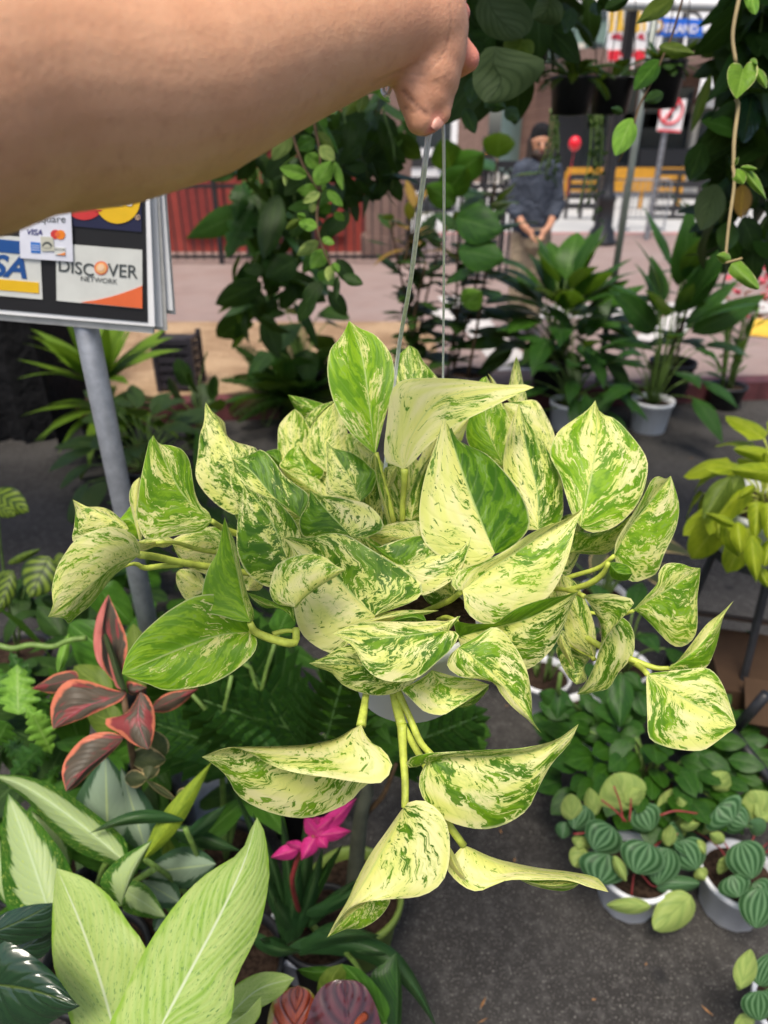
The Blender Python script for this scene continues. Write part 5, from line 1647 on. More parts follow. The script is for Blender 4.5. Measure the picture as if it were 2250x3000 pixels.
# glossy dark leaf at the corner
t, c = low_pot('rubber_fig', 'very glossy dark green leaf plant in the bottom left corner', -60, 2330, 1.0)
tq(t, 'gloss', 'L', [(-80, 900), (120, 930), (312, 992)], [(0, 748), (80, 768), (200, 855), (275, 955)], [(0, 1100), (150, 1080), (230, 1035)], .80, .78, bulge=.15)
tq(t, 'gloss', 'L', [(-60, 720), (80, 660), (212, 590)], [(0, 640), (110, 600)], [(20, 760), (120, 740), (210, 690)], .90, .90)
tq(t, 'gloss', 'L', [(60, 790), (150, 720), (215, 640)], [(90, 730), (160, 680)], [(150, 810), (210, 740)], .93, .93)
stemto(t, c, [P(-60, 2290, .82), P(-20, 2200, .93)], .008)
# aglaonema with jagged pale centres
t, c = low_pot('aglaonema', 'aglaonema with jagged pale centred leaves at the left, behind the huge pale leaves', 200, 2050, 1.35)
tq(t, 'agla', 'L', [(200, 660), (120, 410), (32, 165)], [(70, 690), (15, 560), (3, 400), (12, 250)], [(295, 560), (262, 430), (170, 300), (92, 222)], 1.0, 1.08, dA=.02, dB=.02)
tq(t, 'agla', 'L', [(495, 440), (300, 275), (100, 140), (-40, 90)], [(490, 350), (390, 258), (250, 158), (120, 102)], [(430, 442), (300, 392), (195, 300), (95, 185)], 1.02, 1.10, dA=.02, dB=.02)
tq(t, 'agla', 'L', [(470, 600), (520, 455), (592, 345)], [(388, 515), (460, 420)], [(500, 530), (560, 415)], .98, 1.0)
tq(t, 'agla', 'L', [(480, 540), (560, 590), (650, 650)], [(500, 500), (580, 530)], [(480, 620), (580, 650)], 1.08, 1.06)
for b_, t_, w, m in (((840, 440), (540, 475), 165, 'aglad'), ((420, 400), (410, 10), 270, 'aglad'), ((570, 400), (470, 60), 150, 'aglad'), ((270, 460), (120, 230), 120, 'agla'), ((700, 590), (550, 500), 120, 'aglad'), ((30, 600), (-30, 280), 110, 'agla'), ((600, 700), (680, 640), 90, 'aglad')):
    qleaf(t, LM[m], 'L', b_, t_, w, 1.12, 1.15, 'lance', dA=.02, dB=.02, nv=4)
stemto(t, c, [P(*zp('L', q), 1.05) for q in ((200, 640), (490, 440), (470, 590), (600, 460), (430, 400))], .007)
for i in range(14):
    put_leaf(t, R.choice(lilyM), c + Vector((R.uniform(-.2, .2), R.uniform(-.1, .2), R.uniform(.05, .4))), (R.uniform(-1, 1), R.uniform(-.6, .6), R.uniform(-.2, .8)), None, R.uniform(.5, .8))
# croton with long speckled leaves between them
t, c = low_pot('speckled_croton', 'narrow speckled yellow green leaves leaning over the silver leaves', 470, 1900, 1.25)
qleaf(t, LM['yelspeck'], 'L', (560, 420), (825, 40), 85, 1.05, 1.08, 'lance', nv=4)
qleaf(t, LM['strap'], 'L', (720, 270), (345, 322), 55, 1.06, 1.02, 'lance', bend=.10)
qleaf(t, LM['strap'], 'L', (720, 350), (880, 210), 60, 1.15, 1.2, 'lance')
qleaf(t, LM['strap'], 'L', (640, 300), (940, 390), 75, 1.2, 1.2, 'lance')
qleaf(t, LM['yelspeck'], 'L', (700, 560), (640, 320), 70, 1.25, 1.25, 'oval')
stemto(t, c, [P(*zp('L', q), 1.08) for q in ((560, 420), (720, 300))], .006)
# ruby ficus
t, c = low_pot('ruby_ficus', 'ruby rubber fig with dark red pink edged leaves at the left', 330, 1900, 1.45, .11)
H_ = 'H'
tq(t, 'ruby', H_, [(960, 1420), (900, 1100), (860, 860), (880, 668)], [(830, 1250), (800, 1050), (800, 850), (850, 730)], [(1010, 1250), (1030, 1050), (960, 850), (905, 730)], 1.08, 1.10, dA=.03, dB=.0)
tq(t, 'pink', H_, [(850, 1290), (775, 1180), (765, 980), (880, 668)], [(800, 1230), (755, 1050), (785, 850), (845, 720)], [(830, 1200), (820, 1000), (850, 800), (875, 700)], 1.06, 1.09)
tq(t, 'pink', H_, [(985, 1440), (920, 1200), (865, 1050)], [(930, 1400), (880, 1200)], [(1000, 1400), (925, 1200)], 1.06, 1.07)
tq(t, 'greygreen', H_, [(985, 1440), (925, 1200), (850, 985)], [(945, 1380), (885, 1180), (835, 1010)], [(1020, 1420), (950, 1200), (880, 1010)], 1.055, 1.06)
tq(t, 'ruby', H_, [(1028, 1462), (850, 1520), (650, 1600), (428, 1758)], [(900, 1430), (720, 1370), (580, 1355), (480, 1420), (412, 1560), (415, 1680)], [(980, 1530), (850, 1590), (700, 1660), (540, 1720)], 1.07, 1.03, dA=.01, dB=.0, bulge=.14)
tq(t, 'ruby', H_, [(640, 1340), (450, 1390), (253, 1432)], [(600, 1285), (450, 1310), (340, 1380)], [(560, 1440), (430, 1470), (330, 1450)], 1.14, 1.16)
tq(t, 'ruby', H_, [(1135, 1455), (1120, 1680), (1203, 1925)], [(1050, 1600), (960, 1655), (862, 1670), (860, 1730), (960, 1790), (1080, 1880)], [(1200, 1500), (1245, 1600), (1255, 1720), (1235, 1850)], 1.06, 1.02, bulge=.15)
tq(t, 'ruby', H_, [(1010, 1820), (850, 1960), (700, 2080), (535, 2260)], [(880, 1780), (740, 1800), (630, 1870), (530, 2000), (500, 2120)], [(960, 1890), (860, 1990), (740, 2100), (620, 2220)], 1.05, 1.0, bulge=.13)
tq(t, 'ruby', H_, [(1030, 1440), (1100, 1460), (1190, 1420)], [(1030, 1370), (1120, 1390)], [(1060, 1480), (1140, 1465)], 1.08, 1.08)
qleaf(t, LM['ruby'], 'X', (325, 1535), (428, 1488), 38, 1.12, 1.12, 'lance', nv=4)
for b_, t_, w in (((1050, 1990), (1345, 2005), 200), ((1330, 1980), (1250, 1770), 150), ((1010, 2160), (1190, 2160), 150), ((1240, 2000), (1190, 2170), 150), ((1420, 2330), (1180, 2170), 60), ((1430, 2270), (1540, 2310), 110)):
    qleaf(t, LM['tan'], H_, b_, t_, w, 1.12, 1.1, 'oval', nv=4)
MB().tube([c, P(*zp(H_, (1060, 1900)), 1.10), P(*zp(H_, (1030, 1550)), 1.08), P(*zp(H_, (985, 1400)), 1.075)], [.008, .007, .005], 8, sub=14).build('stem', MT['stem_brown'], t, True)
# broad green leaves behind the ficus
t, c = low_pot('philodendron', 'broad plain green leaved philodendron behind the ruby rubber fig', 300, 1700, 1.7)
for b_, t_, w, m, d in (((1110, 1330), (560, 900), 520, 'mid', 1.35), ((800, 620), (1060, 900), 330, 'mid', 1.45), ((1140, 1450), (1080, 900), 240, 'olive', 1.3), ((900, 1480), (600, 1250), 260, 'olive', 1.25), ((1000, 1750), (700, 1600), 260, 'olive', 1.22), ((470, 1300), (560, 980), 90, 'bright', 1.3), ((500, 1000), (300, 760), 200, 'dark', 1.5), ((620, 780), (330, 700), 160, 'dark', 1.6)):
    qleaf(t, LM[m], H_, b_, t_, w, d, d + .03, 'heart' if w > 300 else 'oval', nv=4)
for i in range(30):
    put_leaf(t, R.choice(drkB + lilyM), c + Vector((R.uniform(-.35, .3), R.uniform(-.2, .2), R.uniform(.0, .4))), (R.uniform(-1, 1), R.uniform(-1, .3), R.uniform(-.3, .7)), None, R.uniform(.5, .8))
MB().tube([P(*zp(H_, q), 1.25) for q in ((-60, 1065), (100, 1105), (250, 1075), (430, 1090), (550, 1040), (700, 1020))], [.0055, .005], 8, sub=20).build('vine', MT['stem_green'], t, True)
# lobed philodendron
t, c = low_pot('lobed_philodendron', 'lobed fresh green philodendron at the left edge beside the ruby fig', 60, 1800, 1.5)
for b_, t_, w, m, d in (((150, 1640), (140, 1230), 380, 'bright', 1.25), ((80, 1560), (-60, 1250), 300, 'mid', 1.3), ((300, 1640), (330, 1380), 200, 'mid', 1.28), ((270, 1640), (420, 1960), 260, 'bright', 1.2), ((60, 1700), (-40, 1900), 240, 'mid', 1.25), ((330, 1900), (80, 2160), 240, 'lily', 1.2), ((420, 1880), (250, 2060), 160, 'lily', 1.25), ((350, 2250), (480, 2050), 130, 'mid', 1.25), ((180, 1960), (30, 1850), 200, 'lily', 1.3), ((450, 1500), (380, 1650), 140, 'mid', 1.3), ((220, 1400), (80, 1130), 180, 'lily', 1.35), ((380, 1750), (180, 1560), 160, 'bright', 1.22)):
    qleaf(t, LM[m], H_, b_, t_, w, d, d + .04, 'lobed', nv=4, wav=.006)
for i in range(34):
    put_leaf(t, R.choice(drkB + lilyM), P(R.uniform(-60, 260), R.uniform(1380, 1800), R.uniform(1.4, 1.6)), (R.uniform(-1, 1), R.uniform(-1, .3), R.uniform(-.5, .7)), None, R.uniform(.4, .7))
# striped calathea
t, c = low_pot('calathea', 'calathea with yellow striped dark leaves at the left edge under the sign', 40, 1420, 2.2)
for z, b_, t_, w, d in (('H', (400, 360), (240, 690), 330, 1.6), ('H', (480, 330), (520, 560), 150, 1.7), ('H', (100, 480), (-20, 830), 170, 1.6), ('H', (-60, 560), (120, 480), 100, 1.65), ('U', (-40, 1280), (200, 1420), 190, 1.75), ('U', (-60, 1360), (110, 1450), 120, 1.75), ('H', (60, 420), (330, 300), 70, 1.7)):
    qleaf(t, LM['calathea'], z, b_, t_, w, d, d - .04, 'oval', nv=4)
for i in range(16):
    put_leaf(t, R.choice(drk), P(R.uniform(20, 190), R.uniform(1240, 1340), R.uniform(1.8, 2.0)), (R.uniform(-1, 1), -.6, R.uniform(-.6, .4)), None, R.uniform(.4, .7))
stemto(t, c, [P(*zp('H', (330, 420)), 1.62), P(*zp('H', (60, 520)), 1.62), P(*zp('U', (-20, 1300)), 1.75)], .004)
# dark undergrowth leaves between the sign post and the pothos
t = thing('leafy_undergrowth', 'low dark leafy plants crowded round the foot of the sign post', 'ground plants', G(320, 1330))
for i in range(120):
    q = G(R.uniform(250, 640), R.uniform(1180, 1560))
    put_leaf(t, R.choice(drkB + drk + lilyM), q + Vector((0, 0, R.uniform(.05, .35))), (R.uniform(-1, 1), R.uniform(-1, .4), R.uniform(-.3, .6)), None, R.uniform(.6, 1.0))
# zz plant with stiff pinnate leaves
t, c = low_pot('zz_plant', 'dark zz plant with rows of pointed leaflets under the middle of the pothos', 640, 1640, 1.7, .09)
zf = [frondmesh(.36, .24, 11, LM['mid'], .8, .75, q_, .25) for q_ in range(2)] + [frondmesh(.36, .24, 11, LM['lily'], .9, .75, q_ + 5, .3) for q_ in range(3)]
for (x, y, d, dx, dz, s_) in ((640, 1600, 1.45, -.25, .75, .85), (700, 1590, 1.5, -.45, .6, .9), (740, 1620, 1.5, .15, .9, .85), (600, 1640, 1.4, -.8, .5, .8), (780, 1640, 1.5, .6, .6, .8), (690, 1660, 1.38, .05, .35, .8), (820, 1640, 1.6, .9, .35, .7), (560, 1560, 1.5, -.9, .8, .7)):
    a = P(x, y, d)
    MB().tube([c, c.lerp(a, .5) + Vector((0, 0, .05)), a], [.007, .004], 7, sub=8).build('stem', MT['stem_green'], t, True)
    put_leaf(t, R.choice(zf), a, (dx, R.uniform(-.5, -.1), dz), (-dx * .3, -.8, .6), s_, name='frond')
# green stalks of a leaning plant
t, c = low_pot('calla_plant', 'plant with bare light green forked stalks beside the pink flower', 470, 1750, 1.5, .085)
for pts in (((560, 1500), (470, 1400)), ((563, 1500), (600, 1370)), ((470, 1590), (415, 1500)), ((480, 1590), (500, 1460))):
    MB().tube([c, P(*pts[0], 1.4), P(*pts[1], 1.35)], [.007, .006, .004], 7, sub=9).build('stem', MT['stem_green'], t, True)
for b_, t_, w in (((470, 1400), (420, 1300), 60), ((600, 1370), (640, 1280), 60), ((415, 1500), (350, 1460), 60)):
    qleaf(t, LM['mid'], 'X', b_, t_, w, 1.36, 1.34, 'heart')
# bromeliad
t, c = low_pot('bromeliad', 'bromeliad with magenta pink flower bracts and dark strap leaves', 655, 1960, 1.42, .075, .13, MT['white_pot'])
fc = P(*zp('G', (610, 1420)), 1.22)
MB().tube([c, fc, P(*zp('G', (640, 1230)), 1.18), P(*zp('G', (760, 1060)), 1.15)], [.006, .005, .004], 8, sub=14).build('flower_stalk', MT['stem_red'], t, True)
for b_, t_, w in (((760, 1080), (1055, 800), 120), ((790, 1060), (690, 930), 120), ((780, 1060), (1020, 1030), 110), ((770, 1060), (670, 1235), 120), ((660, 1150), (455, 1215), 110), ((790, 1070), (850, 1150), 100), ((760, 1040), (900, 930), 120), ((690, 1150), (560, 1110), 80), ((800, 1000), (760, 930), 90)):
    qleaf(t, LM['brom'], 'G', b_, t_, w, 1.15, 1.13, 'lance', nv=4, dA=.01, dB=.01)
for b_, t_, w, m in (((600, 1760), (530, 900), 90, 'strap'), ((640, 1720), (700, 900), 110, 'strap'), ((620, 1780), (400, 1250), 90, 'strap'), ((680, 1700), (1100, 1340), 90, 'strap'), ((660, 1680), (960, 1120), 80, 'lily'), ((570, 1820), (660, 1250), 120, 'strap'), ((640, 1760), (480, 1480), 110, 'strap'), ((560, 1840), (380, 1780), 90, 'strap'), ((600, 1800), (820, 1150), 100, 'strap'), ((560, 1800), (200, 750), 90, 'strap'), ((580, 1780), (330, 900), 80, 'strap'), ((700, 1800), (1270, 1890), 110, 'strap')):
    qleaf(t, LM[m], 'G', b_, t_, w, 1.36, 1.24, 'strap', nv=3, dA=.02, dB=.02, bend=R.uniform(-.05, .05))
# olive pot behind the flower
t, c = low_pot('olive_pot_plant', 'olive green pot of dark soil with a thick grey stem behind the pink flower', 760, 1850, 1.42, .105, .17, MT['green_pot'])
MB().tube([c, P(*zp('G', (1080, 950)), 1.4), P(*zp('G', (1130, 740)), 1.36), P(*zp('G', (1100, 500)), 1.35)], [.02, .016, .012], 9, sub=10).build('stem', plain('grey_green_bark', (.07, .075, .05), .7, var=.3), t, True)
MB().tube([P(*zp('G', (1130, 900)), 1.4), P(*zp('G', (1240, 780)), 1.36), P(*zp('G', (1330, 560)), 1.32)], [.006, .004], 7, sub=10).build('stem', MT['stem_brown'], t, True)
for i in range(12):
    put_leaf(t, R.choice(lilyM), P(*zp('G', (R.uniform(1150, 1600), R.uniform(150, 450))), 1.35), (R.uniform(-1, 1), -.5, R.uniform(-.4, .6)), (0, -.5, .8), R.uniform(.25, .4))
# anthurium
t, c = low_pot('anthurium', 'anthurium with dark burgundy and red brown glossy flowers at the bottom edge', 760, 2330, 1.25, .09)
tq(t, 'anth', 'L', [(1360, 1180), (1350, 1020), (1340, 890)], [(1200, 1120), (1200, 1020), (1240, 930), (1290, 895)], [(1480, 1130), (1470, 1020), (1430, 930), (1390, 895)], 1.0, 1.03, bulge=.08)
tq(t, 'mid', 'L', [(1500, 1060), (1400, 900), (1330, 828)], [(1480, 1100), (1380, 1000), (1280, 920)], [(1515, 1000), (1470, 920), (1400, 850)], 1.06, 1.05)
tq(t, 'olive', 'L', [(1300, 980), (1290, 890), (1330, 828)], [(1238, 960), (1240, 890), (1275, 845)], [(1380, 920), (1390, 860)], 1.05, 1.05)
tq(t, 'anthr', 'L', [(1140, 1150), (1150, 1020), (1160, 912)], [(1045, 1110), (1050, 1000), (1090, 935)], [(1215, 1060), (1230, 980), (1205, 930)], 1.02, 1.04, bulge=.08)
tq(t, 'mid', 'L', [(1300, 850), (1230, 860), (1155, 850)], [(1280, 838), (1200, 840)], [(1260, 900), (1190, 880)], 1.1, 1.1)
MB().tube([P(*zp('L', (1420, 1030)), .985), P(*zp('L', (1390, 1060)), .965), P(*zp('L', (1380, 1110)), .95)], [.006, .004], 8, sub=8).build('spadix', MT['croton'] if 'croton' in MT else plain('red_spadix', (.25, .05, .02), .5), t, True)
stemto(t, c, [P(*zp('L', (1360, 1170)), 1.01), P(*zp('L', (1140, 1150)), 1.03), P(*zp('L', (1500, 1060)), 1.06)], .005)
# long dark blades on the asphalt
t, c = low_pot('strap_leaf_plant', 'plant with long arching dark blades over the asphalt at the bottom', 700, 2080, 1.5, .085)
for b_, t_, w, bd in (((1120, 760), (1700, 1080), 95, -.22), ((1150, 780), (1480, 720), 70, -.1), ((1180, 760), (1480, 740), 60, -.2), ((980, 720), (1170, 780), 60, .1), ((1190, 640), (1480, 440), 55, .08)):
    qleaf(t, LM['strap'], 'L', b_, t_, w, 1.32, 1.22, 'strap', bend=bd, nv=3, nu=20, dA=.02, dB=.02)
tq(t, 'lily', 'L', [(1540, 1120), (1545, 940), (1540, 785)], [(1470, 1040), (1440, 880), (1500, 820)], [(1560, 1060), (1560, 900)], 1.15, 1.2)
stemto(t, c, [P(*zp('L', (1540, 1130)), 1.15)], .006)

# ---------------------------------------------------------------- near plants, lower right
def pep(name, label, X, Y, group='watermelon peperomias in white pots', rt=.084):
    b = G(X, Y)
    return potted(name, label, b, rt, rt * .78, .125, MT['white_pot'], group=group, ribs=12)


pm = leafset('round', .085, .08, LM['pepero'], 4, (.3, .8), nv=4); pu = leafset('round', .085, .075, LM['pepback'], 3, (.2, .6), nv=3)
def pepleaves(t, c, n, nb, cen):
    st = MB()
    for i in range(n):
        a, e = i * GA, math.radians(75 - 85 * (i + .5) / n)
        o = Vector((math.cos(a) * math.cos(e), math.sin(a) * math.cos(e), math.sin(e)))
        p = c + Vector((o.x * .13, o.y * .13, .03 + max(o.z, -.1) * .12))
        st.tube([c, c.lerp(p, .5) + Vector((0, 0, .03)), p], [.0022, .0016], 5, sub=5)
        h = Vector((o.x, o.y, 0)).normalized()
        put_leaf(t, R.choice(pm), p - h * .02, h * .8 + Vector((0, 0, -.75 + .5 * max(o.z, 0))), Vector((o.x * .5, o.y * .5 - .25, 1)), R.uniform(.6, .95))
    for i in range(nb):
        a = R.uniform(.3, 2.8)
        h = Vector((math.cos(a), math.sin(a), 0))
        p = c + h * R.uniform(.06, .15) + Vector((0, 0, R.uniform(.03, .12)))
        st.tube([c, c.lerp(p, .5) + Vector((0, 0, .03)), p], [.0022, .0016], 5, sub=5)
        put_leaf(t, R.choice(pu), p, h + Vector((0, 0, R.uniform(.3, 1.2))), Vector((0, -1, .2)), R.uniform(.6, 1.0))
    st.build('stem', MT['stem_red'], t, True)


def pq(t, m, b_, t_, w, d, pf='round', **k):
    w = w * 1.24
    return qleaf(t, LM[m], 'P', b_, t_, w, d, d - .02, pf, nv=6 if m == 'pepero' else 4, bulge=.22, dA=.015, dB=.015, **k)


t, c = pep('peperomia', 'watermelon peperomia with silver striped leaves in the left of two white pots on asphalt', 1352, 1938)
dc = (c - CAM).dot(FW)
pepleaves(t, c, 2, 2, None)
for b_, t_, w, m, o in (((890, 1040), (800, 1235), 255, 'pepero', -.12), ((650, 930), (530, 1085), 230, 'pepero', -.08), ((620, 1110), (560, 1305), 270, 'pepero', -.10), ((1010, 1070), (940, 1310), 190, 'pepero', -.07),
                        ((480, 800), (400, 950), 160, 'pepero', -.03), ((1100, 1020), (1200, 1210), 200, 'pepero', -.06), ((820, 800), (900, 960), 190, 'pepero', -.02), ((760, 820), (660, 590), 260, 'pepback', -.02), ((730, 780), (840, 690), 110, 'pepback', -.03),
                        ((390, 890), (380, 720), 115, 'pepback', -.04), ((540, 860), (500, 680), 90, 'pepback', -.02), ((480, 1080), (400, 1190), 130, 'pepback', -.06), ((470, 1000), (430, 1080), 110, 'pepback', -.05), ((1010, 1060), (1030, 920), 80, 'pepback', -.08), ((900, 1450), (610, 1440), 90, 'pepback', -.14), ((1160, 1380), (920, 1600), 190, 'pepback', -.08),
                        ((1130, 900), (1080, 740), 80, 'pepback', -.03), ((1090, 930), (1220, 910), 70, 'pepback', -.05), ((1200, 1020), (1250, 1110), 60, 'pepback', -.06), ((660, 1120), (740, 1290), 60, 'pepback', -.13), ((930, 1320), (1220, 1300), 100, 'pepero', -.06), ((340, 900), (330, 1010), 90, 'pepero', -.02), ((1200, 1200), (1250, 1280), 80, 'pepback', -.05)):
    pq(t, m, b_, t_, w, dc + o, 'round' if m == 'pepero' or w > 110 else 'oval')
for pts in ([(720, 900), (700, 780), (660, 670)], [(740, 900), (660, 820), (580, 760)], [(760, 900), (770, 800), (770, 750)], [(790, 1240), (780, 1320), (775, 1380)], [(830, 1230), (900, 1310), (940, 1320)], [(960, 860), (1060, 830), (1210, 850)], [(400, 980), (480, 970), (550, 910)]):
    MB().tube([P(*zp('P', p), dc - .06) for p in pts], [.0022, .002], 6, sub=8).build('stalk', MT['stem_red'], t, True)
t, c = pep('peperomia', 'watermelon peperomia in the right one of the two white pots, cut by the edge', 1572, 1955)
dc = (c - CAM).dot(FW)
pepleaves(t, c, 2, 3, None)
for b_, t_, w, m, o in (((1480, 1030), (1560, 1270), 215, 'pepero', -.10), ((1400, 860), (1520, 930), 160, 'pepero', -.04), ((1330, 800), (1430, 900), 250, 'pepero', -.06), ((1420, 1250), (1470, 1390), 180, 'pepero', -.11), ((1620, 1330), (1580, 1590), 220, 'pepero', -.12), ((1560, 1300), (1640, 1390), 150, 'pepero', -.10),
                        ((1640, 900), (1540, 700), 230, 'pepback', .02), ((1310, 690), (1400, 580), 130, 'pepback', .04), ((1380, 1030), (1280, 980), 70, 'pepback', -.06), ((1410, 1200), (1340, 1150), 120, 'pepback', -.06), ((1640, 960), (1540, 900), 100, 'pepero', -.02)):
    pq(t, m, b_, t_, w, dc + o, 'round' if m == 'pepero' else 'oval')
t, c = pep('peperomia', 'watermelon peperomia at the lower right corner, mostly out of the picture', 1690, 2250, rt=.08)
dc = (c - CAM).dot(FW)
for b_, t_, w, m, o in (((1600, 2135), (1622, 2050), 52, 'pepback', -.12), ((1640, 2130), (1670, 2060), 60, 'pepero', -.10), ((1640, 2140), (1640, 2205), 80, 'pepero', -.12), ((1600, 2190), (1620, 2225), 50, 'pepback', -.08), ((1610, 2130), (1590, 2120), 30, 'pepback', -.1), ((1670, 2130), (1690, 2200), 90, 'pepero', -.10)):
    qleaf(t, LM[m], 'X', b_, t_, w, dc + o, dc + o, 'round' if m == 'pepero' else 'oval', nv=6, bulge=.2)
MB().tube([c, P(1630, 2150, dc - .08)], [.003, .002], 6).build('stem', MT['stem_red'], t, True)

# bushy small leaved plant behind them
b = G(1375, 1760)
t, c = potted('baby_rubber_plant', 'bushy dark green small leaved plant behind the striped leaves', b, .09, .075, .12, MT['black_pot'])
bl = leafset('oval', .095, .058, LM['bush'], 5, (.2, .7)); bd = leafset('oval', .095, .058, LM['lily'], 4, (.2, .7))
stm = MB()
for i in range(170):
    a = i * GA
    rr = .27 * math.sqrt((i + .5) / 170)
    p = c + Vector((rr * math.cos(a) * .92, rr * math.sin(a) * .7 + .02, .22 - rr * .45 + R.uniform(-.04, .05)))
    if i % 12 == 0: stm.tube([c, c.lerp(p, .5) + Vector((0, 0, .05)), p], [.004, .003], 5, sub=5)
    h = Vector((math.cos(a), math.sin(a), 0))
    put_leaf(t, R.choice(bl if R.random() < .5 else bd), p, h + Vector((0, R.uniform(-.3, .1), R.uniform(-.2, .9))), Vector((0, -.4, 1)), R.uniform(.6, 1.0))
stm.build('stem', MT['stem_green'], t, True)
# pots with few leaves behind
dl = leafset('lance', .20, .085, LM['lily'], 4, (.3, .9))
t, c = potted('potted_seedling', 'white pot of dark soil with a few pointed dark leaves, right of the trailing leaves', G(1262, 1610), .083, .065, .13, MT['white_pot'], group='white pots on the asphalt behind', ribs=12)
for b_, t_, w in (((320, 40), (290, 240), 150), ((300, 120), (170, 60), 120), ((320, 120), (400, 160), 90)):
    qleaf(t, LM['lily'], 'P', b_, t_, w, 1.62, 1.6, 'lance', nv=4)
MB().tube([c, P(*zp('P', (300, 60)), 1.6), P(*zp('P', (315, -60)), 1.55)], [.006, .005], 7, sub=8).build('stem', MT['stem_green'], t, True)
t, c = potted('potted_seedling', 'white pot half hidden behind the front right leaves of the pothos', G(1165, 1520), .083, .065, .13, MT['white_pot'], group='white pots on the asphalt behind', ribs=12)
stalked(t, c, dl, 7, (.05, .22), (.02, .12), (.5, .8))
t, c = potted('potted_seedling', 'white pot with a long ribbed dark leaf hanging beside it', G(1330, 1500), .083, .065, .13, MT['white_pot'], group='white pots on the asphalt behind', ribs=12)
qleaf(t, LM['lily'], 'P', (700, -60), (700, 300), 180, 1.7, 1.62, 'lance', nv=4)
qleaf(t, LM['lily'], 'P', (720, -60), (860, 60), 120, 1.75, 1.7, 'lance', nv=4)
stalked(t, c, dl, 8, (.05, .25), (.02, .14), (.6, .9))
t, c = potted('potted_seedling', 'white pot with tan edged leaves in the shade behind the pothos stalks', G(1290, 1340), .083, .065, .13, MT['white_pot'], group='white pots on the asphalt behind', ribs=12)
stalked(t, c, leafset('lance', .20, .08, LM['tan'], 3), 18, (.05, .35), (.02, .18), (.7, 1.0))
t, c = potted('potted_seedling', 'small green plant low in the gap right of the hanging stems', G(905, 1620), .07, .055, .1, MT['black_pot'], group=None)
stalked(t, c, leafset('oval', .12, .06, LM['mid'], 3), 14, (.02, .18), (.02, .14), (.6, .9))
# lime philodendron at the right edge
b = G(1668, 1330)
zt_ = .42
t = thing('lime_philodendron', 'lime yellow leaved philodendron in a white pot at the right edge', 'potted plant', (b.x, b.y, 0))
cq = P(1662, 1085, 1.75)
stand = thing('plant_stand', 'dark round plant stand under the lime leaved plant', 'plant stand', (cq.x, cq.y, 0))
MB().lathe((cq.x, cq.y, 0), [(0, cq.z - .16), (.11, cq.z - .16), (.11, cq.z - .14), (0, cq.z - .14)], 28).build('tray', MT['charcoal'], stand)
for k in range(3):
    a = k * 2.094 + .5
    MB().tube([(cq.x + .09 * math.cos(a), cq.y + .09 * math.sin(a), cq.z - .15), (cq.x + .16 * math.cos(a), cq.y + .16 * math.sin(a), 0)], [.01, .01], 8).build('leg', MT['charcoal'], stand)
t.location = (cq.x, cq.y, cq.z - .14)
MB().lathe((cq.x, cq.y, cq.z - .14), [(0, 0), (.10, 0), (.135, .12), (.142, .125), (.142, .14), (.132, .14), (.125, .11)], 32).build('pot', MT['white_pot'], t, True)
MB().lathe((cq.x, cq.y, cq.z - .14), [(0, .115), (.12, .11)], 20).build('soil', MT['soil'], t, True)
lmh = leafset('heart', .15, .10, LM['lime'], 5, (.3, .9))
Q_ = 'Q'
for b_, t_, w, pf, d in (((1290, 500), (920, 425), 180, 'heart', 1.62), ((1350, 680), (890, 650), 230, 'heart', 1.55), ((880, 740), (590, 1180), 260, 'oval', 1.66), ((1000, 700), (820, 980), 260, 'oval', 1.68), ((1150, 820), (950, 970), 110, 'lance', 1.56), ((950, 1260), (600, 1110), 110, 'lance', 1.56),
                         ((800, 1200), (980, 1590), 210, 'oval', 1.6), ((760, 1150), (760, 1400), 110, 'oval', 1.66), ((960, 1210), (1000, 1560), 200, 'oval', 1.55), ((1110, 1350), (1165, 1870), 210, 'lance', 1.50), ((1180, 990), (1150, 1380), 230, 'heart', 1.56), ((1200, 1700), (1290, 1920), 140, 'oval', 1.58), ((1300, 1000), (1290, 1400), 200, 'heart', 1.53), ((1300, 800), (1260, 460), 200, 'heart', 1.6), ((1320, 1400), (1250, 1700), 180, 'oval', 1.55)):
    qleaf(t, LM['lime'] if w != 260 else LM['olive'], Q_, b_, t_, w, d, d - .02, pf, nv=4, dA=.02, dB=.02)
stalked(t, cq, lmh, 26, (-.05, .16), (.04, .17), (.7, 1.0), el=(30, -70), mat=MT['petiole'], r=.003)
# folding stand with a board at the right edge
bx = thing('cardboard_box', 'brown cardboard box in the shadow at the right edge', 'box', G(1680, 1690))
bq = Vector(bx.location)
rotz = Matrix.Rotation(math.radians(-14), 3, 'Z')
cbm = plain('brown_cardboard', (.05, .028, .015), .85, .2, var=.12, scale=9)
MB().box(bq + Vector((.02, .14, .15)), (.40, .28, .30), rotz).build('carton', cbm, bx)
for s_, a in ((-1, .6), (1, -.5)):
    MB().box(bq + Vector((.02, .14 + s_ * .19, .315)), (.40, .12, .006), rotz @ Matrix.Rotation(a, 3, 'X')).build('flap', cbm, bx)
fs_ = thing('folding_stand', 'black folding stand with crossed legs at the right edge', 'stand', G(1610, 1640))
fq = Vector(fs_.location)
for a, b_ in (((1655, 1500, 1.62), (1585, 1580, 1.72)), ((1580, 1580, 1.70), (1700, 1730, 1.62)), ((1585, 1580, 1.72), (1545, 1500, 1.78))):
    MB().tube([P(*a), P(*b_)], [.013, .013], 10).build('leg', MT['iron'], fs_, True)
t, c = potted('potted_shrub', 'dark red brown pot of soil on the ground at the right edge', G(1690, 1560), .1, .08, .14, plain('brown_plastic', (.05, .02, .014), .5, var=.2))
stalked(t, c, dl, 7, (.02, .12), (.02, .1), (.5, .8))

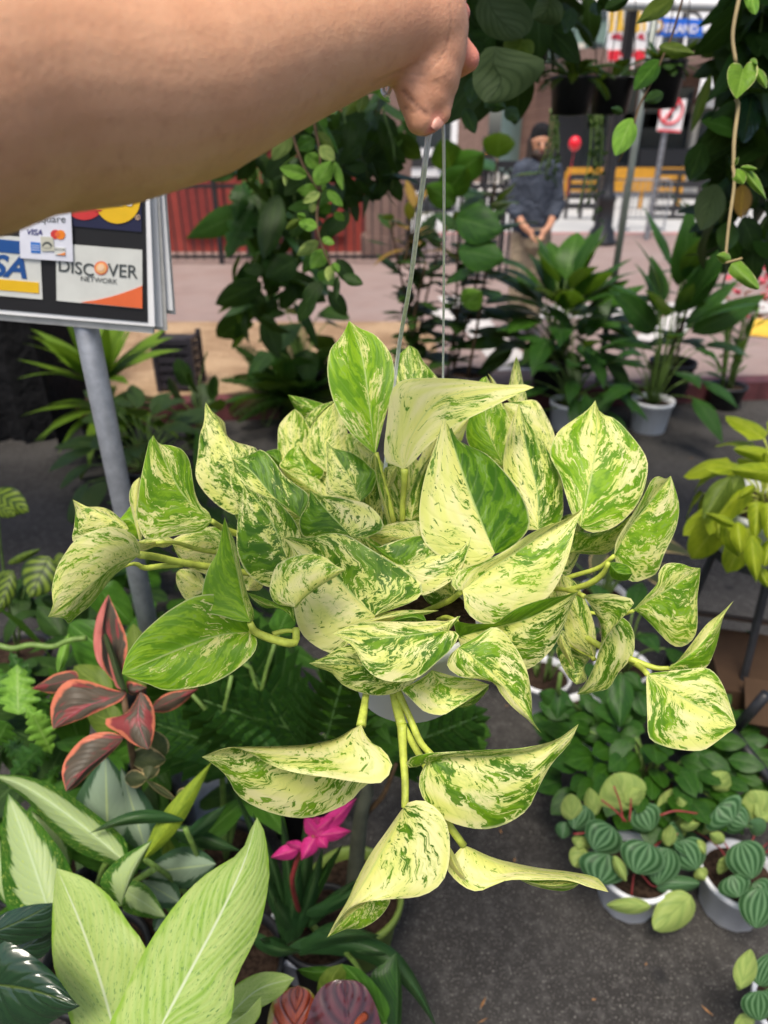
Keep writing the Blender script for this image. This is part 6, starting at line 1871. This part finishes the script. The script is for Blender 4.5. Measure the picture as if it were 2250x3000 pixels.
# ---------------------------------------------------------------- the marbled pothos held up in front
HB = P(885, 1400, 0.72)
hero = thing('hanging_pothos', 'cream and green marbled pothos hanging in the centre, held up by its wire hanger', 'potted plant', HB)
ML = MT['marble']


def T(z, mid, A, B, db, dt, dA=0.012, dB=0.012, gA=0.3, gB=0.3, bulge=0.10, **kw):
    return trace(hero, ML, z, mid, A, B, db, dt, dA, dB, gA, gB, bulge, nu=26, nv=6, **kw)


pot = MB().lathe((HB.x, HB.y, HB.z - 0.055), [(0.0, 0.0), (0.052, 0.0), (0.056, 0.004), (0.070, 0.095), (0.076, 0.097), (0.077, 0.112), (0.073, 0.112), (0.070, 0.098), (0.066, 0.09)], 40)
pot.build('pot', MT['white_pot'], hero, True)
MB().lathe((HB.x, HB.y, HB.z - 0.055), [(0.0, 0.094), (0.03, 0.096), (0.069, 0.092)], 24).build('soil', MT['soil'], hero, True)

# tall upright leaf and its neighbours at the top
T('Z1', [(1138, 892), (1110, 650), (1060, 300), (980, 82)],
  [(1060, 830), (970, 740), (885, 570), (848, 400), (865, 260), (915, 200), (957, 135)],
  [(1152, 860), (1190, 700), (1240, 530), (1256, 400), (1230, 280), (1140, 170), (1040, 125)], .70, .74, -.012, -.008, .70, .72, tone=1.0)
T('Z2', [(150, 690), (190, 520), (330, 330), (550, 262), (857, 248)],
  [(100, 668), (52, 645), (47, 560), (60, 450), (80, 290), (120, 225), (200, 200), (400, 200), (550, 215), (700, 235), (790, 230)],
  [(200, 655), (300, 550), (430, 455), (600, 370), (690, 325), (760, 290)], .675, .67, .012, -.012, .02, .05)
T('Z2', [(220, 480), (210, 300), (182, 22)], [(130, 400), (110, 250), (115, 100), (145, 55)],
  [(400, 400), (380, 270), (330, 190), (260, 110), (225, 45)], .80, .82, gA=.6, gB=.55)
T('Z2', [(645, 1145), (540, 900), (440, 620), (400, 480), (380, 375)],
  [(560, 1235), (470, 1230), (330, 1150), (260, 1080), (238, 980), (240, 870), (270, 720), (340, 510), (365, 420)],
  [(705, 1132), (765, 1090), (826, 1015), (832, 950), (800, 850), (720, 730), (600, 610), (450, 535), (402, 440)], .635, .67, -.010, .012, .24, 1.15, tone=0.12)
T('Z2', [(880, 1020), (870, 800), (810, 550), (775, 332)],
  [(780, 1000), (720, 850), (690, 680), (702, 560), (732, 440), (762, 370)],
  [(1000, 970), (1013, 830), (1000, 740), (950, 620), (870, 500), (800, 395)], .70, .73, gA=.2, gB=.55)
T('Z2', [(1108, 1000), (1150, 800), (1185, 600), (1195, 470), (1188, 318)],
  [(1065, 940), (1025, 820), (995, 720), (955, 650), (942, 590), (985, 490), (1060, 430), (1130, 382), (1168, 345)],
  [(1130, 1020), (1190, 1033), (1290, 1003), (1380, 925), (1440, 830), (1471, 700), (1460, 620), (1400, 530), (1300, 422), (1220, 390), (1198, 350)],
  .66, .73, .02, -.006, .42, .48, tone=0.9)
T('Z2', [(1290, 1155), (1370, 1010), (1480, 870), (1595, 726)],
  [(1298, 1085), (1335, 1015), (1378, 950), (1450, 830), (1490, 750), (1530, 728), (1565, 742)],
  [(1297, 1190), (1340, 1270), (1390, 1299), (1440, 1290), (1520, 1250), (1560, 1150), (1620, 1020), (1641, 900), (1620, 800)], .66, .69, -.01, .012, .32, .52, tone=0.9)
T('Z7', [(890, 640), (1050, 540), (1200, 450), (1331, 362)],
  [(930, 598), (965, 560), (1050, 465), (1062, 390), (1110, 335), (1200, 333), (1275, 358)],
  [(940, 660), (1050, 770), (1130, 850), (1200, 876), (1280, 830), (1312, 740), (1312, 560), (1327, 440)], .66, .66, -.004, .012, .45, .6, tone=0.6)
T('Z7', [(985, 1050), (1150, 1160), (1300, 1250), (1440, 1320), (1563, 1382)],
  [(1020, 1043), (1100, 1033), (1250, 1018), (1370, 1010), (1440, 1060), (1490, 1150), (1530, 1270), (1552, 1340)],
  [(980, 1090), (983, 1200), (988, 1330), (998, 1460), (1080, 1512), (1200, 1541), (1340, 1546), (1420, 1502), (1500, 1440), (1552, 1402)], .615, .60, .012, -.006, .30, .34, tone=0.65)
T('Z7', [(1120, 1015), (1290, 900), (1420, 750), (1546, 577)],
  [(1140, 990), (1180, 970), (1260, 870), (1370, 730), (1460, 658)],
  [(1180, 1060), (1250, 1062), (1370, 1006), (1420, 910), (1450, 810), (1482, 680)], .635, .66, gA=.35, gB=.65, tone=0.8)
T('Z7', [(575, 545), (640, 640), (690, 760), (670, 930), (600, 1100), (530, 1182)],
  [(610, 533), (680, 530), (760, 530), (850, 553), (906, 575), (860, 650), (760, 750), (690, 850), (650, 980), (598, 1090)],
  [(720, 650), (840, 690), (890, 750), (906, 830), (890, 940), (800, 1042), (740, 1140), (650, 1166), (580, 1180)], .635, .62, -.03, .02, .32, .42)
T('Z7', [(645, 960), (600, 800), (520, 620), (440, 408)],
  [(655, 900), (654, 780), (630, 680), (600, 600), (540, 480), (490, 430)],
  [(590, 920), (480, 840), (440, 700), (400, 560), (405, 460)], .68, .69, gA=.3, gB=.35)
T('Z7', [(600, 940), (560, 1050), (528, 1118)], [(480, 870), (398, 880), (425, 980), (480, 1075)],
  [(615, 950), (580, 1010), (597, 1085), (560, 1110)], .71, .70, gA=.5, gB=.4)
T('Z7', [(420, 780), (460, 890), (519, 1028)], [(398, 830), (430, 900), (485, 985)], [(450, 770), (482, 850), (507, 960)], .66, .65, gA=.1, gB=.35)
T('Z2', [(470, 1345), (620, 1230), (800, 1110), (950, 1010), (1122, 900)],
  [(440, 1347), (410, 1312), (440, 1240), (560, 1200), (700, 1130), (850, 1030), (1000, 970), (1080, 930)],
  [(478, 1380), (478, 1430), (508, 1480), (570, 1521), (660, 1526), (780, 1470), (930, 1380), (1002, 1270), (1052, 1130), (1082, 1000), (1102, 950)],
  .615, .645, -.012, -.012, .26, .26)
T('B', [(390, 600), (700, 515), (1000, 430), (1369, 227)],
  [(365, 520), (368, 470), (480, 490), (600, 490), (700, 485), (780, 420), (900, 350), (1100, 288), (1250, 262)],
  [(420, 690), (500, 800), (700, 900), (950, 862), (1100, 755), (1200, 620), (1290, 400), (1332, 290)], .615, .60, -.012, .012, 1.0, .36, tone=0.1)
T('B', [(400, 680), (560, 800), (750, 970), (900, 1150), (1068, 1376)],
  [(430, 655), (520, 610), (660, 520), (740, 540), (830, 640), (900, 750), (952, 870), (978, 1000), (992, 1130), (992, 1240), (1012, 1312)],
  [(330, 740), (303, 830), (350, 882), (420, 922), (560, 940), (680, 970), (740, 1060), (840, 1172), (950, 1262), (1022, 1335)], .585, .57, .012, .006, .5, .35)
T('A', [(1700, 960), (1480, 985), (1150, 1015), (758, 985)],
  [(1799, 833), (1700, 880), (1560, 880), (1450, 890), (1250, 888), (1060, 889), (900, 920)],
  [(1785, 990), (1714, 1115), (1600, 1220), (1500, 1310), (1400, 1361), (1250, 1376), (1100, 1332), (1000, 1230), (940, 1110), (850, 1035)],
  .585, .57, .014, -.012, .38, .48, bulge=.16, tone=0.3)
T('A', [(1620, 798), (1300, 835), (1050, 890), (798, 942)], [(1480, 795), (1350, 793), (1200, 812), (1000, 880)], [(1450, 850), (1250, 890), (1100, 905), (950, 972)], .605, .60, gA=.3, gB=.4)
T('A', [(1520, 885), (1400, 850), (1218, 890)], [(1480, 818), (1400, 795), (1300, 838)], [(1450, 900), (1350, 905)], .60, .60, gA=.95, gB=.9)
T('A', [(1430, 1300), (1100, 1250), (850, 1235), (568, 1225)],
  [(1400, 1150), (1150, 1060), (870, 1080), (700, 1168)],
  [(1450, 1340), (1380, 1402), (1250, 1471), (1100, 1486), (950, 1451), (830, 1391), (750, 1301), (640, 1262)], .61, .60, .012, .012, .48, .5)
T('B', [(180, 865), (280, 985), (450, 1015), (646, 985)],
  [(260, 888), (380, 920), (500, 938), (590, 963)],
  [(100, 930), (0, 985), (-70, 1020), (-10, 1080), (60, 1150), (130, 1207), (260, 1231), (350, 1187), (470, 1112), (570, 1047)], .625, .61, .006, -.01, .35, .42)
T('B', [(640, 990), (560, 1085), (378, 1166)], [(600, 1000), (480, 1095)], [(632, 1030), (540, 1132), (450, 1168)], .63, .635, gA=.6, gB=.6)
# centre left
T('A', [(1105, 840), (950, 700), (800, 540), (600, 330), (358, 208)],
  [(1200, 805), (1420, 720), (1493, 640), (1482, 590), (1430, 530), (1300, 440), (1150, 350), (1000, 258), (900, 198), (800, 173), (700, 174), (580, 207), (500, 211), (420, 200)],
  [(1080, 900), (900, 1060), (760, 1142), (630, 1092), (530, 1012), (480, 930), (448, 800), (440, 700), (420, 500), (432, 380), (418, 290)],
  .605, .635, -.004, .006, .55, .2, bulge=.14, tone=0.15)
T('A', [(445, 770), (560, 660), (700, 560), (862, 463)],
  [(300, 740), (250, 650), (258, 560), (300, 440), (380, 383), (480, 350), (600, 338), (700, 368), (790, 438)],
  [(465, 780), (530, 700), (660, 600), (785, 525)], .565, .56, .004, .008, .34, .4, bulge=.15)
T('A', [(450, 890), (380, 805), (230, 742), (69, 652)], [(430, 755), (300, 735), (170, 685)], [(445, 860), (330, 785), (210, 776), (130, 722)], .575, .55, gA=.8, gB=.6)
T('E', [(1640, 1480), (1500, 1130), (1400, 970), (1290, 820), (1208, 722)],
  [(1560, 1700), (1460, 1728), (1330, 1670), (1220, 1560), (1150, 1400), (1138, 1250), (1152, 1050), (1173, 920), (1196, 800)],
  [(1720, 1450), (1775, 1320), (1750, 1190), (1690, 1060), (1600, 955), (1530, 890), (1400, 828), (1310, 798), (1240, 752)], .63, .68, -.004, .012, .58, .58, tone=0.1)
T('E', [(1759, 1048), (1500, 850), (1300, 620), (1086, 463)],
  [(1843, 848), (1700, 720), (1600, 640), (1530, 540), (1450, 440), (1370, 388), (1290, 430), (1180, 467)],
  [(1700, 1050), (1500, 970), (1300, 960), (1160, 930), (1088, 760), (1079, 650), (1105, 548)], .69, .72, .01, .01, .75, .42, tone=0.05)
T('E', [(1180, 900), (1090, 450), (1000, 200), (920, 60), (838, -72)],
  [(1150, 1025), (1000, 962), (850, 832), (758, 700), (738, 600), (760, 450), (780, 250), (820, 130), (829, 0)],
  [(1300, 600), (1347, 400), (1250, 348), (1140, 318), (1052, 273), (1026, 130), (985, 84), (905, 20)], .74, .77, .004, .02, .36, .36)
T('E', [(900, 1080), (760, 970), (600, 790), (470, 560), (332, 248)],
  [(800, 1180), (600, 1215), (400, 1250), (250, 1252), (188, 1130), (158, 1000), (183, 850), (194, 740), (229, 560), (265, 400), (290, 298)],
  [(862, 990), (790, 930), (740, 820), (712, 680), (682, 500), (622, 400), (560, 365), (480, 345), (400, 335), (360, 300)], .655, .63, -.012, .004, .62, .62, tone=0.7)
T('E', [(200, 1300), (150, 900), (196, 658)], [(110, 950), (94, 830), (128, 720)], [(250, 1100), (250, 800)], .71, .71, gA=.1, gB=.15)
T('E', [(230, 1255), (110, 1080), (-20, 1090)], [(170, 940), (110, 935), (50, 1010)], [(150, 1260), (50, 1200)], .72, .72, gA=1.2, gB=1.2, tone=0.9)
T('E', [(570, 1290), (400, 1280), (158, 1290)], [(450, 1230), (300, 1240)], [(440, 1340), (350, 1332), (260, 1366), (190, 1367)], .69, .68, gA=.2, gB=.2)
T('Z3', [(642, 880), (500, 940), (330, 1075), (83, 1260)],
  [(642, 830), (612, 770), (540, 728), (450, 714), (350, 740), (250, 792), (190, 870), (138, 960), (107, 1090), (114, 1190)],
  [(565, 945), (485, 1010), (420, 1092), (340, 1192), (255, 1258), (210, 1302), (178, 1268)], .60, .555, -.012, .008, .28, .5, tone=.75)
T('Z3', [(575, 725), (420, 640), (234, 546)], [(545, 680), (460, 610), (390, 590), (310, 588)], [(500, 790), (250, 810), (244, 700), (250, 620)], .65, .65, gA=.3, gB=.3)
T('Z3', [(1312, 1350), (1130, 1370), (950, 1430), (750, 1510), (533, 1605)],
  [(1300, 1290), (1180, 1140), (1000, 1128), (850, 1200), (730, 1290), (630, 1390), (560, 1500)],
  [(1340, 1370), (1356, 1420), (1320, 1500), (1200, 1600), (1080, 1662), (950, 1692), (800, 1706), (680, 1662), (590, 1632)], .595, .555, -.004, -.004, .95, .62, tone=1.0)
T('Z3', [(1312, 1290), (1270, 1150), (1240, 1000), (1190, 800), (1157, 652)],
  [(1230, 1282), (1130, 1252), (1050, 1232), (1018, 1150), (1028, 1060), (1060, 960), (1110, 870), (1133, 780), (1148, 700)],
  [(1335, 1230), (1303, 1140), (1265, 1000), (1243, 900), (1213, 790), (1178, 710)], .575, .60, -.008, .012, 1.05, .45, tone=1.0)
T('Z3', [(1310, 1310), (1305, 1210), (1255, 1128)], [(1200, 1290), (1130, 1265)], [(1336, 1260), (1320, 1185)], .60, .61, gA=.4, gB=.5)
# back, upper left
T('Z1', [(640, 1000), (650, 800), (650, 618)], [(555, 950), (547, 800), (555, 720), (600, 660)], [(740, 950), (765, 800), (732, 720), (690, 650)], .80, .81, gA=.3, gB=.32)
T('Z1', [(840, 1000), (830, 800), (892, 578)], [(740, 980), (722, 850), (742, 740), (820, 640)], [(960, 900), (972, 780), (952, 680), (912, 600)], .79, .80, gA=.32, gB=.3)
T('Z1', [(820, 640), (700, 590), (607, 532)], [(850, 600), (750, 563), (680, 545)], [(720, 690), (650, 612)], .85, .85, gA=.75, gB=.7)
T('Z1', [(740, 730), (800, 650), (890, 568)], [(710, 690), (780, 608)], [(800, 690), (865, 620)], .835, .83, gA=.55, gB=.5)
T('Z1', [(575, 960), (520, 910), (465, 882)], [(560, 870), (500, 868)], [(540, 980), (490, 920)], .80, .80, gA=.9, gB=.9)
T('D', [(1270, 1115), (1150, 850), (1020, 640), (858, 383)],
  [(1150, 1125), (900, 1045), (852, 1000), (848, 850), (863, 700), (857, 550), (854, 450)],
  [(1400, 1000), (1462, 850), (1452, 750), (1380, 690), (1322, 630), (1250, 578), (1150, 520), (950, 470), (890, 418)], .71, .735, .004, .004, .4, .72)
T('D', [(800, 1045), (560, 880), (285, 698)], [(792, 900), (742, 840), (640, 798), (500, 780), (400, 740)], [(640, 1045), (450, 905), (350, 805)], .735, .74, gA=.36, gB=.36)
T('D', [(640, 820), (560, 600), (520, 428)], [(400, 770), (285, 690), (330, 600), (400, 500)], [(760, 860), (825, 750), (705, 650), (640, 590), (560, 490)], .765, .775, gA=.5, gB=.6)
T('D', [(1160, 1545), (950, 1320), (800, 1150), (655, 983)],
  [(1300, 1565), (1540, 1450), (1505, 1300), (1400, 1190), (1300, 1128), (1100, 1088), (850, 1048), (760, 1033), (700, 1008)],
  [(1000, 1570), (700, 1545), (580, 1545), (528, 1440), (533, 1320), (600, 1210), (640, 1120), (650, 1050)], .655, .69, -.004, .008, .46, .92, tone=0.05)
T('A', [(1500, 260), (1250, 195), (1028, 190)], [(1480, 88), (1330, 78), (1200, 103), (1100, 140)], [(1450, 310), (1200, 285), (1080, 222)], .675, .68, gA=.3, gB=.3)
T('Z2', [(30, 1150), (160, 1212), (330, 1140), (527, 1007)],
  [(-90, 1040), (0, 1108), (60, 1093), (150, 1066), (250, 1046), (350, 1053), (430, 1060), (490, 1035)],
  [(100, 1250), (200, 1340), (260, 1372), (400, 1300), (470, 1212), (507, 1100), (517, 1050)], .635, .64, .006, -.006, .58, .22)
T('Z2', [(960, 620), (860, 480), (690, 335)], [(968, 510), (922, 400), (866, 320), (780, 323)], [(850, 640), (740, 500)], .78, .79, gA=.3, gB=.3)
T('Z2', [(760, 340), (758, 200), (761, 80)], [(712, 310), (732, 180), (750, 110)], [(818, 330), (797, 220), (776, 120)], .83, .83, gA=.4, gB=.4)
T('Z2', [(690, 670), (600, 450), (600, 188)], [(560, 640), (500, 550), (488, 480), (500, 400), (555, 222)], [(720, 640), (742, 480), (692, 350), (606, 200)], .77, .78, gA=.75, gB=.45)
T('Z2', [(660, 300), (632, 215), (607, 172)], [(640, 280), (622, 215)], [(675, 280), (645, 215)], .79, .79, gA=.1, gB=.1)
T('Z2', [(280, 650), (400, 520), (506, 418)], [(252, 600), (350, 500), (450, 420)], [(330, 650), (450, 560), (485, 480)], .76, .765, gA=.12, gB=.12)
T('C', [(850, 1345), (950, 900), (1112, 528)], [(745, 1300), (760, 1150), (850, 950), (950, 735)], [(960, 1300), (970, 1050), (1042, 700)], .69, .71, gA=.42, gB=.55)
T('C', [(560, 965), (600, 820), (672, 688)], [(518, 880), (520, 720), (600, 688)], [(602, 945), (662, 822)], .735, .74, gA=.3, gB=.3)
T('C', [(742, 1372), (670, 1150), (598, 945)], [(635, 1335), (583, 1200), (568, 1050)], [(750, 1300), (722, 1150), (662, 1018)], .72, .73, gA=.6, gB=.6)
T('C', [(100, 560), (200, 420), (420, 330)], [(60, 450), (70, 300), (200, 300)], [(250, 590), (400, 540), (440, 440)], .79, .79, gA=.5, gB=.45)
T('C', [(380, 1400), (330, 1000), (410, 520)], [(300, 1300), (260, 900), (300, 600)], [(500, 1400), (480, 1000), (440, 700)], .735, .74, gA=.45, gB=.4)
T('C', [(1000, 700), (1120, 450), (1200, 300)], [(985, 560), (1080, 420)], [(1100, 620), (1190, 420)], .76, .76, gA=.15, gB=.15)
T('Z2', [(1050, 1140), (1200, 1090), (1380, 940)], [(1060, 1030), (1180, 1035), (1300, 1000)], [(1150, 1150), (1250, 1145), (1335, 1070), (1382, 990)], .72, .72, gA=.55, gB=.45)
T('Z3', [(1240, 900), (1050, 800), (845, 825)], [(1200, 765), (1100, 712), (950, 738), (830, 798)], [(1200, 1065), (1050, 1005), (930, 955), (868, 880)], .73, .72, gA=.42, gB=.3)
T('Z3', [(1080, 1100), (980, 1065), (863, 992)], [(1000, 985), (900, 968)], [(1020, 1145), (930, 1162), (868, 1065)], .75, .75, gA=.25, gB=.25)
T('Z3', [(1300, 1100), (1330, 1040), (1400, 1000)], [(1240, 1080), (1270, 1010)], [(1380, 1090)], .74, .74, gA=.2, gB=.2)
T('Z7', [(738, 330), (800, 392), (893, 402)], [(790, 325), (865, 350)], [(755, 425), (850, 445)], .65, .65, gA=1.1, gB=1.1)
# half hidden inner leaves that fill the middle of the plant
for b_, t_, w, d, ga in (((840, 1180), (700, 960), 150, .775, .45), ((900, 1190), (860, 960), 140, .79, .55), ((930, 1160), (960, 940), 150, .785, .5), ((780, 1190), (640, 1020), 140, .76, .4),
                         ((700, 1180), (610, 1060), 110, .755, .6), ((870, 1240), (790, 1090), 130, .735, .5), ((1010, 1140), (1090, 960), 150, .775, .4), ((980, 1290), (900, 1180), 120, .71, .55),
                         ((1180, 1230), (1250, 1110), 110, .735, .5), ((560, 1130), (500, 1010), 90, .76, .5), ((820, 1100), (770, 960), 110, .77, .3), ((1150, 1370), (1210, 1260), 90, .70, .5), ((690, 1250), (590, 1190), 100, .73, .55)):
    qleaf(hero, ML, 'X', b_, t_, w, d, d + .02, 'heart', gA=ga, gB=ga * .8, dA=.012, dB=.012, nv=5, nu=20)
# trailing leaves below the pot
T('G', [(1088, 290), (1015, 325), (900, 390), (700, 430), (450, 441), (240, 444), (130, 455), (-22, 515)],
  [(1102, 330), (1150, 410), (1232, 460), (1292, 540), (1297, 610), (1242, 680), (1180, 702), (1000, 682), (850, 657), (640, 627), (480, 582), (330, 502), (235, 452), (100, 470)],
  [(1200, 610), (1150, 690), (1080, 745), (1000, 832), (850, 902), (690, 941), (500, 916), (330, 851), (220, 772), (160, 662), (80, 582)], .60, .555, -.030, .016, .16, .42, bulge=.16, tone=0.5)
T('Z4', [(905, 405), (1050, 402), (1200, 398), (1330, 372), (1461, 282)],
  [(860, 442), (818, 442), (828, 412), (880, 394), (960, 387), (1100, 379), (1250, 371), (1370, 344), (1430, 308)],
  [(878, 450), (863, 500), (880, 560), (930, 620), (1000, 656), (1100, 676), (1190, 656), (1270, 602), (1312, 520), (1362, 430), (1430, 352)], .60, .58, -.010, .004, .55, .44, bulge=.14, tone=0.35)
T('Z4', [(810, 590), (765, 690), (700, 800), (630, 920), (520, 1082)],
  [(788, 618), (738, 690), (688, 760), (638, 850), (598, 940), (556, 1012)],
  [(830, 573), (885, 569), (942, 610), (976, 680), (977, 800), (946, 880), (870, 926), (750, 938), (640, 952), (580, 992)], .60, .585, .016, -.018, .02, .02, bulge=.14)
T('Z4', [(700, 925), (620, 985), (521, 1080)], [(675, 935), (600, 962), (568, 1004)], [(758, 935), (722, 1000), (652, 1046), (592, 1050)], .605, .59, gA=.3, gB=.55)
T('Z4', [(1030, 735), (1150, 800), (1300, 830), (1430, 850), (1573, 911)],
  [(1060, 745), (1150, 784), (1300, 818), (1420, 833), (1522, 853), (1556, 884)],
  [(1000, 768), (968, 820), (1020, 882), (1080, 908), (1140, 887), (1200, 866), (1300, 866), (1420, 867), (1500, 892)], .62, .595, .012, -.008, .08, .12, bulge=.14)
T('Z4', [(1235, 862), (1350, 886), (1468, 875)], [(1350, 860)], [(1300, 890), (1390, 907), (1440, 897)], .615, .605, gA=.5, gB=.55)
T('Z4', [(972, 735), (1000, 810), (1040, 862)], [(968, 790), (1010, 850)], [(992, 760), (1030, 840)], .60, .595, gA=.05, gB=.05)

# stems and leaf stalks
def stalk(z, pts, ds, r, name='stalk'):
    q = []
    n = len(pts)
    for i, p in enumerate(pts):
        x, y = zp(z, p)
        q.append(P(x, y, ds[0] + (ds[1] - ds[0]) * i / (n - 1)))
    return MB().tube(q, [k * .82 for k in r], 8, sub=14).build(name, MT['petiole'], hero, True)


stalk('C', [(425, 520), (490, 800), (560, 1050), (640, 1400)], (.70, .71), [.0028, .0036, .0042])
T('C', [(618, 1425), (520, 1100), (430, 800), (414, 553)], [(545, 1310), (445, 960), (410, 690)], [(575, 1200), (560, 1000), (500, 800), (450, 620)], .695, .69, gA=.25, gB=.5)
stalk('C', [(770, 720), (765, 900), (745, 1150), (740, 1380)], (.675, .70), [.0048, .0036, .004])
stalk('Z2', [(1290, 1158), (1200, 1225), (1040, 1275), (900, 1330)], (.66, .72), [.0025, .003, .003])
stalk('Z7', [(735, 330), (700, 400), (620, 460), (530, 490), (400, 520)], (.65, .70), [.0025, .004, .003])
stalk('Z7', [(895, 640), (820, 665), (700, 660), (500, 640)], (.66, .71), [.0022, .0022])
stalk('Z7', [(988, 1052), (940, 1000), (860, 955), (650, 850), (500, 740)], (.615, .70), [.003, .0045, .0035])
stalk('Z7', [(1128, 1012), (1050, 1012), (960, 985), (870, 950)], (.635, .645), [.0025, .004])
stalk('Z7', [(578, 547), (520, 520), (430, 500), (330, 500)], (.64, .70), [.003, .003])
stalk('Z7', [(642, 955), (620, 930), (560, 900), (400, 800)], (.68, .70), [.003, .003])
stalk('Z3', [(640, 882), (740, 895), (900, 930), (1100, 960), (1400, 1010)], (.60, .70), [.0042, .0045, .004])
stalk('Z3', [(510, 970), (610, 935), (670, 962), (780, 950), (900, 945)], (.61, .65), [.001, .0035, .003])
stalk('Z3', [(740, 810), (860, 808), (980, 845), (1110, 868), (1350, 900)], (.68, .72), [.002, .0035, .003])
stalk('E', [(895, 1080), (1000, 1150), (1150, 1210), (1400, 1300)], (.655, .71), [.003, .004, .004])
stalk('Z3', [(1312, 1295), (1345, 1350), (1450, 1395), (1560, 1420), (1590, 1400), (1590, 1330)], (.578, .61), [.0035, .0045, .0045, .004])
stalk('Z3', [(1312, 1350), (1335, 1352), (1400, 1375)], (.595, .59), [.003, .0035])
stalk('Z3', [(1585, 1345), (1520, 1345), (1450, 1365)], (.61, .60), [.002, .003])
stalk('G', [(1085, 300), (1105, 180), (1120, 80), (1150, -60)], (.60, .64), [.0055, .0040, .004])
stalk('Z4', [(765, 150), (785, 230), (800, 285)], (.645, .62), [.0045, .0055, .0058], 'vine')
stalk('Z4', [(800, 283), (806, 400), (813, 500), (812, 595)], (.62, .60), [.0055, .0045, .0042, .004])
stalk('Z4', [(785, 160), (835, 270), (870, 350), (915, 400)], (.64, .60), [.0045, .004, .004, .0035])
stalk('Z4', [(805, 290), (850, 370), (890, 440), (930, 540), (965, 640), (1032, 738)], (.625, .62), [.0042, .0042, .0045, .0045], 'vine')
stalk('Z4', [(760, 120), (740, 60), (700, -20)], (.645, .68), [.0045, .0045], 'vine')
stalk('B', [(420, 230), (330, 300), (220, 350), (100, 400)], (.62, .70), [.003, .004])
stalk('B', [(380, 470), (300, 440), (230, 460)], (.61, .68), [.003, .003])
# wire hanger: a hook above and wires down to the rim
hang = thing('wire_hanger', 'thin steel wire hanger with a hook, gripped by the hand and holding the white pot', 'wire hanger', P(930, 250, .478))
wr = 0.00115
apex = P(938, 255, .478)
rim = lambda a: HB + Vector((0.076 * math.cos(a), 0.076 * math.sin(a), 0.054))
def hw(pts, r=wr, name='wire', sub=20): return MB().tube(pts, r, 8, sub=sub).build(name, MT['wire'], hang, True)
p1 = P(923, 290, .475); p1b = P(853, 800, .75)
hw([apex, p1, p1.lerp(p1b, .5) + Vector((0.002, 0, 0)), p1b, rim(2.1)], [wr, wr])
hw([q + Vector((0.0021, 0.0006, 0)) for q in (apex, p1, p1.lerp(p1b, .5) + Vector((0.002, 0, 0)), p1b, rim(2.1))], [wr, wr])
p2 = P(958, 262, .475); p2b = P(957, 815, .76)
hw([apex, p2, p2b, rim(1.1)], [.0012, .0012])
hk = [apex, P(925, 200, .48), P(900, 140, .485), P(860, 130, .49), P(832, 165, .49), P(826, 190, .487), P(831, 205, .484), P(839, 203, .482), P(845, 180, .482)]
hw(hk, [.0016, .0016], 'hook', 40)
